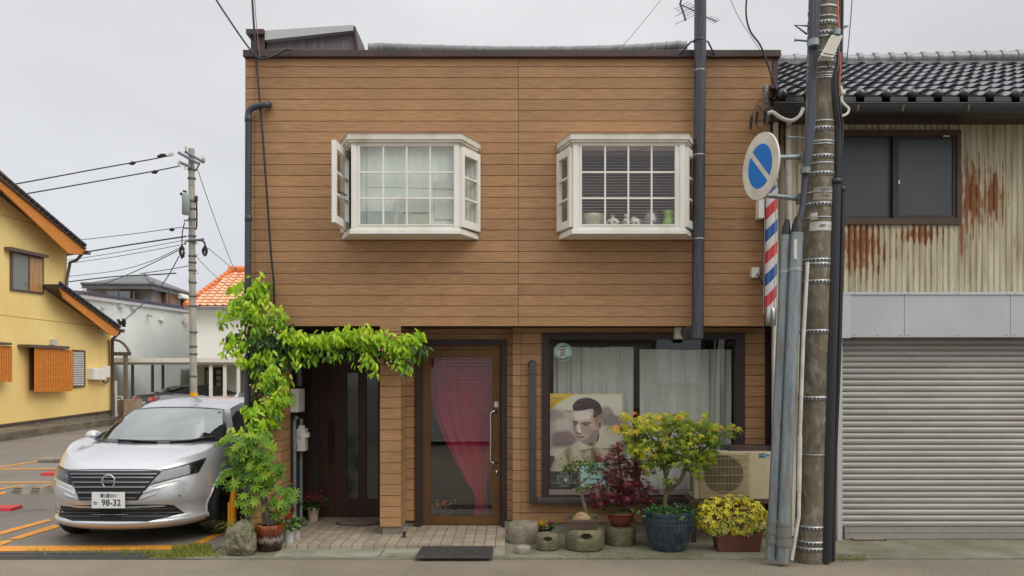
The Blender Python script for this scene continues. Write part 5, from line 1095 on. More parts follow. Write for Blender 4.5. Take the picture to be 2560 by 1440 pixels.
# end wall facing away is hidden; close the body with a back block
mb = MB(); pA, pB = YW(278, 1027), YW(166, 735); mb.box(-23, pA.x - .32, 16, pA.y - .02, 0, 3.2); mb.box(-23, pA.x - .35, 16, pB.y - .02, 3.2, 5.6); mb.build('body', M['yellow_wall'], yh)
mb = MB(); wallpoly(mb, [(-260, 1106), (-260, 1092), (278, 1027), (280, 1051)], -.03, .3); edgefix(mb); mb.build('foundation', M['concbase'], yh)
mb = MB(); wallpoly(mb, [(-260, 1100), (-260, 1095), (278, 1025), (278, 1029)], .03, .05); edgefix(mb); mb.build('base_flashing', M['brown_sash'], yh)
for q in ([(0, 536), (115, 570), (115, 568.6), (0, 534.4)], [(0, 788), (255, 818), (255, 816.7), (0, 786.5)]):
    mb = MB(); wallpoly(mb, q, .004, .01); edgefix(mb); mb.build('render_joint', mat('ochre_joint', srgb(176, 136, 66), .8), yh)
OV = .55
mb = MB(); wallpoly(mb, [(-260, 240), (0, 424), (214, 622), (206, 636), (172, 634), (0, 470), (-260, 278)], OV, .05); edgefix(mb); mb.build('verge_board', M['orange_wood'], yh)
mb = MB(); wallpoly(mb, [(150, 718), (162, 716), (300, 826), (292, 840), (276, 838), (160, 745)], OV, .05); edgefix(mb); mb.build('verge_board', M['orange_wood'], yh)
mb = MB()
def roofslab(mb, a, b, th=.07, depth=7.0, ov=OV + .06):
    p, q = YW(*a, ov), YW(*b, ov); dx = Vector((-depth, 0, 0)); z = Vector((0, 0, th))
    mb.hexa([p, q, q + dx, p + dx, p + z, q + z, q + z + dx, p + z + dx])
roofslab(mb, (-260, 232), (216, 624)); roofslab(mb, (150, 716), (302, 827)); rf = mb.build('roof', M['rooftile'], yh)
mb = MB()
for a, b in (((-100, 352), (216, 619)), ((150, 711), (302, 822))):
    p, q = YW(*a, OV + .08), YW(*b, OV + .08); n = int((q - p).length / .24)
    for i in range(n): c = lerp(p, q, i / n) + Vector((0, 0, .05)); mb.tube([c, c + (q - p).normalized() * .19], .055, 6)
mb.split_build('verge_tile', M['rooftile'], rf, .1)
mb = MB(); a, b = YW(214, 632, OV), YW(302, 828, OV)
mb.box(a.x - 6, a.x + .12, a.y - .05, a.y + .1, a.z - .05, a.z + .07); mb.box(b.x - 5, b.x + .1, b.y - .05, b.y + .1, b.z - .05, b.z + .07)
p1 = YW(172, 655, .1); mb.tube([a + Vector((-.12, 0, -.04)), a + Vector((-.3, 0, -.25)), p1 + Vector((0, .08, 0)), YW(167, 700, .1), YW(166, 735, .1)], .05, 8)
p2 = YW(281, 848, .1); mb.tube([b + Vector((-.05, 0, -.03)), b + Vector((-.15, 0, -.15)), p2, YW(281, 1000, .1), YW(281, 1040, .1)], .055, 8); mb.build('gutter', M['brown_sash'], yh)
def ywin(x0, x1, y0l, y0r, y1l, y1r, name='window'):
    o = None
    mb = MB(); wallpoly(mb, [(x0, y1l), (x0, y0l), (x1, y0r), (x1, y1r)], .05, .06); edgefix(mb); return mb.build(name, M['brown_sash'], yh)
w1 = ywin(28, 110, 622, 646, 726, 736)
mb = MB(); wallpoly(mb, [(28, 626), (28, 617), (122, 638), (122, 645)], .22, .2); edgefix(mb); mb.build('window_hood', M['brown_sash'], w1)
mb = MB(); wallpoly(mb, [(33, 722), (33, 633), (70, 642), (70, 727)], .062, .02); edgefix(mb); mb.build('pane', mat('grey_pane', srgb(120, 124, 116), .15, spec=.7), w1)
mb = MB(); wallpoly(mb, [(75, 727), (75, 643), (98, 648), (98, 730)], .062, .02); wallpoly(mb, [(98, 730), (98, 648), (106, 650), (106, 731)], .061, .02); edgefix(mb); mb.build('curtained_pane', mat('beige_curtained_pane', srgb(196, 162, 112), .3, c2=srgb(160, 100, 50), scale=6, stretch=(1, 8, .2)), w1)
def screen(x0, x1, y0l, y0r, y1l, y1r):
    mb = MB(); n = max(6, int((x1 - x0) / 4.2))
    for i in range(n):
        a, b = lerp(x0, x1, i / n), lerp(x0, x1, (i + .6) / n); ta, tb = i / n, (i + .6) / n
        wallpoly(mb, [(a, lerp(y1l, y1r, ta)), (a, lerp(y0l, y0r, ta)), (b, lerp(y0l, y0r, tb)), (b, lerp(y1l, y1r, tb))], .34, .03)
    wallpoly(mb, [(x0, y1l - 2), (x0, y0l + 2), (x1, y0r + 2), (x1, y1r - 2)], .30, .02); edgefix(mb); return mb.build('slatted_screen', M['orange_wood'], yh)
screen(-40, 31, 862, 865, 955, 955); screen(88, 182, 868, 875, 980, 978)
w2 = ywin(76, 90, 864, 866, 975, 974); ywin(182, 214, 874, 876, 970, 966, 'shuttered_window')
mb = MB()
for k in range(15): yy = 881 + k * 5.6; wallpoly(mb, [(184, yy + 4), (184, yy), (210, yy), (210, yy + 4)], .075, .02)
edgefix(mb); mb.build('louvre_shutter', M['white_plastic'], yh)
mb = MB(); wallpoly(mb, [(76, 868), (76, 861), (174, 866), (174, 873)], .4, .38); wallpoly(mb, [(-40, 858), (-40, 852), (30, 857), (30, 863)], .4, .38); edgefix(mb); mb.build('screen_hood', M['brown_sash'], yh)
mb = MB(); wallpoly(mb, [(132, 862), (132, 848), (144, 850), (144, 863)], .12, .12); wallpoly(mb, [(253, 838), (253, 823), (260, 824), (260, 838)], .12, .12); edgefix(mb); mb.split_build('outdoor_lamp', M['white_plastic'], yh)
mb = MB(); wallpoly(mb, [(235, 949), (235, 921), (265, 921), (265, 950)], .25, .25); wallpoly(mb, [(264, 943), (264, 915), (276, 915), (276, 944)], .18, .18); edgefix(mb); mb.build('meter_box', M['cream'], yh, bevel=.02)
mb = MB(); mb.tube(spline([YW(256, 950, .1), YW(260, 956, .1), YW(268, 956, .1), YW(272, 945, .1)], 4), .03, 6); mb.tube([YW(274, 915, .05), YW(272, 850, .05)], .02, 6); mb.build('meter_cable', M['brown_sash'], yh)
# low kerb and ledge along the house
mb = MB(); pts = [G(-200, 1136), G(0, 1105), G(290, 1062)]
for p, q in zip(pts, pts[1:]): mb.hexa([p, q, q + Vector((-1.2, 0, 0)), p + Vector((-1.2, 0, 0)), p + Vector((0, 0, .22)), q + Vector((0, 0, .22)), q + Vector((-1.2, 0, .22)), p + Vector((-1.2, 0, .22))])
kb = mb.build('kerb', mat('stained_kerb', srgb(128, 116, 98), .9, c2=srgb(88, 80, 62), scale=1.5, stretch=(1, 1, 3), bump=.3, bscale=12)); kind(kb, 'structure')
# porch canopy, rail fence and block pier beside the yellow house
pcn = thing('porch_canopy', 'small arched glass canopy with bronze frame on the yellow house corner', 'canopy', tuple(W(300, 1000, 29.5)))
mb = MB(); d0, d1 = 29.3, 31.0
arc = [(282, 849), (290, 850), (300, 853), (310, 860), (318, 870), (324, 882)]
for dd in (d0, (d0 + d1) / 2, d1): mb.tube([W(a, b, dd) for a, b in arc], .05, 6)
mb.tube([W(324, 884, d0), W(324, 884, d1)], .07, 6); mb.pxbox(283, 325, 880, 889, d0 - .02, d0 + .08); mb.build('frame', mat('bronze_frame', srgb(104, 86, 70), .5), pcn)
mb = MB(); mb.grid([[W(a, b + 1, d0) for a, b in arc], [W(a, b + 1, d1) for a, b in arc]], True); mb.build('glazing', mat('amber_glazing', srgb(196, 190, 160), .3), pcn)
mb = MB(); mb.pxbox(308, 316, 889, 1003, d0, d0 + .12); mb.build('post', mat('taupe_post', srgb(124, 110, 94), .5), pcn)
wf = thing('metal_gate', 'white metal gate with ladder pattern by the yellow house corner', 'gate', tuple(W(288, 1045, 28.9)))
mb = MB(); dg = 28.9
mb.pxbox(280, 283, 952, 1042, dg, dg + .04); mb.pxbox(288, 291, 952, 1042, dg, dg + .04)
for y in range(955, 985, 5): mb.pxbox(283, 288, y, y + 2, dg, dg + .03)
for (a, b, c, d_) in ((281, 306, 990, 992), (281, 306, 1036, 1039), (303, 306, 992, 1036), (290, 299, 998, 1000), (297, 299, 1000, 1036)): mb.pxbox(a, b, c, d_, dg + .05, dg + .09)
mb.build('bars', M['white'], wf); 
bw = thing('block_wall', 'low tan concrete-block wall with a pier behind the silver car', 'wall', tuple(W(320, 1050, 27.5)))
mb = MB(); mb.pxbox(296, 316, 1000, 1050, 28, 28.3); mb.build('wall', mat('brown_block', srgb(112, 94, 80), .85, c2=srgb(90, 76, 64), scale=3), bw)
mb = MB(); mb.pxbox(309, 341, 998, 1052, 27.4, 27.8); mb.build('pier', mat('tan_block', srgb(164, 146, 122), .85, c2=srgb(140, 122, 100), scale=6), bw)

# ================================================================= WHITE WAREHOUSE, CARPORT AND HOUSES BEHIND
wa = thing('warehouse', 'long pale green-white corrugated warehouse with dark ribbed roof edge', 'warehouse', tuple(W(350, 960, 37)))
A, B = W(200, 737, 33.0), W(482, 777, 41.0); A0, B0 = Vector((A.x, A.y, 0)), Vector((B.x, B.y, 0))
mb = MB(); n = 90; bot, top = [], []
for i in range(n * 2 + 1):
    t = i / (2 * n); o = Vector((.03, -.03, 0)) * (i % 2); bot.append(lerp(A0, B0, t) + o); top.append(lerp(A, B, t) + o)
mb.grid([bot, top], False); mb.grid([[B0, B0 + Vector((-8, 6, 0))], [B, B + Vector((-8, 6, 0))]], False); mb.grid([[A0, A0 + Vector((-8, 4, 0))], [A, A + Vector((-8, 4, 0))]], False); mb.build('wall', M['white_wall'], wa)
mb = MB(); z = Vector((0, 0, 1)); off = Vector((.12, -.12, 0))
mb.hexa([A + off - z * .14, B + off - z * .14, B - z * .14, A - z * .14, A + off, B + off, B, A]); tr = mb.build('eaves_trim', M['alum'], wa)
mb = MB(); n = 42
for i in range(n):
    p = lerp(A, B, (i + .15) / n) + off * 1.3; q = lerp(A, B, (i + .75) / n) + off * 1.3; bk = Vector((-8, 5, .9)); m_ = (p + q) / 2 + z * .0
    mb.hexa([p, q, q + bk, p + bk, p + z * .15 + (q - p) * .2, q + z * .15 - (q - p) * .2, q + z * .15 + bk, p + z * .15 + bk])
mb.hexa([A + z * .001, B + z * .001, B + Vector((-8, 5, .9)), A + Vector((-8, 5, .9)), A + z * .05, B + z * .05, B + Vector((-8, 5, .95)), A + Vector((-8, 5, .95))]); mb.build('ribbed_roof', mat('ribbed_roof_metal', srgb(92, 90, 100), .4, .2), wa)
def dwa(px): # depth of the warehouse wall at photo column px
    k = (px - CX) / FPX; dx, dy = B.x - A.x, B.y - A.y; t = (k * A.y - A.x) / (dx - k * dy); return A.y + t * dy
mb = MB()
for (px, py, s) in ((258, 770, 5), (372, 786, 5)):
    d = dwa(px) - .1; mb.sphere(W(px - 3, py, d), .07, 8); mb.tube([W(px - 3, py, d), W(px + 4, py + 2, d - .3)], .05, 6); mb.tube([W(px + 4, py + 2, d - .3), W(px + 6, py + 4, d - .35)], .07, 6)
for (px, py) in ((300, 765), (332, 770)): d = dwa(px); mb.pxbox(px - 4, px + 4, py - 4, py + 3, d - .25, d)
mb.split_build('vent_pipe', M['alum'], wa)
d = dwa(404); mb = MB(); mb.prism([(X(399, d), Z(802, d)), (X(410, d), Z(802, d)), (X(408, d), Z(792, d)), (X(400, d), Z(791, d))], d - .3, d); mb.build('vent_hood', M['white'], wa)
sd = thing('satellite_dish', 'white satellite dish on the warehouse wall beside the far pole', 'satellite dish', tuple(W(467, 796, dwa(467) - .3)))
mb = MB(); c = W(467, 796, dwa(467) - .35); mb.lathe([(.001, 0), (.12, -.02), (.22, -.06), (.24, -.09)], c, 18, axis='y'); mb.split_build('reflector', M['white'], sd)
mb = MB(); mb.tube([c, c + Vector((-.12, -.3, -.05))], .02, 6); mb.tube([c + Vector((.0, .35, 0)), c], .03, 6); mb.tube(spline([c + Vector((-.1, -.1, -.1)), c + Vector((-.25, .2, -.4)), c + Vector((-.25, .25, -.75)), c + Vector((.1, .3, -.9))], 4), .018, 6); mb.build('arm', M['alum'], sd)
wh = thing('white_house', 'white rendered house under an orange clay tile roof', 'house', tuple(W(560, 990, 36)))
dH = 36.0
mb = MB(); mb.pxbox(484, 760, 770, 1010, dH, dH + 6); mb.build('wall', M['white_plaster'], wh)
el, er = W(463, 766, dH - .5), W(760, 766, dH - .5); rl = W(578, 680, dH + 3.2); 
mb = MB(); tw, tl = .34, .34; uu = Vector((1, 0, 0)); up_ = (Vector((rl.x, rl.y, rl.z)) - Vector((rl.x, el.y, el.z))); sl_ = up_.normalized(); nn_ = Vector((0, -sl_.z, sl_.y)); rows_ = int(up_.length / tl); hipx = (rl.x - el.x)
tile_roof(mb, el, uu, sl_, nn_, int((er.x - el.x) / tw), rows_, tw, tl, .05, .05, keep=lambda c, r: c * tw > hipx * (r / rows_), seg=4)
mb.grid([[el, er], [rl, Vector((er.x, rl.y, rl.z))]], False); rfo = mb.build('orange_roof', M['otile'], wh)
mb = MB()
q = rl + Vector((-.1, 0, .1))
for k in range(9): mb.tube([q + Vector((k * .45, 0, 0)), q + Vector((k * .45 + .35, 0, 0))], .2, 8)
m_ = 13
for k in range(m_): a, b = lerp(el, rl, k / m_), lerp(el, rl, (k + .8) / m_); mb.tube([a + Vector((0, 0, .08)), b + Vector((0, 0, .08))], .12, 8)
mb.build('ridge_tile', mat('orange_ridge', srgb(214, 120, 60), .5), rfo)
mb = MB(); mb.box(el.x, er.x, el.y - .1, el.y + .05, el.z - .14, el.z - .02); mb.box(el.x, er.x, el.y + .05, dH, el.z - .1, el.z - .05); mb.build('gutter', mat('grey_gutter', srgb(120, 116, 112), .5), wh)
mb = MB(); dd = dH - .04
for (a, b) in ((512, 522), (532, 560)): mb.pxbox(a, b, 918, 1000, dd, dH)
mb.build('dark_door', M['blackwood'], wh)
mb = MB()
for (a, b, c_, d_) in ((541, 552, 926, 936), (541, 552, 940, 951), (541, 552, 955, 966), (516, 520, 926, 962)): mb.pxbox(a, b, c_, d_, dd - .02, dd - .001)
mb.split_build('door_light', mat('grey_light', srgb(150, 156, 158), .2), wh)
mb = MB(); mb.pxbox(602, 634, 917, 1010, dd, dH); mb.build('garage_shutter', mat('taupe_shutter', srgb(140, 130, 124), .6), wh)
# carport
cp = thing('carport', 'low white flat-roofed carport on slim posts in front of the warehouse', 'carport', tuple(W(450, 1000, 31)))
dC = 31.0
mb = MB(); mb.pxbox(284, 640, 895, 906, dC, dC + .1); mb.hexa([W(284, 906, dC + .1), W(640, 906, dC + .1), W(640, 908, 37), W(284, 908, 35), W(284, 897, dC + .1), W(640, 897, dC + .1), W(640, 899, 37), W(284, 899, 35)]); cr_ = mb.build('roof', M['cream'], cp); mb = MB(); mb.box(X(290, 29.2), X(640, 36), 29.2, 40, 0, .275); mb.build('floor_slab', M['concbase'], cp)
mb = MB(); mb.pxbox(284, 640, 906, 912, dC + .02, dC + .12); mb.build('beam', mat('taupe_beam', srgb(132, 122, 112), .5), cp)
for px, dd in ((380, 34.5), (406, 34), (330, 34.5), (526, 31.1), (561, 31.1), (595, 31.1), (630, 31.1)):
    mb = MB(); mb.pxbox(px - (3.5 if dd < 32 else 2.5), px + (3.5 if dd < 32 else 2.5), 911, 1015, dd, dd + .1); mb.build('post', M['cream'] if dd < 32 else mat('shade_post', srgb(110, 106, 102), .5), cp)  # rear posts coloured darker, for the shade under the roof
mb = MB(); mb.pxbox(450, 474, 920, 1000, 36.5, 36.6); gdo = mb.build('glazed_door', M['alum'], cp); mb = MB(); mb.pxbox(453, 472, 925, 995, 36.45, 36.49); mb.build('pane', mat('teal_grey_pane', srgb(120, 136, 140), .1, spec=.7), gdo)
# black car under the carport (seen from behind)
bc = thing('parked_car', 'black coupe with red tail lights parked under the carport', 'car', tuple(W(385, 1045, 30)))
dB0 = 30.2; cxb = X(357, dB0); PSI = math.radians(42)
def bcp(l, v, z): return Vector((cxb + l * math.cos(PSI) + v * math.sin(PSI), dB0 - l * math.sin(PSI) + v * math.cos(PSI), .28 + .82 * z))
def sect(v):  # rear 3/4: half-width, deck/roof height and belt height along the length
    return None
mb = MB(); prof = [(0, .78), (.15, .92), (.5, 1.0), (.9, 1.12), (1.5, 1.32), (2.1, 1.38), (2.7, 1.32), (3.3, 1.05), (4.2, .92), (4.6, .6)]
rows = []
for v, h in prof:
    hw_ = .92 - .06 * (v < .2) - .1 * (v > 4.4); row = []; belt = min(h, .93)
    for (s, z) in ((-1, .25), (-1, .55), (-.99, belt * .92), (-.93, belt), (-.70 if h > 1.05 else -.8, h - .05 if h > 1.05 else h - .01), (-.4, h), (0, h + .015), (.4, h), (.70 if h > 1.05 else .8, h - .05 if h > 1.05 else h - .01), (.93, belt), (.99, belt * .92), (1, .55), (1, .25)):
        row.append(bcp(s * hw_, v, z))
    rows.append(row)
mb.grid(rows, True); fr0 = rows[0]; mb.add(fr0, [tuple(range(len(fr0)))], False); mb.build('body', mat('black_car_paint', (.012, .013, .016), .18, 0, coat=1), bc)
mb = MB()
def bq(s, z, v, o=.01): return bcp(s * .92, v - o, z)
for (a, b) in ((-.97, -.68), (.55, .97)): mb.hexa([bq(a, .66, 0, .03), bq(b, .68, 0, .05), bq(b, .68, .1, 0), bq(a, .66, .1, 0), bq(a, .84, 0, .02), bq(b, .82, 0, .04), bq(b, .82, .1, 0), bq(a, .84, .1, 0)])
mb.split_build('tail_light', mat('red_lens', srgb(210, 30, 40), .2, coat=.6), bc)
mb = MB(); mb.hexa([bq(-.3, .50, 0, .05), bq(.25, .50, 0, .05), bq(.25, .5, .05, 0), bq(-.3, .5, .05, 0), bq(-.3, .62, 0, .05), bq(.25, .62, 0, .05), bq(.25, .62, .05, 0), bq(-.3, .62, .05, 0)]); mb.build('number_plate', M['plate'], bc)
mb = MB(); mb.grid([[bcp(s, .84, 1.13) for s in (-.6, 0, .6)], [bcp(s, 1.44, 1.33) for s in (-.52, 0, .52)]], True); mb.build('rear_window', M['farglass'], bc)
for sgn in (-1, 1):
    for v in (.9, 3.7): 
        mb = MB(); mb.lathe([(.18, -.11), (.31, -.1), (.32, 0), (.31, .1), (.18, .11)], bcp(sgn * .8, v, .32), 18, axis='x'); mb.build('wheel', M['rubber'], bc)
# taupe house behind
gh = thing('far_house', 'taupe two-storey house with a grey hipped roof beyond the warehouse', 'house', tuple(W(370, 990, 55)))
dT = 55.0
c0, c1, c2_ = W(216, 716, dT + 2), W(379, 712, dT), W(500, 742, dT + 9)
mb = MB(); lo = lambda p: Vector((p.x, p.y, 0)); mb.grid([[lo(c0), lo(c1), lo(c2_)], [c0, c1, c2_]], False); mb.build('wall', M['grey_house'], gh)
ap, ap2 = W(338, 687, dT + 7), W(362, 687, dT + 10)
e0, e1, e2 = W(204, 709, dT + 1.4), W(381, 710, dT - 1), W(506, 742, dT + 8.5)
mb = MB(); mb.add([e0, e1, e2, ap, ap2], [(0, 1, 3), (1, 4, 3), (1, 2, 4)], False); mb.add([e0 - Vector((0, 0, .35)), e1 - Vector((0, 0, .35)), e1, e0], [(0, 1, 2, 3)], False); mb.add([e1 - Vector((0, 0, .35)), e2 - Vector((0, 0, .35)), e2, e1], [(0, 1, 2, 3)], False); mb.build('hipped_roof', M['slate'], gh)
mb = MB(); mb.tube([e1 + Vector((0, 0, .05)), ap2], .15, 6); mb.tube([e0, e1, e2], .12, 6); mb.build('eaves', mat('far_eaves', srgb(110, 106, 106), .6), gh)
mb = MB(); mb.pxbox(267, 326, 727, 760, dT - .4, dT + 1); gw = mb.build('window', M['brown_sash'], gh); mb = MB(); mb.pxbox(269, 295, 729, 760, dT - .45, dT - .41); mb.pxbox(298, 324, 729, 760, dT - .46, dT - .41); mb.build('pane', mat('far_blue_pane', srgb(96, 110, 116), .1, spec=.8), gw)
mb = MB(); mb.pxbox(406, 416, 732, 764, dT + 1.6, dT + 4); mb.pxbox(457, 466, 744, 776, dT + 5, dT + 7); mb.build('narrow_window', mat('brown_pane', srgb(120, 84, 64), .3), gh)
mb = MB(); mb.prism([(X(446, dT + 3), Z(746, dT + 3)), (X(458, dT + 3), Z(744, dT + 3)), (X(452, dT + 3), Z(733, dT + 3)), (X(447, dT + 3), Z(733, dT + 3))], dT + 3, dT + 6); mb.build('vent_hood', M['white'], gh)
mb = MB(); mb.tube([W(335, 728, dT - .3), W(335, 752, dT - .3)], .1, 6); mb.tube([W(424, 720, dT + 1), W(424, 775, dT + 1)], .06, 6); mb.split_build('rain_pipe', M['brown_sash'], gh)

# ================================================================= FAR UTILITY POLE AND ITS WIRES
dF = 28.0
fpz = thing('far_utility_pole', 'slim grey utility pole with transformer in the parking lot', 'utility pole', tuple(G(484, 1060)))
mb = MB(); mb.tube([W(485, 1062, dF), W(482, 800, dF), W(480, 600, dF), W(478.5, 372, dF)], [.125, .118, .112, .105], 14); mb.build('shaft', mat('pale_concrete_pole', srgb(176, 172, 160), .85, c2=srgb(150, 146, 134), scale=2), fpz)
mb = MB(); 
for a, b in (((446, 381), (494, 408)), ((463, 379), (510, 406)), ((448, 405), (478, 418))): mb.tube([W(*a, dF - .2), W(*b, dF - .2)], .055, 6)
mb.tube([W(500, 406, dF - .2), W(489, 428, dF - .1)], .03, 6); mb.tube([W(473, 600, dF - .15), W(505, 600, dF - .15), W(508, 596, dF - .15)], .05, 6); mb.tube([W(473, 600, dF - .15), W(464, 604, dF - .2), W(462, 612, dF - .2)], .04, 6)
for y in (551, 570): mb.tube([W(460, y, dF - .2), W(492, y + 1, dF - .2)], .03, 6)
mb.split_build('crossarm', mat('grey_crossarm', srgb(120, 122, 130), .5, .3), fpz)
mb = MB()
for (x, y) in ((465, 371), (507, 396), (512, 400), (447, 409), (449, 414), (431, 387), (424, 388), (462, 420)): mb.tube([W(x, y - 5, dF - .25), W(x, y + 3, dF - .25)], .04, 8)
mb.split_build('insulator', M['white_plastic'], fpz)
mb = MB(); c = W(465, 537, dF - .25); mb.lathe([(.10, 0), (.135, .02), (.135, .70), (.12, .74), (.001, .76)], c, 16); mb.build('transformer', mat('transformer_grey', srgb(150, 158, 162), .4), fpz)
mb = MB(); mb.tube([W(455, 482, dF - .25), W(452, 488, dF - .25)], .05, 6); mb.tube([W(458, 477, dF - .25), W(466, 480, dF - .25)], .04, 6); mb.pxbox(487, 492, 489, 501, dF - .1, dF); mb.tube(spline([W(491, 500, dF), W(492, 540, dF), W(491, 570, dF), W(488, 572, dF)], 4), .03, 6)
rr3 = random.Random(4)
for cx_, cy_, s in ((455, 630, 9), (512, 628, 8)):
    for k in range(9):
        a = rr3.uniform(0, 6.28); mb.tube(spline([W(cx_ + s * math.cos(a + q) * rr3.uniform(.2, .9), cy_ + 2.2 * s * math.sin(a + q) * rr3.uniform(.3, .9), dF - .3) for q in (0, 1.6, 3.0, 4.4)], 4), .022, 5)
mb.tube(spline([W(505, 601, dF - .2), W(512, 608, dF - .3), W(512, 622, dF - .3)], 4), .035, 6)
mb.tube(spline([W(462, 556, dF - .3), W(457, 575, dF - .3), W(455, 600, dF - .3), W(456, 620, dF - .3)], 4), .02, 5)
mb.build('cable_coil', M['blackplastic'], fpz)
mb = MB()
for y in (424, 446, 503, 522, 548, 590, 604, 640, 656, 676, 706, 740, 765, 830, 866, 885, 940): mb.lathe([(.12, -.03), (.14, -.03), (.14, .03), (.12, .03)], W(lerp(478.5, 485, (y - 372) / 690), y, dF), 12, cap=False)
for y, s in ((609, 1), (637, 1), (683, 1), (700, -1), (830, 1), (885, 1), (942, 1)): mb.tube([W(482, y, dF - .1), W(482 + 14 * s, y, dF - .1)], .012, 5)
mb.split_build('step_band', mat('dull_band', srgb(110, 110, 116), .5, .3), fpz)
for (x, y, a) in ((404, 389, 11), (331, 408, 8), (387, 430, 8), (430, 574, 6)):
    mb = MB(); mb.tube([W(x - a, y + a * .22, dF - .6), W(x, y, dF - .6), W(x + a, y - a * .22, dF - .6)], [.03, .075, .03], 6); mb.build('wire_sleeve', M['blackplastic'], fpz)
mb = MB(); c = W(484.5, 990, dF); mb.lathe([(.135, -.3), (.135, .12)], c, 14, cap=False); sv_g = mb.build('warning_wrap', mat('amber_wrap', srgb(232, 170, 30), .5), fpz)
for pts in ([(0, 1127), (60, 1122), (140, 1117), (240, 1112)], [(30, 1282), (70, 1276), (112, 1274)], [(0, 1290), (40, 1283)]):
    q = spline([G(a, b, .006) for a, b in pts], 6); mb = MB(); mb.grid([[p + Vector((0, -.011 + .006 * noise.noise(p * 9), 0)), p + Vector((0, .011 + .006 * noise.noise(p * 7), 0))] for p in q], False); kind(mb.build('road_crack', mat('crack_dark', srgb(84, 78, 70), .95)), 'structure')  # flat dark strips drawn for cracks in the parking asphalt
def wire(pts, d, r, lab, m=None, n=5):
    q = [W(p[0], p[1], p[2] if len(p) > 2 else d) for p in pts]; mb = MB(); mb.tube(spline(q, n), r, 5); return tag(mb.build('overhead_wire', m or M['cable']), lab, 'wire', 'wires meeting at the far utility pole')
dk = M['blackplastic']
wire([(-60, 476, 24), (50, 458, 25), (250, 421, 26.5), (380, 398, 27.7), (432, 387, dF)], dF, .022, 'topmost thick dark wire running left from the crossarm to the yellow roof', dk)
wire([(-60, 504, 24), (80, 482, 25), (250, 452, 26.5), (390, 427, 27.6), (448, 415, dF)], dF, .022, 'second dark wire below the topmost, ending at the lower crossarm', dk)
wire([(200, 600, 31), (330, 585, 29), (455, 568, dF)], dF, .014, 'thin wire sloping left from the middle of the far pole just under the transformer')
wire([(160, 640, 31), (300, 616, 29), (466, 591, dF)], dF, .028, 'thickest bundled wire passing just above the yellow house gutter', dk)
wire([(160, 652, 31), (300, 630, 29), (464, 600, dF)], dF, .012, 'faint upper wire of the pair below the thickest bundle')
wire([(160, 660, 31), (300, 640, 29), (464, 610, dF)], dF, .012, 'faint lower wire of the pair below the thickest bundle')
wire([(160, 692, 33), (290, 677, 30), (380, 652, 29), (456, 616, dF)], dF, .013, 'sagging wire rising steeply from the left to the coil on the far pole')
wire([(160, 742, 40), (235, 718, 36), (330, 682, 31), (448, 625, dF)], dF, .018, 'dark wire crossing diagonally in front of the grey hipped roof to the coil', dk)
wire([(160, 706, 36), (280, 692, 32), (380, 687, 30), (440, 683, 29)], 30, .026, 'dark horizontal wire lying across the top of the grey hipped roof', dk)
wire([(350, 684, 30), (420, 674, 29), (480, 663, dF)], dF, .016, 'short wire with spacers just above the grey hipped roof')
wire([(305, 806, 30), (340, 775, 29.5), (390, 730, 29), (420, 690, 28.5), (448, 640, dF)], dF, .02, 'blue service wire dropping from the far pole to the yellow house eave', mat('blue_wire', srgb(90, 120, 170), .5))
wire([(494, 424, dF), (520, 500, 29), (560, 610, 31), (584, 668, 33), (600, 690, 36)], dF, .012, 'thin wire sloping steeply from the far pole top to the orange roof ridge')
wire([(520, 620, dF), (550, 645, 30), (582, 672, 33)], dF, .012, 'short thin wire from the right coil to the orange roof ridge')
wire([(490, 640, dF), (520, 673, 30), (556, 705, 33), (600, 735, 36)], dF, .011, 'lowest thin wire crossing the orange roof from the far pole')
# drop-wire connector at the yellow house eave
dc = thing('wire_connector', 'tangle of wire connectors at the lower eave of the yellow house', 'wire connector', tuple(W(303, 812, 29.3)))
mb = MB()
for k in range(7): mb.tube(spline([W(296 + rr3.uniform(-4, 18), 804 + rr3.uniform(-6, 14), 29.3) for _ in range(4)], 4), .03, 5)
mb.build('looped_wires', dk, dc)
mb = MB(); mb.tube([W(293, 812, 29.3), W(298, 836, 29.2)], .06, 6); mb.build('clamp', M['alum'], dc)

# ================================================================= PARKING FITTINGS
def gb(px0, px1, py_bottom, py_top, dep, chamfer=.0): 
    a, b = G(px0, py_bottom), G(px1, py_bottom); h = (py_bottom - py_top) * a.y / FPX; return a, b, h
a, b, h = gb(92, 175, 1157, 1147, .3)
mb = MB(); mb.prism([(a.x, 0), (b.x, 0), (b.x, h), (a.x + .02, h)], a.y, a.y + .35); tag(mb.build('wheel_stop', M['concbase'], bevel=.03), 'plain concrete wheel stop farthest back beside the silver car', 'wheel stop', 'concrete wheel stops')
a, b, h = gb(14, 112, 1237, 1218, .3)
ws = thing('wheel_stop', 'slotted concrete wheel stop with amber reflectors left of the silver car', 'wheel stop', (a.x + .3, a.y, 0), 'concrete wheel stops')
mb = MB(); mb.hexa([(a.x, a.y, 0), (b.x, a.y, 0), (b.x, a.y + .3, 0), (a.x, a.y + .3, 0), (a.x + .06, a.y + .08, h), (b.x - .06, a.y + .08, h), (b.x - .06, a.y + .22, h), (a.x + .06, a.y + .22, h)]); mb.build('body', M['concbase'], ws, bevel=.008)
mb = MB()
for s in (0, 1):
    for k in range(4): x = a.x + .08 + s * .26; zz = .02 + k * .02; yy = a.y + .08 * (zz / h); mb.box(x, x + .12, yy - .004, yy + .004, zz, zz + .007)
mb.split_build('slot', M['slot'], ws)
mb = MB()
for s in (.1, .36): mb.box(a.x + s, a.x + s + .07, a.y + .075, a.y + .1, h - .012, h + .003)
mb.split_build('reflector', mat('amber_reflector', srgb(220, 150, 40), .3), ws)
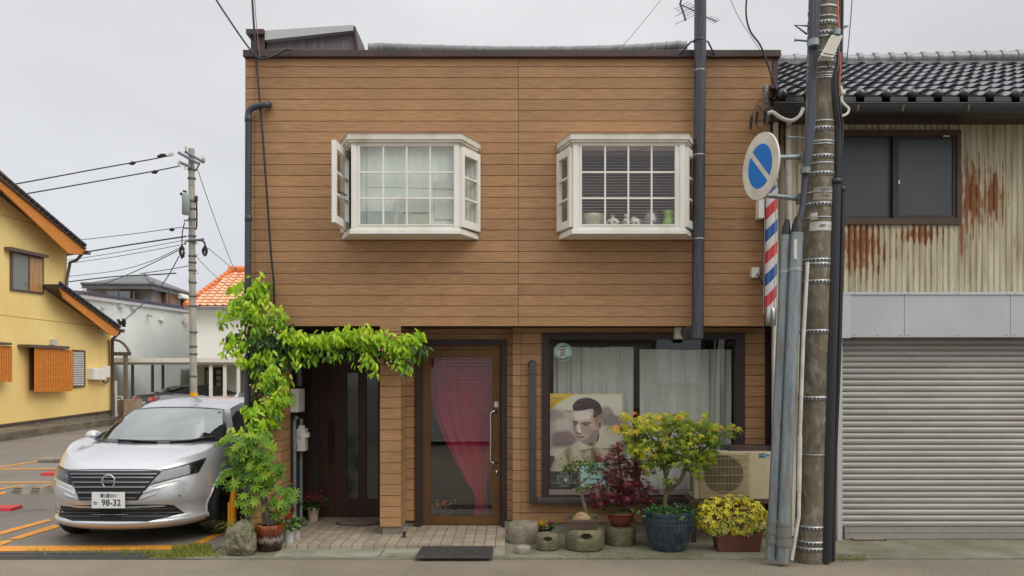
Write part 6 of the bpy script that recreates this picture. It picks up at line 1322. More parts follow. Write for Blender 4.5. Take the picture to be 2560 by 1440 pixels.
for (x0, x1, y0, y1, lab) in ((-30, 26, 1279, 1263, 'red parking flap plate nearest the camera at the picture edge'), (100, 150, 1190, 1177, 'red parking flap plate peeping out behind the silver car')):
    a, b, h = gb(x0, x1, y0, y1, .3)
    mb = MB(); mb.hexa([(a.x, a.y, .0), (b.x, a.y, .0), (b.x, a.y + .26, 0), (a.x, a.y + .26, 0), (a.x, a.y + .02, h * .55), (b.x, a.y + .02, h * .55), (b.x, a.y + .24, h * .6), (a.x, a.y + .24, h * .6)]); o = mb.build('parking_flap', M['red'], bevel=.01); tag(o, lab, 'parking flap', 'red parking flaps')
# drain grate
gr_ = thing('drain_grate', 'rusty steel drain grate along the parking lot edge', 'grate', tuple(G(80, 1390)))
mb = MB(); y0, y1 = 7.285, 7.45; xa, xb = X(-120, 7.3), X(372, 7.3); mb.box(xa, xb, y0, y0 + .015, .01, .028); mb.box(xa, xb, y1 - .015, y1, .01, .028); k = xa
while k < xb: mb.box(k, k + .012, y0 + .015, y1 - .015, .009, .024); k += .035
mb.build('bars', mat('dull_grate', srgb(96, 98, 102), .5, .4), gr_)
mb = MB(); mb.box(xa, xb, y0 + .015, y1 - .015, .0085, .0105); mb.build('drain_channel', M['slot'], gr_)
# covers set in the pavement in front of the shutter
for (q, m_, nm, lab, ct) in (([(2132, 1352), (2217, 1352), (2198, 1337), (2113, 1337)], mat('tan_cover', srgb(160, 142, 122), .8, c2=srgb(128, 110, 92), scale=14), 'access_cover', 'tan framed access cover in the pavement before the grey shutter', 'cover'),
                           ([(2322, 1348), (2398, 1348), (2380, 1337), (2307, 1337)], mat('dark_grate', srgb(92, 84, 76), .7, c2=srgb(70, 64, 60), scale=40), 'drain_cover', 'small dark drain cover in the pavement before the grey shutter', 'cover')):
    f = [G(a, b, .012) for a, b in q]; o = thing(nm, lab, ct, tuple(sum(f, Vector()) / 4))
    c = sum(f, Vector()) / 4; mb = MB(); g = [p + Vector((0, 0, .008)) for p in f]; mb.hexa(f + g); fo = mb.build('frame', M['dark_trim'], o)
    mb = MB(); f2 = [c + (p - c) * .88 + Vector((0, 0, .0075)) for p in f]; mb.hexa(f2 + [p + Vector((0, 0, .004)) for p in f2]); mb.build('lid', m_, o)
# ================================================================= PLANTS, POTS AND STONES BEFORE THE SHOP
PS = 7.6 / FPX      # metres per photo pixel about where the pots stand
def rdir(up=.5): 
    return Vector((R.gauss(0, 1), R.gauss(-.4, .8), R.gauss(up, .6))).normalized()
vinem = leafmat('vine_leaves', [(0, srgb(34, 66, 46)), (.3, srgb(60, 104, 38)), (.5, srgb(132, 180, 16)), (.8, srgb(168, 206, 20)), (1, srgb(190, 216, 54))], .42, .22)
vn = thing('climbing_vine', 'bright green flowering vine climbing the shop corner and over the entrance', 'vine', (X(650, 7.95), 7.95, 0))
mb = MB()
def sprig(mb, p, r, n, L, w, ax):
    for k in range(n):
        q = 2 * PI * k / n + R.uniform(-.3, .3)
        a = ax.orthogonal().normalized(); b = ax.cross(a); dd = (a * math.cos(q) + b * math.sin(q)) * .62 + Vector((0, -.25, -.8))
        mb.leaf(p + Vector((R.gauss(0, .022), R.gauss(0, .02), R.gauss(0, .02))), dd + Vector((R.gauss(0, .2), 0, R.gauss(0, .15))), ax + Vector((R.gauss(0, .35), 0, R.gauss(0, .3))), L * R.uniform(.7, 1.25), w * R.uniform(.85, 1.15), max(0, min(1, r + R.uniform(-.12, .12))), .12, .2)
def region(cx, cy, rx, ry, n, d, rl, rh, dd=.1):
    for _ in range(int(n * 2.0)):
        while True:
            a, b = R.uniform(-1, 1), R.uniform(-1, 1)
            if a * a + b * b < 1: break
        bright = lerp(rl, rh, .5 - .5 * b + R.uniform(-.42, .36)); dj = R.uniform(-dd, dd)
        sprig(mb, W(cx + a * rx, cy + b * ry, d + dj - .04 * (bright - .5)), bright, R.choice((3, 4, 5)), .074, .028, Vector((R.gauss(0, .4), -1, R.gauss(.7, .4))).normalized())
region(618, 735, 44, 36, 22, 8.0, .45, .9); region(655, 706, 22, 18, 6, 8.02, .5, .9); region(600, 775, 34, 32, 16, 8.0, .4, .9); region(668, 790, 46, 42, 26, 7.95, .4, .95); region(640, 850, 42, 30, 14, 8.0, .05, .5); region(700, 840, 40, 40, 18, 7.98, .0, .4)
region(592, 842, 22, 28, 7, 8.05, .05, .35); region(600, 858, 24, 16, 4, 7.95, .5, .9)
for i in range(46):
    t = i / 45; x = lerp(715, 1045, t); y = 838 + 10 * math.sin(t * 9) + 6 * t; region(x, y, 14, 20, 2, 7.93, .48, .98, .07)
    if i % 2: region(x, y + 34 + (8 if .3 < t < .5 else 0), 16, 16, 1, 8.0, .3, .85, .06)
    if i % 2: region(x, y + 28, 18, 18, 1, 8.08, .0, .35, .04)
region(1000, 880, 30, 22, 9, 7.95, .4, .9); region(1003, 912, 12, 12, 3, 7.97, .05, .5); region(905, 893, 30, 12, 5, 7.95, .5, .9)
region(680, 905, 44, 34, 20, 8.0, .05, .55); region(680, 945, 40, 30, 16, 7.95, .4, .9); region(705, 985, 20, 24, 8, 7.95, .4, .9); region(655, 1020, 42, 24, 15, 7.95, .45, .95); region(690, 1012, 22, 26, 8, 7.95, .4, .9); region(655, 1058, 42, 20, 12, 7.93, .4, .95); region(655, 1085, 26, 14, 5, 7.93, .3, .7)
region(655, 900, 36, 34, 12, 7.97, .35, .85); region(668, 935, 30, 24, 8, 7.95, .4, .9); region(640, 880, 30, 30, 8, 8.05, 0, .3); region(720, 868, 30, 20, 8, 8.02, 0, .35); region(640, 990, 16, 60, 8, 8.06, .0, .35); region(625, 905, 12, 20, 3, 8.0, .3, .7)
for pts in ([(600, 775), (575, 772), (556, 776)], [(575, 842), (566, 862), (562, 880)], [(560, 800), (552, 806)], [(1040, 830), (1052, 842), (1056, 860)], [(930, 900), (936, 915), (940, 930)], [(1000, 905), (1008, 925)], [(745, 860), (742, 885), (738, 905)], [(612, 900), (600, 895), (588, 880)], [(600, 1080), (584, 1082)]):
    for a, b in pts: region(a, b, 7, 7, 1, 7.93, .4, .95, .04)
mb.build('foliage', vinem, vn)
mb = MB()
for pts in ([(622, 1240), (626, 1150), (634, 1060), (640, 980), (645, 900), (650, 850), (640, 780), (628, 720)], [(630, 1240), (640, 1120), (636, 1020), (652, 930), (668, 870), (720, 842), (800, 836), (900, 842), (1000, 838), (1050, 832)], [(650, 860), (690, 850), (760, 868), (830, 872), (900, 858), (960, 870)], [(628, 1080), (600, 1085), (575, 1078)], [(640, 860), (690, 900), (700, 960), (690, 1020)], [(640, 800), (600, 840), (585, 860)], [(600, 775), (575, 772), (556, 776)], [(640, 830), (575, 842), (562, 880)], [(930, 880), (936, 915), (940, 930)], [(745, 850), (742, 885), (738, 905)], [(640, 905), (612, 900), (588, 880)]):
    mb.tube(spline([W(a, b, 8.03) for a, b in pts], 5), [.012 - .008 * i / (5 * (len(pts) - 1)) for i in range(5 * (len(pts) - 1) + 1)], 6)
mb.build('stems', M['bark'], vn)
mb = MB()
for (cx, cy, n) in ((690, 800, 14), (700, 835, 12), (678, 830, 10), (620, 815, 10), (695, 940, 10), (650, 965, 6), (700, 968, 8), (668, 1010, 8), (905, 915, 8), (985, 910, 10), (975, 862, 6), (960, 878, 6), (610, 880, 5), (640, 1050, 5)):
    for _ in range(n // 2 + 1): mb.sphere(W(cx + R.gauss(0, 9), cy + R.gauss(0, 8), 7.86 + R.uniform(-.03, .03)), R.uniform(.007, .012), 4)
mb.build('blossom_clusters', mat('cream_blossom', srgb(206, 190, 134), .6), vn)

# --- potted umbrella tree
sc = thing('umbrella_tree', 'potted umbrella tree with twisted trunks before the vine-clad corner', 'potted tree', (X(673, 7.62), 7.62, 0))
c = Vector((X(673, 7.62), 7.62, .012)); hp = 66 * PS
glz = mat('brown_drip_glaze', srgb(70, 30, 20), .18, 0, c2=srgb(44, 22, 22), scale=6, coat=.6)
gz = glz.node_tree; b_ = gz.nodes['Principled BSDF']; co_ = nn(gz, 'ShaderNodeTexCoord'); s_ = nn(gz, 'ShaderNodeSeparateXYZ'); gz.links.new(co_.outputs['Object'], s_.inputs[0])
n_ = nn(gz, 'ShaderNodeTexNoise'); m_p = nn(gz, 'ShaderNodeMapping'); m_p.inputs['Scale'].default_value = (30, 30, 2.5); gz.links.new(co_.outputs['Object'], m_p.inputs[0]); gz.links.new(m_p.outputs[0], n_.inputs['Vector']); n_.inputs['Scale'].default_value = 1.6
ma = nn(gz, 'ShaderNodeMath', operation='MULTIPLY_ADD'); ma.inputs[1].default_value = .16; gz.links.new(n_.outputs[0], ma.inputs[0]); gz.links.new(s_.outputs[2], ma.inputs[2])
rp_ = nn(gz, 'ShaderNodeValToRGB'); gz.links.new(ma.outputs[0], rp_.inputs[0]); el = rp_.color_ramp.elements
el[0].position = .0; el[0].color = (*srgb(40, 20, 22), 1); el[1].position = .40; el[1].color = (*srgb(176, 92, 22), 1)
for p_, c_ in ((.17, srgb(52, 24, 24)), (.215, srgb(150, 140, 130)), (.245, srgb(64, 28, 20)), (.30, srgb(120, 52, 18))): q = el.new(p_); q.color = (*c_, 1)
gz.links.new(rp_.outputs[0], b_.inputs['Base Color'])
mb = MB(); r0 = 34 * PS; mb.lathe([(r0 * .84, 0), (r0 * .93, .02), (r0 * 1.0, hp * .4), (r0 * 1.02, hp * .8), (r0 * 1.04, hp * .97), (r0 * 1.0, hp), (r0 * .93, hp - .01), (r0 * .92, hp - .04)], c, 32, cap=True); mb.build('pot', glz, sc)
mb = MB(); mb.lathe([(r0 * .92, hp - .035), (r0 * .5, hp - .02), (.001, hp - .015)], c, 24, cap=False); mb.build('soil', M['soil'], sc)
mb = MB()
for pts, r in (([(664, 1312), (661, 1290), (660, 1262), (650, 1232), (632, 1205), (615, 1170)], .03), ([(672, 1312), (668, 1285), (664, 1258), (662, 1228), (650, 1180), (640, 1130)], .028), ([(682, 1312), (676, 1290), (668, 1270), (655, 1240), (640, 1215)], .02), ([(690, 1306), (684, 1296), (676, 1296), (670, 1306)], .018), ([(678, 1310), (680, 1290), (690, 1280)], .012), ([(660, 1250), (670, 1215), (690, 1190), (705, 1170)], .014), ([(668, 1270), (690, 1230), (720, 1215), (738, 1205)], .012), ([(640, 1215), (600, 1195), (570, 1190)], .012)):
    q = spline([W(a, b, 7.6 + R.uniform(-.03, .03)) for a, b in pts], 5); mb.tube(q, [lerp(r, r * .5, i / len(q)) for i in range(len(q))], 7)
mb.build('trunk', M['bark_grey'], sc)
mb = MB()
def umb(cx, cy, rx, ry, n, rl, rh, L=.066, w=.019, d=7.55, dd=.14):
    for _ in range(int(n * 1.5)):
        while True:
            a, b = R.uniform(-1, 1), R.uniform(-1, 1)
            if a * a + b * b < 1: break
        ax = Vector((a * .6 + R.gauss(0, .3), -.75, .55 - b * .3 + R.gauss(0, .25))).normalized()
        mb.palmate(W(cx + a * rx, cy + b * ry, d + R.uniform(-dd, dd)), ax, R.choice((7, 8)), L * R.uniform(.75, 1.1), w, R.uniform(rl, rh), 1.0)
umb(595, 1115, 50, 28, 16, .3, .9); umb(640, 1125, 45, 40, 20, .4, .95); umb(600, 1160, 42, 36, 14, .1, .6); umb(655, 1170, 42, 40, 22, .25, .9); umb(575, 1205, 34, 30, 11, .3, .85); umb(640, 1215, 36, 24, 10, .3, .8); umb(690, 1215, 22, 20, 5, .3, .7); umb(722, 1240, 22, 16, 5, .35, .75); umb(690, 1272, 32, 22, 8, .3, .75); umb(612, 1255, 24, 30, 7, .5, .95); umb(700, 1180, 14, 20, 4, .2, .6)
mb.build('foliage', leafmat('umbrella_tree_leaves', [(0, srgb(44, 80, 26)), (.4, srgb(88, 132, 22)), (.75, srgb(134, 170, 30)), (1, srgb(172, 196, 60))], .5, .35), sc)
# --- yellow post
ypt = thing('bollard', 'amber yellow steel bollard half hidden behind the umbrella tree', 'bollard', tuple(G(575, 1345)))
mb = MB(); g = G(574, 1343); mb.tube([g, g + Vector((.002, 0, .36))], .022, 12); mb.tube(spline([g + Vector((.03, .02, .36)), g + Vector((.06, .02, .62)), g + Vector((.11, .02, .72)), g + Vector((.18, .02, .74))], 4), .036, 12); mb.tube([g + Vector((.03, .02, .0)), g + Vector((.03, .02, .4))], .036, 12); mb.build('post', mat('amber_paint', srgb(232, 158, 30), .4, c2=srgb(216, 140, 24), scale=8), ypt)
# --- spider plant tuft beside the rock
sp = thing('spider_plant', 'tuft of narrow yellow-green blades arching behind the rock', 'plant', (X(600, 7.6), 7.62, 0))
mb = MB()
for i in range(90):
    b0 = W(600 + R.gauss(0, 14), 1335 + R.uniform(-12, 6), 7.6 + R.uniform(-.06, .06)); q = R.uniform(0, 6.28); dr = Vector((math.cos(q), math.sin(q) - .2, 0)); L = R.uniform(.16, .30); m_ = []
    mb.cur_r = R.random(); sd = Vector((-dr.y, dr.x, 0)) * .006; rows = []
    for k in range(6): t = k / 5; p = b0 + dr * L * t * (.45 + .5 * t) + Vector((0, 0, L * (1.15 * t - .85 * t * t))); rows.append([p - sd * (1 - t * .9), p + sd * (1 - t * .9)])
    mb.grid(rows, True)
mb.build('blades', leafmat('spider_plant_blades', [(0, srgb(82, 108, 32)), (.6, srgb(140, 152, 48)), (1, srgb(200, 196, 96))], .5, .3), sp)
# --- rock
def rock(name, c, rx, ry, rz, m_, seed, amp=.28, flat=.25):
    bm = bmesh.new(); bmesh.ops.create_icosphere(bm, subdivisions=5, radius=1)
    for v in bm.verts:
        p = v.co.copy(); n1 = noise.noise(p * 1.3 + Vector((seed, 0, 0))); n2 = noise.noise(p * 3.1 + Vector((0, seed, 0))); n3 = noise.noise(p * 8 + Vector((0, 0, seed)))
        rd = 1 + amp * n1 + amp * .55 * n2 + amp * .16 * n3; rd = rd - .12 * abs(n2)
        q = p * rd; q = Vector((q.x * rx, q.y * ry, q.z * rz)); q.z = max(q.z, -rz * .82); v.co = q + c
    mb = MB(); bm.verts.index_update(); mb.add([v.co for v in bm.verts], [[v.index for v in f.verts] for f in bm.faces], True); bm.free(); return mb.build(name, m_)
tag(rock('rock', Vector((X(602, 7.42), 7.44, 38 * PS)), 38 * PS, .13, 46 * PS, M['rock'], 3.3), 'mottled grey-green rock at the pavement corner beside the brown glazed pot', 'rock')
# --- flower pots by the entrance
def potprof(r, h): return [(r * .72, 0), (r * .76, .01), (r * .95, h * .86), (r * 1.06, h * .87), (r * 1.06, h), (r * .98, h), (r * .94, h * .9)]
def flowerpot(px, py, hpx, rpx, pm, d, lab, grp):
    g = Vector((X(px, d), d, .052)); o = thing('flower_pot', lab, 'flower pot', tuple(g), grp); s = d / FPX
    mb = MB(); mb.lathe(potprof(rpx * s, hpx * s), g, 24); mb.build('pot', pm, o); mb = MB(); mb.lathe([(rpx * s * .95, hpx * s * .88), (.001, hpx * s * .92)], g, 20, cap=False); mb.build('soil', M['soil'], o)
    return o, g, s, hpx * s
def leaves(par, c, n, sx, sz, L, w, m_, name='foliage', rr=(0, 1), up=.6):
    mb = MB()
    for _ in range(n):
        p = c + Vector((R.gauss(0, sx * .5), R.gauss(0, sx * .5), R.uniform(-sz, sz))); mb.leaf(p, (p - c).normalized() + rdir(up) * .7, (R.gauss(0, .4), -.5, 1), L * R.uniform(.7, 1.2), w, R.uniform(*rr))
    return mb.build(name, m_, par)
green = leafmat('flower_leaves', [(0, srgb(44, 78, 36)), (.6, srgb(86, 128, 50)), (1, srgb(130, 160, 70))])
def petals(par, pts, r, n, m_, name='blossoms'):
    mb = MB()
    for p in pts:
        for _ in range(n):
            dd = Vector((R.gauss(0, 1), R.gauss(-.6, .8), R.gauss(.3, .8))).normalized(); mb.leaf(p + dd * r * .5, dd, dd.orthogonal(), r * .9, r * .8, R.random(), .1, .2)
    return mb.build(name, m_, par)
fo, g, s, h = flowerpot(783, 1306, 34, 15, mat('cream_pot', srgb(212, 200, 180), .5, c2=srgb(196, 184, 164), scale=6), 8.95, 'cream pot of dusky pink flowers beside the dark front door', 'pots by the entrance')
leaves(fo, g + Vector((0, 0, h + .04)), 90, .12, .05, .05, .035, green, rr=(0, .4))
rosem = leafmat('dusky_pink_petals', [(0, srgb(130, 40, 60)), (.5, srgb(180, 66, 86)), (1, srgb(206, 108, 120))], .6, .2)
petals(fo, [g + Vector((R.gauss(0, .055), R.uniform(-.08, .06), h + .07 + abs(R.gauss(0, .05)))) for _ in range(46)], .022, 6, rosem)
wpot = mat('white_ribbed_pot', srgb(214, 214, 216), .4, c2=srgb(196, 196, 198), scale=6)
fo, g, s, h = flowerpot(722, 1352, 37, 15, wpot, 7.78, 'white pot of red geraniums standing closest to the brown glazed pot', 'pots by the entrance')
leaves(fo, g + Vector((0, 0, h + .03)), 60, .1, .04, .05, .045, green)
redm = leafmat('red_petals', [(0, srgb(180, 20, 30)), (1, srgb(226, 50, 52))], .6, .2); pinkm = leafmat('pink_petals', [(0, srgb(220, 160, 160)), (1, srgb(236, 196, 190))], .6, .2)
petals(fo, [g + Vector((R.gauss(.0, .014), R.uniform(-.05, .02), h + .115 + R.gauss(0, .012))) for _ in range(12)], .02, 6, redm); petals(fo, [g + Vector((R.gauss(.012, .02), R.uniform(-.06, .0), h + .065 + R.gauss(0, .01))) for _ in range(9)], .016, 5, pinkm, 'pink_blossoms')
mb = MB(); mb.tube([g + Vector((0, 0, h)), g + Vector((-.002, -.02, h + .11))], .004, 5); mb.build('stem', mat('green_stem', srgb(84, 112, 50), .6), fo)
fo, g, s, h = flowerpot(741, 1338, 32, 11, wpot, 7.98, 'small white pot with one tall crimson geranium behind the larger white pot', 'pots by the entrance')
leaves(fo, g + Vector((0, 0, h + .02)), 40, .07, .035, .045, .04, green, rr=(0, .5))
petals(fo, [g + Vector((-.045 + R.gauss(0, .01), R.uniform(-.03, .02), h + .15 + R.gauss(0, .008))) for _ in range(8)], .016, 6, leafmat('crimson_petals', [(0, srgb(140, 16, 34)), (1, srgb(190, 30, 44))], .6, .2))
mb = MB(); mb.tube([g + Vector((0, 0, h)), g + Vector((-.045, 0, h + .15))], .004, 5); mb.build('stem', mat('dull_stem', srgb(84, 92, 50), .6), fo)
# --- entrance mats and stopper
mb = MB(); c = Vector((X(895, 8.75), 8.78, .053)); mb.lathe([(.235, 0), (.232, .014), (.2, .016), (.19, .012), (.14, .013), (.001, .014)], c, 36, sx=1, sy=.62); mt = mb.build('door_mat', mat('worn_beige_mat', srgb(150, 132, 108), .95, c2=srgb(120, 104, 84), scale=9, bump=.6, bscale=90), None, loc=c); tag(mt, 'oval beige mat on the tiles before the dark front door', 'door mat')
mb = MB(); mb.lathe([(.245, 0), (.245, .013), (.233, .016)], c + Vector((0, 0, -.0)), 36, sx=1, sy=.62, cap=False); rb = mb.build('mat_border', M['rubbermat'], mt)
q = [G(1037, 1397, .026), G(1231, 1397, .026), G(1235, 1361, .026), G(1060, 1361, .026)]
mb = MB(); mb.slab([(p.x, p.y) for p in q], .027, .040); mb2 = mb.build('rubber_mat', M['rubbermat'], bevel=.012); tag(mb2, 'black ribbed rubber mat on the slabs before the glass door', 'door mat')
mb = MB(); cc = sum(q, Vector()) / 4
for k in range(34): t = (k + .5) / 34; a, b = lerp(q[0], q[1], t), lerp(q[3], q[2], t); a, b = lerp(a, b, .1), lerp(a, b, .9); a.z = b.z = .0405; mb.tube([a, b], .003, 4)
mb.build('ribs', M['rubbermat'], mb2)
mb = MB(); c = Vector((X(1010, 8.0), 8.02, .052)); mb.lathe([(.022, 0), (.022, .008), (.014, .016), (.014, .04), (.022, .045), (.022, .058), (.001, .06)], c, 16); tag(mb.build('door_stopper', M['blackplastic']), 'little black spool-shaped door stopper on the tiles', 'door stopper')

# --- round stones
def carve(o, cut):
    c = cut.build('cutter', M['stone']); c.location = Vector(c.location); bpy.context.view_layer.update()
    md = o.modifiers.new('b', 'BOOLEAN'); md.operation = 'DIFFERENCE'; md.object = c; md.solver = 'EXACT'
    bpy.context.view_layer.update(); me = bpy.data.meshes.new_from_object(o.evaluated_get(bpy.context.evaluated_depsgraph_get()))
    o.modifiers.clear(); o.data = me; bpy.data.objects.remove(c)
def stone(px, d, rpx, hpx, m_, lab, z0=.01, rough=.05, notch=None):
    s = d / FPX; c = Vector((X(px, d), d, z0)); r, h = rpx * s, hpx * s; mb = MB()
    pr_ = [(r * .92, 0), (r * .99, h * .12), (r * 1.0, h * .5), (r * .98, h * .8), (r * .93, h * .93), (r * .84, h * .99), (r * .5, h * 1.0), (r * .3, h * .985), (.001, h * .98)]
    mb.lathe(pr_, c, 44, jit=rough); o = mb.build('millstone', m_, None, loc=c); tag(o, lab, 'stone', 'old round stones along the shop front')
    if notch:
        cu = MB(); cu.lathe([(.001, -.06), (notch * s, -.055), (notch * s, .055), (.001, .06)], c + Vector((0, -r * .92, h * .74)), 18, axis='y', sy=.55, cap=False); carve(o, cu)
    return o, c, r, h
stone(1310, 8.0, 41, 50, M['stone'], 'largest plain round stone standing right of the glass door', .012, .06)
stone(1308, 7.48, 19, 19, mat('pale_stone', srgb(164, 158, 144), .9, c2=srgb(136, 128, 112), scale=14, bump=.7, bscale=60), 'tiny flat disc of stone at the pavement edge', .012, .03)
stone(1368, 7.66, 29, 40, M['mossstone'], 'small mossy round stone with a notch below the pansies', .012, .03, 11)
stone(1461, 7.68, 48, 52, M['mossstone'], 'wide mossy millstone carrying the bonsai tray', .012, .04, 14)
stone(1551, 7.9, 39, 46, M['mossstone'], 'round mossy stone carrying the red maple bowl', .012, .04)
# --- pansies
fo = thing('pansy_pot', 'black pot of yellow and magenta pansies behind the small mossy stone', 'flower pot', (X(1364, 7.95), 7.95, .012)); g = Vector((X(1364, 7.95), 7.95, .012)); s = 7.95 / FPX
mb = MB(); mb.lathe(potprof(17 * s, 40 * s), g, 20); mb.build('pot', M['carblack'], fo)
leaves(fo, g + Vector((0, 0, 42 * s)), 40, .1, .02, .045, .03, green)
petals(fo, [g + Vector((R.gauss(-.03, .022), R.uniform(-.06, .02), 50 * s + R.gauss(0, .012))) for _ in range(16)], .02, 5, leafmat('yellow_petals', [(0, srgb(236, 178, 30)), (1, srgb(248, 206, 70))], .6, .2), 'yellow_blossoms')
petals(fo, [g + Vector((R.gauss(.05, .018), R.uniform(-.06, .02), 50 * s + R.gauss(0, .012))) for _ in range(11)], .02, 5, leafmat('magenta_petals', [(0, srgb(150, 30, 110)), (1, srgb(206, 70, 160))], .6, .2), 'magenta_blossoms')
# --- bonsai pine in its tray
d = 7.66; s = d / FPX; zt_ = .012 + 52 * s
bo = thing('bonsai_tree', 'small gnarled bonsai in a shallow brown tray with an ornamental rock', 'bonsai', (X(1457, d), d, zt_))
c = Vector((X(1457, d), d, zt_ + .003)); mb = MB(); w_, dp_ = 38 * s, .10; h_ = 22 * s
mb.hexa([c + Vector((a * w_ * .86, b * dp_ * .86, 0)) for a, b in ((-1, -1), (1, -1), (1, 1), (-1, 1))] + [c + Vector((a * w_, b * dp_, h_)) for a, b in ((-1, -1), (1, -1), (1, 1), (-1, 1))])
for a, b, cc, dd in ((-1.06, 1.06, -1.06, -.96), (-1.06, 1.06, .96, 1.06), (-1.06, -.97, -.96, .96), (.97, 1.06, -.96, .96)): mb.box(c.x + a * w_, c.x + b * w_, c.y + cc * dp_, c.y + dd * dp_, c.z + h_ - .012, c.z + h_ + .012)
mb.build('tray', mat('brown_tray_glaze', srgb(104, 84, 74), .5, c2=srgb(84, 68, 60), scale=7), bo)
mb = MB(); mb.grid([[c + Vector((a * w_ * .96, b * dp_ * .95, h_ + .004 + .012 * noise.noise(Vector((a * 3, b * 3, 1))))) for a in [k / 6 - 1 for k in range(13)]] for b in [k / 3 - 1 for k in range(7)]], True); mb.build('soil', mat('mossy_soil', srgb(84, 84, 40), .95, c2=srgb(60, 48, 34), scale=14), bo)
mb = MB()
for pts, r in (([(1474, 1312), (1466, 1295), (1462, 1270), (1456, 1245), (1452, 1225), (1448, 1200), (1446, 1172)], .022), ([(1462, 1282), (1442, 1296), (1432, 1308), (1424, 1316)], .014), ([(1468, 1292), (1482, 1286), (1494, 1290), (1497, 1300)], .010), ([(1447, 1195), (1436, 1202), (1424, 1214)], .007), ([(1450, 1210), (1468, 1196), (1484, 1178)], .008), ([(1446, 1180), (1428, 1176), (1414, 1172)], .008), ([(1454, 1240), (1462, 1230), (1472, 1224)], .006)):
    q = spline([W(a, b, d + R.uniform(-.02, .02)) for a, b in pts], 5); mb.tube(q, [lerp(r, r * .55, i / len(q)) for i in range(len(q))], 7)
mb.build('trunk', M['bark_grey'], bo)
mb = MB()
for (cx, cy, rx, ry, n) in ((1448, 1160, 30, 14, 170), (1418, 1172, 16, 12, 90), (1480, 1172, 20, 12, 110), (1478, 1160, 10, 10, 40), (1472, 1216, 16, 9, 50), (1446, 1228, 12, 10, 50), (1485, 1184, 10, 8, 30)):
    for _ in range(n):
        a, b = R.gauss(0, .5), R.gauss(0, .5); mb.leaf(W(cx + a * rx, cy + b * ry, d + R.gauss(0, .05)), rdir(.3), rdir(.8), .026, .016, R.random(), .05, .1)
mb.build('foliage', leafmat('bonsai_leaves', [(0, srgb(46, 76, 36)), (.5, srgb(86, 116, 50)), (.85, srgb(124, 146, 66)), (1, srgb(170, 150, 70))]), bo)
mb = MB()
for i in range(36):
    b0 = W(R.choice((1440, 1475)) + R.gauss(0, 8), 1305, d + R.uniform(-.04, .04)); L = R.uniform(.08, .15); dx = R.gauss(0, .4); mb.cur_r = R.random(); mb.grid([[b0 + Vector((dx * L * t * t - .003 * (1 - t), 0, L * t)), b0 + Vector((dx * L * t * t + .003 * (1 - t), 0, L * t))] for t in (0, .35, .7, 1)], True)
mb.build('grass_blades', leafmat('tray_grass', [(0, srgb(90, 110, 40)), (1, srgb(160, 160, 60))]), bo)
rk = rock('ornamental_rock', Vector((X(1452, d), d - .06, zt_ + h_ + .02)), 20 * s, .04, 15 * s, mat('tan_rock', srgb(176, 150, 116), .85, c2=srgb(136, 112, 82), scale=22, bump=.8, bscale=60), 8.1)
rk.parent = bo; rk.location = Vector(rk.location) - Vector(bo.location)
# --- red maple in terracotta bowl
d = 7.88; s = d / FPX; zt_ = .012 + 46 * s
rmz = thing('red_maple', 'dark red laceleaf maple in a terracotta bowl on a mossy stone', 'potted tree', (X(1550, d), d, zt_))
c = Vector((X(1551, d), d, zt_ + .002)); r = 34 * s; h = 34 * s; mb = MB(); mb.lathe([(r * .55, 0), (r * .62, .006), (r * .88, h * .55), (r * .98, h * .85), (r * 1.06, h * .9), (r * 1.06, h), (r * .98, h), (r * .94, h * .85)], c, 28); mb.build('bowl', M['terracotta'], rmz)
mb = MB(); mb.lathe([(r * .95, h * .88), (r * .6, h * 1.05), (.001, h * 1.15)], c, 20, cap=False, jit=.05); mb.build('moss', mat('bowl_moss', srgb(86, 96, 30), .95, c2=srgb(60, 74, 26), scale=20, bump=1, bscale=60), rmz)
leaves(rmz, c + Vector((-.06, -.02, h * 1.3)), 90, .11, .045, .03, .02, leafmat('dark_herb', [(0, srgb(34, 60, 34)), (1, srgb(70, 100, 50))]), 'herb')
mb = MB()
for pts, r_ in (([(1566, 1282), (1564, 1250), (1556, 1220), (1552, 1180), (1546, 1140), (1545, 1112)], .016), ([(1560, 1240), (1590, 1225), (1615, 1235)], .009), ([(1556, 1225), (1525, 1215), (1500, 1230)], .009), ([(1552, 1190), (1530, 1175), (1510, 1165)], .008), ([(1553, 1195), (1580, 1180), (1605, 1185)], .008), ([(1600, 1235), (1625, 1265), (1640, 1290)], .006)):
    q = spline([W(a, b, d + R.uniform(-.03, .03)) for a, b in pts], 5); mb.tube(q, [lerp(r_, r_ * .5, i / len(q)) for i in range(len(q))], 7)
mb.build('trunk', M['bark'], rmz)
mb = MB()
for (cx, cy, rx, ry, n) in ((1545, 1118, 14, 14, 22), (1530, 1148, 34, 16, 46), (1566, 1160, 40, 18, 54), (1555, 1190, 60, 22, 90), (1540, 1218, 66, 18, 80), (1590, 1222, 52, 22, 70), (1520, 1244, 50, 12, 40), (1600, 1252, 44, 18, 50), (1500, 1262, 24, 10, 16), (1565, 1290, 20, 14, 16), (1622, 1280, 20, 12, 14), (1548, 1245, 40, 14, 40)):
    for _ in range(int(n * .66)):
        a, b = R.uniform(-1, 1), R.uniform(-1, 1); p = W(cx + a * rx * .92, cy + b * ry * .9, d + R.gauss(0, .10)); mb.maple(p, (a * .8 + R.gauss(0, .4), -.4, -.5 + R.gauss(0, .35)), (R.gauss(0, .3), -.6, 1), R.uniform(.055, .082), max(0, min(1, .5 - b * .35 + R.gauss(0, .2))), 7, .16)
mb.build('foliage', leafmat('red_maple_leaves', [(0, srgb(72, 30, 40)), (.4, srgb(108, 44, 54)), (.75, srgb(144, 62, 68)), (1, srgb(176, 92, 92))], .5, .3), rmz)
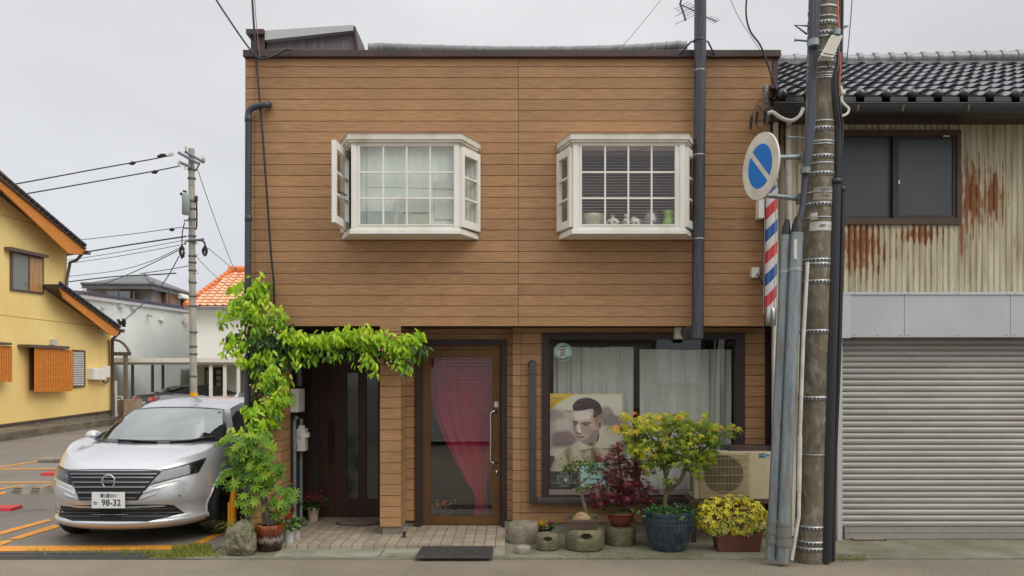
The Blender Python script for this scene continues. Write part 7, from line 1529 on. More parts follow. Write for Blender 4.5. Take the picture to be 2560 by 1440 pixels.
# --- yellow-green maple in blue pot
d = 7.66; s = d / FPX
ym = thing('yellow_maple', 'yellow-green Japanese maple in a big dark blue glazed pot', 'potted tree', (X(1672, d), d, .012))
c = Vector((X(1672, d), d, .012)); r = 66 * s; h = 98 * s
bz = mat('dark_blue_glaze', srgb(44, 62, 78), .22, 0, c2=srgb(34, 40, 54), scale=7, stretch=(2, 2, .6), c3=srgb(96, 122, 124), s3=16, f3=.5, coat=.5, rvar=.08)
mb = MB(); mb.lathe([(r * .62, 0), (r * .66, .01), (r * .78, h * .25), (r * .93, h * .55), (r * .99, h * .78), (r * 1.0, h * .88)], c, 40, cap=False)
# faceted rim
n8 = 12
def ringpts(rr, z, n=n8): return [c + Vector((rr * math.cos(2 * PI * (k + .5) / n), rr * math.sin(2 * PI * (k + .5) / n), z)) for k in range(n)]
A_, B_, C_, D_ = ringpts(r * 1.0, h * .87), ringpts(r * 1.03, h * .93), ringpts(r * 1.03, h), ringpts(r * .9, h)
E_ = ringpts(r * .88, h * .9)
for P_, Q_ in ((A_, B_), (B_, C_), (C_, D_), (D_, E_)): mb.add(P_ + Q_, [(k, (k + 1) % n8, (k + 1) % n8 + n8, k + n8) for k in range(n8)], False)
mb.lathe([(.001, 0), (r * .62, 0)], c, 40, cap=False); pt_ = mb.build('pot', bz, ym)
mb = MB()
for k in range(40):
    q = 2 * PI * k / 40; rr = r * 1.0; 
    def pp(dq, z): return c + Vector((math.cos(q + dq), math.sin(q + dq), 0)) * (rr + .001) + Vector((0, 0, z))
    for a, b in (((-.06, h * .72), (.05, h * .72)), ((.05, h * .72), (.05, h * .82)), ((.05, h * .82), (-.04, h * .82)), ((-.04, h * .82), (-.04, h * .755)), ((-.04, h * .755), (.02, h * .755))): mb.tube([pp(*a), pp(*b)], .0028, 4)
mb.lathe([(r * 1.0, h * .70), (r * 1.006, h * .705), (r * 1.0, h * .71)], c, 40, cap=False); mb.build('key_pattern', mat('pattern_glaze', srgb(58, 76, 86), .3, coat=.3), pt_)
mb = MB(); mb.lathe([(r * .89, h * .9), (.001, h * .93)], c, 24, cap=False); mb.build('soil', M['soil'], ym)
leaves(ym, c + Vector((-.06, -.05, h * .99)), 130, .22, .03, .04, .03, leafmat('pot_greens', [(0, srgb(50, 96, 40)), (1, srgb(96, 150, 66))]), 'underplanting'); leaves(ym, c + Vector((.12, -.03, h * 1.0)), 110, .16, .05, .04, .028, leafmat('pot_dark_greens', [(0, srgb(34, 66, 40)), (1, srgb(70, 106, 60))]), 'underplanting')
mb = MB()
for pts, r_ in (([(1661, 1297), (1662, 1265), (1664, 1240), (1668, 1215), (1664, 1190), (1658, 1165), (1652, 1140), (1640, 1110)], .024), ([(1665, 1240), (1680, 1222), (1698, 1206), (1708, 1185), (1716, 1165), (1730, 1150), (1752, 1125)], .022), ([(1664, 1195), (1672, 1178), (1674, 1168), (1684, 1168)], .008), ([(1654, 1145), (1640, 1138), (1618, 1118), (1585, 1090), (1550, 1072)], .010), ([(1650, 1130), (1668, 1100), (1684, 1070), (1690, 1045)], .011), ([(1716, 1165), (1712, 1135), (1720, 1100), (1730, 1062)], .011), ([(1736, 1142), (1775, 1110), (1805, 1085), (1838, 1074)], .010), ([(1640, 1110), (1620, 1080), (1600, 1060)], .008)):
    q = spline([W(a, b, d + R.uniform(-.03, .03)) for a, b in pts], 5); mb.tube(q, [lerp(r_, r_ * .5, i / len(q)) for i in range(len(q))], 8)
mb.build('trunk', M['bark'], ym)
mb = MB()
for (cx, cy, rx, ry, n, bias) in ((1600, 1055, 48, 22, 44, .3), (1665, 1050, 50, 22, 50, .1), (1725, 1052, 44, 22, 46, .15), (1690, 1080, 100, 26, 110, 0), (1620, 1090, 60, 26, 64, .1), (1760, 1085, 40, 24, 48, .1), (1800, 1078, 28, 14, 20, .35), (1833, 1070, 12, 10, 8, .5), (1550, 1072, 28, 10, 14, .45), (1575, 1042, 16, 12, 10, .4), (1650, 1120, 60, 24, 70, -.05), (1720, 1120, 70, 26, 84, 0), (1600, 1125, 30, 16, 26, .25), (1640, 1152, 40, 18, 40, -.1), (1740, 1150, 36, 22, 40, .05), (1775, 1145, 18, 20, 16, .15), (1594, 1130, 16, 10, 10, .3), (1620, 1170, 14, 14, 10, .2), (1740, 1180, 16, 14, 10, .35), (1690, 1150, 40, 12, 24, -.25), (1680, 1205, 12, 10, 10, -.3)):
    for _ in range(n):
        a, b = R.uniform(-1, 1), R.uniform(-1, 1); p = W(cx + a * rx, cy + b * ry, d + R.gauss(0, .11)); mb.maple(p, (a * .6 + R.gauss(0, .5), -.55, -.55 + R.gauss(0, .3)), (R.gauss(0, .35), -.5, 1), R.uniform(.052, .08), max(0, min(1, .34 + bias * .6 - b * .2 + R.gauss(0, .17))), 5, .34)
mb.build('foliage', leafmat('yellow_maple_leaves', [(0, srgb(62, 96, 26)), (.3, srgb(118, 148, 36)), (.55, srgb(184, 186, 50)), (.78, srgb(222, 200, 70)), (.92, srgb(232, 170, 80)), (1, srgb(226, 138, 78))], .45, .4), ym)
# --- variegated ivy planter
d = 7.62; s = d / FPX
iv = thing('ivy_planter', 'brown trough planter overflowing with yellow-edged variegated ivy', 'planter', (X(1842, d), d, .012))
c = Vector((X(1842, d), d, .012)); mb = MB(); w_, dp_, h_ = 57 * s, .11, 46 * s
mb.hexa([c + Vector((a * w_ * .9, b * dp_ * .85, 0)) for a, b in ((-1, -1), (1, -1), (1, 1), (-1, 1))] + [c + Vector((a * w_, b * dp_, h_)) for a, b in ((-1, -1), (1, -1), (1, 1), (-1, 1))]); mb.build('trough', mat('brown_trough', srgb(112, 66, 50), .6, c2=srgb(92, 54, 42), scale=6), iv, bevel=.01)
mbE, mbI = MB(), MB(); cc = Vector((X(1828, d), d, .012 + 82 * s))
for i in range(620):
    q = R.uniform(0, 2 * PI); f = math.acos(R.uniform(-.75, 1)); dr = Vector((math.sin(f) * math.cos(q), math.sin(f) * math.sin(q), math.cos(f)))
    if dr.y > .5: continue
    k = R.uniform(.72, 1.04) * (1 + .10 * noise.noise(dr * 3))
    p = cc + Vector((dr.x * 92 * s * k, dr.y * .2 * k, dr.z * 55 * s * k)); n_ = (dr + Vector((R.gauss(0, .35), R.gauss(-.3, .3), R.gauss(.2, .3)))).normalized(); dn = (Vector((dr.x * .5 + R.gauss(0, .4), -.2, -.8)) - n_ * n_.dot(Vector((0, 0, -1)))).normalized(); L = R.uniform(.036, .056); rv = max(0, min(1, .5 + dr.z * .4 + R.gauss(0, .2)))
    mbE.maple(p, dn, n_, L, rv, 5, .75)
    if R.random() < .7: sd = dn.cross(n_).normalized(); upn = sd.cross(dn).normalized(); upn = upn if upn.dot(n_) > 0 else -upn; mbI.maple(p + upn * .0035 + dn * L * .06, dn, n_, L * .68, R.random(), 5, .7)
mbE.build('foliage', leafmat('ivy_margins', [(0, srgb(214, 206, 130)), (.5, srgb(234, 222, 84)), (1, srgb(246, 228, 40))], .4, .25), iv)
mbI.build('leaf_centres', leafmat('ivy_centres', [(0, srgb(72, 104, 56)), (.4, srgb(118, 144, 56)), (.65, srgb(196, 202, 50)), (1, srgb(236, 222, 40))], .4, .2), iv)
# --- air conditioner and its stand
d = 7.98
ac = thing('air_conditioner', 'beige outdoor air-conditioner unit with a round fan grille under the ledge', 'air conditioner', (X(1840, d), 8.1, Z(1248, d)))
mb = MB(); x0, x1 = X(1737, d), X(1948, d); y0, y1 = d, 8.24; z0, z1 = Z(1247, d), Z(1132, d)
fc = (X(1809, d), Z(1187, d)); fr_ = .2 * 1.0
mb.box(x0, x1, y0 + .03, y1, z0, z1)
# front plate with round opening
n = 40; gx0, gx1 = X(1748, d), X(1874, d)
hole = [(fc[0] + fr_ * math.cos(2 * PI * k / n), fc[1] + fr_ * math.sin(2 * PI * k / n)) for k in range(n)]
def sqp(q):
    cq, sq = math.cos(q), math.sin(q); tx = ((gx1 - fc[0]) if cq > 0 else (fc[0] - gx0)) / max(abs(cq), 1e-6); tz = ((z1 - .004 - fc[1]) if sq > 0 else (fc[1] - z0 - .004)) / max(abs(sq), 1e-6); t = min(tx, tz); return (fc[0] + cq * t, fc[1] + sq * t)
outer = [sqp(2 * PI * k / n) for k in range(n)]
vs = [(x, y0, z) for x, z in hole] + [(x, y0, z) for x, z in outer] + [(x, y0 + .028, z) for x, z in hole]
mb.add(vs, [((k + 1) % n, k, k + n, (k + 1) % n + n) for k in range(n)] + [(k, (k + 1) % n, (k + 1) % n + 2 * n, k + 2 * n) for k in range(n)], False)
mb.box(gx1 + .001, x1, y0 + .002, y0 + .03, z0, z1); mb.box(x0, gx0 - .001, y0 + .002, y0 + .03, z0, z1)
bd = mb.build('casing', mat('aged_beige_casing', srgb(204, 192, 160), .5, c2=srgb(186, 172, 138), scale=3), ac)
mb = MB(); mb.lathe([(.192, 0), (.001, .001)], (fc[0], y0 + .026, fc[1]), 36, axis='y', cap=False); fb = mb.build('fan_well', mat('fan_well_dark', (.02, .022, .022), .6), ac)
mb = MB()
for k in range(3):
    q = k * 2.094 + .4; a = Vector((math.cos(q), 0, math.sin(q))); b = Vector((-math.sin(q), 0, math.cos(q))); cF = Vector((fc[0], y0 + .016, fc[1]))
    mb.add([cF + a * .03 - b * .02, cF + a * .17 - b * .09, cF + a * .18 + b * .05 + Vector((0, -.006, 0)), cF + a * .04 + b * .03], [(0, 1, 2, 3)], False)
mb.lathe([(.035, 0), (.03, -.004), (.001, -.005)], (fc[0], y0 + .014, fc[1]), 16, axis='y'); mb.build('fan', mat('fan_grey', srgb(70, 84, 84), .5), fb)
mb = MB(); gz0, gz1 = z0 + .03, z1 - .016; k = 0
while True:
    x = gx0 + .02 + k * .0135; k += 1
    if x > gx1 - .02: break
    mb.tube([(x, y0 - .012, gz0), (x, y0 - .012, gz1)], .0022, 5)
for j in range(5): z = lerp(gz0, gz1, (j + .5) / 5); mb.tube([(gx0 + .008, y0 - .008, z), (gx1 - .008, y0 - .008, z)], .0035, 5)
for x in (gx0 + .008, gx1 - .008):
    for z in (gz0, gz1): mb.tube([(x, y0 - .012, z), (x, y0 + .004, z)], .006, 6)
mb.tube([(gx0 + .008, y0 - .01, gz0), (gx1 - .008, y0 - .01, gz0), (gx1 - .008, y0 - .01, gz1), (gx0 + .008, y0 - .01, gz1), (gx0 + .008, y0 - .01, gz0)], .004, 5); mb.build('grille', mat('aged_grille_wire', srgb(196, 176, 136), .5), ac)
mb = MB()
for j in range(11): z = lerp(z0 + .06, z1 - .12, j / 10); mb.box(x0 - .0015, x0 + .002, y0 + .07, y1 - .03, z, z + .016)
mb.build('side_vents', M['slot'], ac)
mb = MB(); mb.pxbox(1897, 1913, 1134, 1144, d - .0005, d + .002); lb = mb.build('badge', mat('teal_badge', srgb(30, 110, 130), .4), ac)
mb = MB(); mb.pxbox(1913.3, 1930, 1134, 1144, d - .0005, d + .002); mb.build('badge', mat('pale_blue_badge', srgb(170, 186, 206), .4), ac)
text('▲ MITSUBISHI', .010, (X(1905, d), d - .0012, Z(1139, d)), M['white'], ac); text('霧ヶ', .022, (X(1921, d), d - .0012, Z(1139, d)), mat('badge_ink', srgb(40, 60, 110), .5), ac)
sa = thing('equipment_stand', 'brown angle-iron stand carrying the air conditioner behind the ivy', 'stand', (X(1830, 8.1), 8.1, .012))
mb = MB()
for px in (1728, 1890): 
    x = X(px, 8.0); mb.box(x, x + .045, 7.97, 8.0, .012, z0 - .045); mb.box(x, x + .045, 8.2, 8.23, .012, z0 - .045)
mb.box(X(1722, 8.0), X(1945, 8.0), 7.965, 8.005, z0 - .045, z0 - .003); mb.box(X(1722, 8.0), X(1945, 8.0), 8.195, 8.235, z0 - .045, z0 - .003)
for px in (1722, 1800, 1900): x = X(px, 8.0); mb.box(x, x + .04, 8.006, 8.194, z0 - .043, z0 - .004)
mb.build('frame', mat('brown_angle_iron', srgb(98, 80, 62), .6, .2, c2=srgb(76, 60, 48), scale=8), sa)
# --- moss and grass
def blades(name, spots, m_, lab, hgt=(.02, .06)):
    mb = MB()
    for (px0, px1, py0, py1, n) in spots:
        for _ in range(n):
            p = G(R.uniform(px0, px1), R.uniform(py0, py1), .01); L = R.uniform(*hgt); dx, dy = R.gauss(0, .4), R.gauss(0, .4); w = .0035; mb.cur_r = R.random(); q = R.uniform(0, PI); sd = Vector((math.cos(q), math.sin(q), 0)) * w
            mb.grid([[p + Vector((dx * L * t * t, dy * L * t * t, L * t)) - sd * (1 - t), p + Vector((dx * L * t * t, dy * L * t * t, L * t)) + sd * (1 - t)] for t in (0, .5, 1)], False)
    o = mb.build(name, m_); o['label'] = lab; o['category'] = name; return kind(o, 'stuff')
gm = leafmat('grass_blades', [(0, srgb(84, 104, 34)), (.6, srgb(132, 146, 48)), (1, srgb(176, 172, 84))], .6, .3)
blades('grass', [(300, 540, 1376, 1394, 700), (430, 530, 1366, 1392, 900), (360, 470, 1384, 1396, 500), (230, 330, 1380, 1394, 140), (60, 260, 1376, 1394, 160), (470, 510, 1362, 1376, 200), (530, 560, 1380, 1396, 60)], gm, 'short weedy grass growing in the gutter beside the silver car', (.015, .055))
blades('moss', [(1395, 1720, 1378, 1398, 2600), (1255, 1400, 1392, 1400, 300), (1640, 1760, 1384, 1394, 400), (2092, 2165, 1386, 1402, 900), (660, 760, 1372, 1378, 120)], leafmat('moss_tufts', [(0, srgb(84, 96, 36)), (1, srgb(132, 138, 56))], .9, .1), 'green moss along the pavement edge before the stones', (.004, .012))
# ================================================================= SILVER HATCHBACK, PARKED NOSE OUT
CXO, CYO = -3.905, 7.69          # centre line and front face
car = thing('parked_car', 'silver hatchback with a slatted black grille parked nose-out beside the shop', 'car', (CXO, CYO + 1, 0))
NEX, LEN = 2.15, .82
VF = [(.17, .12), (.20, .03), (.235, -.012), (.262, -.018), (.285, .035), (.33, .055), (.40, .045), (.44, .012), (.50, 0), (.58, .015), (.66, .05), (.72, .085), (.76, .12), (.80, .18)]
HW = [(.17, .80), (.22, .828), (.30, .838), (.45, .846), (.60, .845), (.70, .838), (.80, .815)]
def gz_(z): return .20 * sstep(.42, .78, z)
def zeff(z, v): return z + gz_(z) * sstep(.0, 1.15, v)
def front(u, z):
    a = min(abs(u) / interp(z, HW), .9995); return interp(z, VF) + LEN * (1 - (1 - a ** NEX) ** (1 / NEX))
def cw(u, v, z): return Vector((CXO + u, CYO + v, z))
def fitpx(px, py, off=0):
    """point of the front skin seen at that photo position, moved off metres along its normal"""
    u, z, v = 0, .6, .05
    for _ in range(40):
        d = CYO + v; x = X(px, d); ze = Z(py, d); u2 = max(-.84, min(.84, x - CXO)); zn = max(.17, min(.8, ze - gz_(z) * sstep(0, 1.15, v)))
        u, z = lerp(u, u2, .5), lerp(z, zn, .5); v = lerp(v, front(u, z), .5)
    p = cw(u, front(u, z), zeff(z, front(u, z)))
    e_ = 1e-3; n = Vector((-(front(u + e_, z) - front(u - e_, z)) / (2 * e_), 0, 0)) if abs(u) < .83 else Vector((0, 0, 0))
    n = Vector((-n.x * -1 if False else (front(u + e_, z) - front(u - e_, z)) / (2 * e_), -1, 0)).normalized()
    return p + n * off
def patch(name, rows, m_, off=.006, nc=14, sub=5, parent=None, thick=.01):
    """rows of (left, right) photo points, draped on the skin of the nose"""
    R_ = []
    for (l0, r0), (l1, r1) in zip(rows, rows[1:]):
        for k in range(sub): t = k / sub; R_.append((lerp(Vector(l0), Vector(l1), t), lerp(Vector(r0), Vector(r1), t)))
    R_.append((Vector(rows[-1][0]), Vector(rows[-1][1])))
    g = [[fitpx(*lerp(l, r, j / nc), off) for j in range(nc + 1)] for l, r in R_]
    mb = MB(); mb.grid(g, True, True); b = [[fitpx(*lerp(l, r, j / nc), off - thick) for j in range(nc + 1)] for l, r in R_]
    rim = lambda a, bb: mb.grid([a, bb], False)
    rim(g[0], b[0]); rim(b[-1], g[-1]); rim([q[0] for q in b], [q[0] for q in g]); rim([q[-1] for q in g], [q[-1] for q in b])
    return mb.build(name, m_, parent or car)
# -- body skin
LV = [.17, .20, .22, .24, .262, .275, .285, .31, .34, .38, .42, .44, .47, .50, .54, .58, .62, .66, .69, .72, .745, .765, .785, .80]
NT = 40; sidev = [.95 + .06 * k for k in range(1, 52)]
WC, WR_ = (.86, .31), .355
rows = []
for z in LV:
    w = interp(z, HW); vf = interp(z, VF); L = []
    for k in range(-NT, NT + 1):
        q = PI / 2 * k / NT; u = w * math.copysign(abs(math.sin(q)) ** (2 / NEX), k); v = vf + LEN * (1 - max(math.cos(q), 0) ** (2 / NEX)); L.append((u, v))
    for v in sidev:
        wv = w - .10 * sstep(2.9, 4.0, v); L.append((wv, v)); L.insert(0, (-wv, v))
    rows.append([cw(u, v, zeff(z, v) if z > .25 else z + .03 * sstep(.2, .8, v)) for u, v in L])
mb = MB(); mb.grid(rows, True, True)
# open the wheel arches
def incar(f):
    c = sum((Vector(mb.v[i]) for i in f), Vector()) / len(f); return abs(c.x - CXO) > .55 and any(math.hypot(c.y - CYO - a, c.z - .31) < WR_ for a in (WC[0], 3.42))
keep = [i for i, f in enumerate(mb.f) if not incar(f)]
for nm in ('f', 'r', 'sm', 'mi'): setattr(mb, nm, [getattr(mb, nm)[i] for i in keep])
mb.build('body', M['paint'], car)
# snap-on arch lips
for sgn in (-1, 1):
    mb = MB(); pts = []
    for k in range(25):
        q = PI * (-.06 + 1.12 * k / 24); v, z = WC[0] - math.cos(q) * (WR_ + .01), .31 + math.sin(q) * (WR_ + .01)
        u = None
        zn = z
        for _ in range(8): zn = max(.17, min(.8, z - gz_(zn) * sstep(0, 1.15, v)))
        w = interp(zn, HW); t = max(0, min(1, (v - interp(zn, VF)) / LEN)); u = w * (1 - (1 - t) ** NEX) ** (1 / NEX); pts.append(cw(sgn * u, v, z))
    mb.tube(pts, .013, 8); mb.build('wheel_arch', M['paint'], car)
# -- bonnet between the nose edge and the windscreen foot
top = rows[-1]; i0, i1 = len(sidev) - 4, len(top) - len(sidev) + 4
edge = top[i0:i1 + 0]; nE = len(edge)
def base(t): # windscreen foot, t from -1 to 1
    return cw(.745 * t, .90 + .36 * abs(t) ** 2.2, .955 - .0 * abs(t))
G_ = []
for s in range(15):
    t = s / 14; row = []
    for i, a in enumerate(edge):
        tt = -1 + 2 * i / (nE - 1); tt = math.copysign(abs(tt) ** 1.0, tt)
        uu = max(-1, min(1, (a.x - CXO) / .80)); b = base(max(-1, min(1, uu)))
        h = 1 - (1 - t) ** 1.7; p = Vector((lerp(a.x, b.x, t), lerp(a.y, b.y, t), lerp(a.z, b.z, .45 * t + .55 * h)))
        p.z += .006 * math.sin(PI * t) * (1 - abs(uu) ** 3) + .012 * math.sin(PI * t) * math.exp(-((abs(uu) - .72) / .12) ** 2); row.append(p)
    G_.append(row)
mb = MB(); mb.grid(G_, True, True); mb.build('bonnet', M['paint'], car)
mb = MB(); mb.tube([fitpx(*q, .002) for q in spline([Vector((136, 1160, 0)), Vector((150, 1166, 0)), Vector((171, 1174.5, 0)), Vector((230, 1174, 0)), Vector((290, 1174, 0)), Vector((350, 1174, 0)), Vector((405, 1174.5, 0)), Vector((460, 1162, 0)), Vector((515, 1145, 0))], 6) for q in [(q.x, q.y)]], .0045, 6); mb.build('bonnet_gap', M['black'], car)
# -- cabin
def roofz(v): return interp(v, [(.9, .955), (1.62, 1.325), (1.8, 1.365), (2.1, 1.405), (2.5, 1.425), (3.0, 1.415), (3.5, 1.37), (3.8, 1.30), (4.05, .98)])
def railu(v): return interp(v, [(1.0, .72), (1.62, .545), (2.1, .565), (3.0, .56), (3.6, .53), (4.05, .62)])
SB = .975
# windscreen surface: s from 0 (foot) to 1 (head), t across
def wsp(s, t, off=0):
    a = base(t * .97); hd = cw(.53 * t, 1.56 + .10 * abs(t) ** 2, 1.325 - .035 * abs(t) ** 2.5); p = lerp(a, hd, s); p.z += .03 * math.sin(PI * s) + off; p.y -= .01 * math.sin(PI * s) + off * .5; return p
mb = MB(); mb.grid([[wsp(s / 10, t / 12) for t in range(-12, 13)] for s in range(11)], True, True); mb.build('windscreen', M['windscreen'], car)
mb = MB()  # black border of the screen
mb.grid([[wsp(s / 40, t / 12, .003) for t in range(-12, 13)] for s in (0, 2.6)], True, True)
for sg in (-1, 1): mb.grid([[wsp(s / 10, sg * t, .003) for t in ((1.0, .955) if sg < 0 else (.955, 1.0))] for s in range(11)], True, True)
mb.grid([[wsp(s, t / 12, .003) for t in range(-12, 13)] for s in (.965, 1.0)], True, True); mb.build('screen_border', M['carblack'], car)
# roof and pillars
mb = MB(); RR = []
for k in range(23):
    v = lerp(1.56, 4.05, k / 22); row = []
    for j in range(-10, 11):
        t = j / 10; r = railu(v) if k else .53; z = roofz(v) if k else 1.325; vv = v + (.10 * abs(t) ** 2 if k == 0 else .10 * abs(t) ** 2 * max(0, 1 - k / 5)); row.append(cw(r * t, vv, z - .035 * abs(t) ** 2.5 - .02 * abs(t) ** 8))
    RR.append(row)
mb.grid(RR, True, True)
for sg in (-1, 1):
    # front pillar: from the screen's edge outward, foot to head, on to the roof rail
    A1 = [wsp(s / 8, sg * 1.0, .001) for s in range(9)]; A2 = [p + Vector((sg * lerp(.055, .035, s / 8), lerp(.07, .09, s / 8), lerp(-.005, .0, s / 8))) for s, p in enumerate(A1)]
    mb.grid([A1, A2] if sg > 0 else [A2, A1], True, True)
    for a, b in zip(A2, A2[1:]): pass
    # rail over the side window and rear pillar
    top_ = [cw(sg * railu(v), v + .1 * max(0, 1 - (v - 1.56) / .55), roofz(v) - .055) for v in (1.56, 1.8, 2.1, 2.5, 3.0, 3.5, 3.8)]
    low_ = [p + Vector((sg * .045, .0, -.055)) for p in top_]; mb.grid([top_, low_] if sg > 0 else [low_, top_], True, True)
    mb.grid([[cw(sg * .60, 3.45, 1.28), cw(sg * .55, 3.95, 1.2)], [cw(sg * .80, 3.5, SB), cw(sg * .72, 4.1, SB)]], False); mb.tube([cw(sg * .815, 1.2, SB - .02), cw(sg * .82, 2.4, SB), cw(sg * .80, 3.9, SB + .02)], .03, 6)
    mb.grid([[cw(sg * .60, 2.36, 1.33), cw(sg * .60, 2.44, 1.33)], [cw(sg * .806, 2.36, SB), cw(sg * .806, 2.44, SB)]], False)
mb.grid([[cw(-.62, 4.05, .98), cw(.62, 4.05, .98)], [cw(-.74, 4.06, .2), cw(.74, 4.06, .2)]], False)
mb.build('roof', M['paint'], car)
for sg in (-1, 1):
    mb = MB(); up_r = [cw(sg * (railu(v) + .035), v + .1 * max(0, 1 - (v - 1.56) / .55), roofz(v) - .105) for v in (1.62, 1.8, 2.1, 2.5, 3.0, 3.5)]; dn_r = [cw(sg * .80, v, SB - .01) for v in (1.22, 1.5, 2.0, 2.5, 3.0, 3.6)]
    mb.grid([dn_r, up_r] if sg > 0 else [up_r, dn_r], True, True); mb.build('side_window', M['carglass'], car)
    mb = MB(); c = cw(sg * .885, 1.42, 1.0); mb.sphere(c, .085, 12, .75); mb.tube([c, cw(sg * .80, 1.36, .96)], .022, 6); mr_ = mb.build('wing_mirror', M['paint'], car)
# cabin interior
mb = MB(); mb.hexa([cw(-.70, 1.05, .80), cw(.70, 1.05, .80), cw(.70, 1.7, .80), cw(-.70, 1.7, .80), cw(-.70, 1.0, .93), cw(.70, 1.0, .93), cw(.66, 1.55, .97), cw(-.66, 1.55, .97)]); mb.box(CXO - .74, CXO + .74, CYO + 1.0, CYO + 4.0, .25, .5); mb.build('dashboard', mat('grey_dashboard', srgb(130, 132, 130), .7), car)
mb = MB()
for su in (-.34, .34):
    mb.hexa([cw(su - .22, 2.05, .5), cw(su + .22, 2.05, .5), cw(su + .22, 2.25, .5), cw(su - .22, 2.25, .5), cw(su - .18, 2.3, 1.08), cw(su + .18, 2.3, 1.08), cw(su + .18, 2.42, 1.08), cw(su - .18, 2.42, 1.08)]); mb.hexa([cw(su - .1, 2.32, 1.11), cw(su + .1, 2.32, 1.11), cw(su + .1, 2.42, 1.11), cw(su - .1, 2.42, 1.11), cw(su - .09, 2.36, 1.27), cw(su + .09, 2.36, 1.27), cw(su + .09, 2.43, 1.27), cw(su - .09, 2.43, 1.27)])
mb.build('seats', mat('grey_seats', srgb(120, 120, 118), .8), car, bevel=.03)
mb = MB(); mb.hexa([wsp(.80, -.12, -.03), wsp(.80, .12, -.03), wsp(.96, .16, -.03), wsp(.96, -.16, -.03), wsp(.80, -.12, -.012), wsp(.80, .12, -.012), wsp(.96, .16, -.012), wsp(.96, -.16, -.012)]); mb.hexa([wsp(.84, -.42, -.05), wsp(.84, -.16, -.05), wsp(.93, -.16, -.05), wsp(.93, -.42, -.05), wsp(.84, -.42, -.03), wsp(.84, -.16, -.03), wsp(.93, -.16, -.03), wsp(.93, -.42, -.03)]); mb.build('rear_view_mirror', M['carblack'], car)
mb = MB(); c = wsp(.87, .90, .004); mb.sphere(c, .018, 6, .4); mb.build('windscreen_sticker', mat('yellowish_sticker', srgb(206, 206, 180), .6), car)
for t0, t1 in ((-.56, .1), (.28, .86)):
    mb = MB(); mb.tube([wsp(.01, t1 if t0 < 0 else t0, .012), wsp(.03, (t0 + t1) / 2, .014), wsp(.035 if t0 < 0 else .085, t0 if t0 < 0 else t1, .014)], .011, 6); mb.build('wiper', M['carblack'], car)
mb = MB(); mb.grid([[base(t / 12) + Vector((0, -.03, .003)) for t in range(-12, 13)], [base(t / 12) + Vector((0, .02, .006)) for t in range(-12, 13)]], True, True); mb.build('cowl', M['carblack'], car)
mb = MB(); c = cw(.12, 3.3, 1.40); mb.hexa([c + Vector((-.03, -.09, 0)), c + Vector((.03, -.09, 0)), c + Vector((.03, .09, 0)), c + Vector((-.03, .09, 0)), c + Vector((-.008, .03, .06)), c + Vector((.008, .03, .06)), c + Vector((.008, .09, .065)), c + Vector((-.008, .09, .065))]); mb.build('roof_aerial', M['white'], car)
# -- underside and wheels
mb = MB(); mb.box(CXO - .36, CXO + .36, CYO + .22, CYO + .7, .18, .6); mb.box(CXO - .58, CXO + .58, CYO + .701, CYO + 3.9, .16, .62); mb.box(CXO - .80, CXO + .80, CYO + 1.3, CYO + 3.0, .19, .6); mb.build('underbody', M['black'], car)
def wheel(sg, v):
    c = cw(sg * .735, v, .305); mb = MB(); w = .095
    mb.lathe([(.21, -w), (.285, -w), (.302, -w * .75), (.305, 0), (.302, w * .75), (.285, w), (.21, w)], c, 40, axis='x', cap=False); ty = mb.build('wheel', M['rubber'], car)
    f = 1 if sg > 0 else -1
    mb = MB(); mb.lathe([(.001, .075), (.06, .082), (.19, .085), (.212, .088), (.215, .06)] if f > 0 else [(.215, -.06), (.212, -.088), (.19, -.085), (.06, -.082), (.001, -.075)], c, 36, axis='x', cap=False); mb.build('hubcap', mat('dark_hubcap', srgb(62, 60, 64), .4, .3), ty)
    mb = MB()
    for k in range(30):
        q = 2 * PI * k / 30; a = Vector((0, math.cos(q), math.sin(q))); b = Vector((0, math.cos(q + .22), math.sin(q + .22))); p = c + Vector((f * .088, 0, 0)); mb.tube([p + a * .07, p + b * .14, p + a * .2], .006, 5)
    mb.build('spokes', mat('black_spoke', srgb(30, 30, 32), .4), ty)
for sg in (-1, 1):
    for v in (WC[0], 3.42): wheel(sg, v)
# -- face of the car
patch('grille', [((171, 1177), (405, 1177)), ((180, 1203), (382, 1203)), ((199, 1251), (344, 1251))], M['black'], .003, 20, 6)
def ex(y, l=True): # left / right edge of the grille at photo row y
    return interp(y, [(1177, 171), (1203, 180), (1251, 199)]) if l else interp(y, [(1177, 405), (1203, 382), (1251, 344)])
for y, h in ((1184, 3.6), (1193, 3.6), (1205, 4.0), (1217, 4.2), (1231, 4.6), (1245, 4.2)):
    patch('grille_bar', [((ex(y) + 4, y - h / 2), (ex(y, False) - 5, y - h / 2)), ((ex(y + h) + 4, y + h / 2), (ex(y + h, False) - 6, y + h / 2))], M['cargrey'], .016, 20, 2)
patch('headlight', [((406, 1176), (515, 1147)), ((392, 1193), (506, 1163)), ((373, 1215), (496, 1181))], M['carblack'], .004, 14, 4)
patch('headlight_lens', [((404, 1179), (508, 1152)), ((392, 1194), (503, 1164)), ((384, 1206), (494, 1178))], M['lampglass'], .022, 14, 4)
patch('headlight_reflector', [((410, 1186), (470, 1170)), ((400, 1198), (466, 1181))], mat('dim_reflector', srgb(60, 62, 68), .25, .8), .012, 8, 3)
patch('running_light', [((384, 1212), (450, 1196)), ((381, 1215.5), (449, 1199.5))], M['white'], .014, 10, 2)
patch('headlight', [((141, 1161), (171, 1176)), ((134, 1175), (177, 1196)), ((127, 1190), (183, 1216))], M['carblack'], .004, 12, 4)
patch('headlight_lens', [((144, 1165), (170, 1178)), ((136, 1176), (175, 1196)), ((131, 1187), (178, 1209))], M['lampglass'], .022, 12, 4)
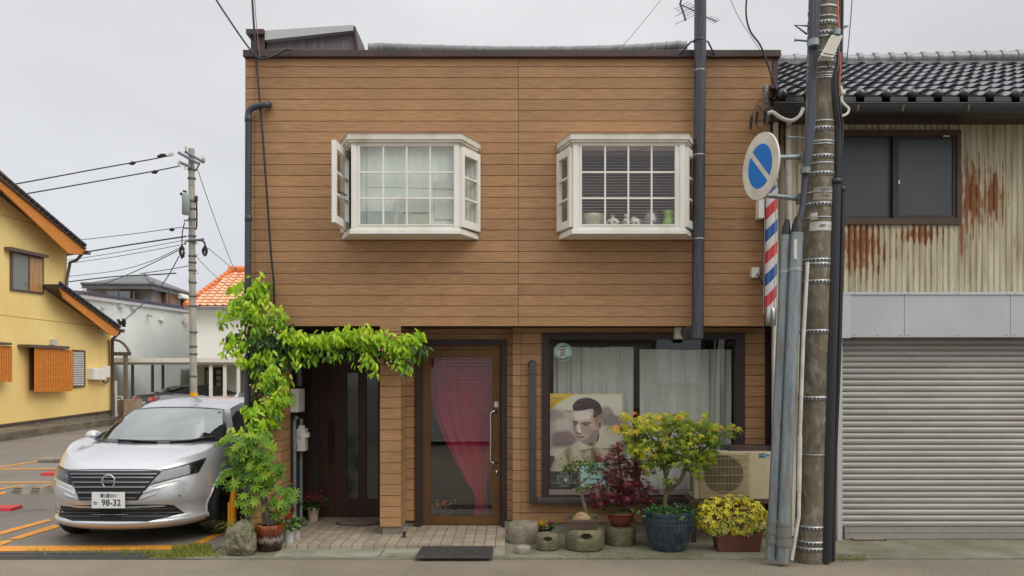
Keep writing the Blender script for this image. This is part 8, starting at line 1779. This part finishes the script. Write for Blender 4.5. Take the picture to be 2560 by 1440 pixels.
patch('headlight_reflector', [((150, 1176), (168, 1186)), ((148, 1186), (172, 1199))], mat('dim_reflector', srgb(150, 152, 158), .2, .8), .012, 6, 3)
patch('running_light', [((137, 1194), (181, 1215)), ((138, 1197), (182, 1218.5))], M['white'], .014, 10, 2)
sil = mat('bright_silver_trim', srgb(236, 238, 242), .25, .5, coat=.6)
for rows_ in ([((360, 1227), (418, 1209)), ((357, 1232), (416, 1214))], [((350, 1243), (391, 1229)), ((347, 1248), (389, 1234))], [((149, 1212), (190, 1230)), ((155, 1217), (192, 1236))], [((162, 1231), (196, 1244)), ((167, 1237), (198, 1248))]):
    patch('accent_strip', rows_, sil, .016, 10, 2)
patch('lower_intake', [((130, 1264), (432, 1261)), ((124, 1282), (461, 1282)), ((182, 1302), (368, 1304))], M['black'], .0035, 26, 5)
for y in (1272, 1281, 1290):
    patch('intake_bar', [((interp(y, [(1264, 134), (1282, 130), (1302, 186)]), y - 1), (250, y)), ((interp(y, [(1264, 134), (1282, 130), (1302, 186)]) + 1, y + 1), (250, y + 2))], mat('dark_bar', srgb(70, 72, 74), .4), .012, 12, 2)
    patch('intake_bar', [((305, y), (interp(y, [(1261, 430), (1282, 456), (1304, 366)]) - 4, y - 1.5)), ((305, y + 2), (interp(y, [(1261, 430), (1282, 456), (1304, 366)]) - 4, y + .5))], mat('dark_bar', srgb(70, 72, 74), .4), .012, 12, 2)
for px, py in ((449, 1238), (122, 1241)):
    mb = MB(); mb.sphere(fitpx(px, py, .0), .011, 8); mb.build('parking_sensor', M['cargrey'], car)
pe = fitpx(274, 1203, .02); mb = MB(); ring_ = [pe + Vector((.062 * math.cos(2 * PI * k / 28), 0, .062 * math.sin(2 * PI * k / 28))) for k in range(29)]
mb.tube(ring_, .0085, 8, False); mb.box(pe.x - .066, pe.x + .066, pe.y - .012, pe.y + .004, pe.z - .013, pe.z + .013); em = mb.build('emblem', mat('emblem_chrome', srgb(190, 190, 194), .2, .9), car)
text('NISSAN', .026, pe + Vector((0, -.0135, 0)), M['carblack'], car, 'emblem_lettering', sx=1.1)
pp_ = fitpx(270.5, 1250.5, .02); py_ = CYO - .03; d = py_
mb = MB(); mb.pxbox(229, 312, 1230.5, 1271, d, d + .006); mb.build('number_plate', M['plate'], car, bevel=.003)
mb = MB(); mb.pxbox(240, 300, 1236, 1266, d + .0065, d + .06); mb.build('plate_bracket', M['carblack'], car)
text('新潟501', .046, W(271.5, 1240, d - .001), M['plateink'], car, 'plate_lettering', bold=.0006); text('98-32', .088, W(278, 1257.5, d - .001), M['plateink'], car, 'plate_lettering', sx=.92, bold=.0016); text('わ', .042, W(238.5, 1258.5, d - .001), M['plateink'], car, 'plate_lettering', bold=.0008)
mb = MB()
for px in (246, 297): mb.lathe([(.006, 0), (.005, -.003), (.001, -.003)], W(px, 1237, d), 8, axis='y')
mb.split_build('plate_screw', M['chrome'], car)
# ================================================================= ACROSS THE STREET (behind the camera, seen in the window reflections)
yO = -2.4
oh = thing('opposite_building', 'grey two-storey building with a roller shutter across the street', 'building', (.5, yO, 0))
mb = MB(); z = .1; prof = []
while z < 2.55: prof += [(yO + .02, z), (yO, z + .02), (yO, z + .055), (yO - .01, z + .07)]; z += .085
mb.grid([[(-3.2, a, b) for a, b in prof], [(3.4, a, b) for a, b in prof]], False); mb.build('roller_shutter', mat('opposite_shutter', srgb(214, 214, 212), .5), oh)
mb = MB(); mb.box(-3.3, 3.5, yO - 6, yO - .05, 2.56, 4.3); mb.box(-3.3, -3.21, yO - 6, yO + .04, 0, 2.56); mb.box(3.41, 3.5, yO - 6, yO + .04, 0, 2.56); mb.box(-3.3, 3.5, yO - .06, yO + .1, 2.55, 2.9); mb.build('wall', mat('opposite_wall', srgb(150, 146, 138), .8, c2=srgb(130, 126, 118), scale=1), oh)
for o in list(scene.objects):
    if '_o' in o.keys(): del o['_o']
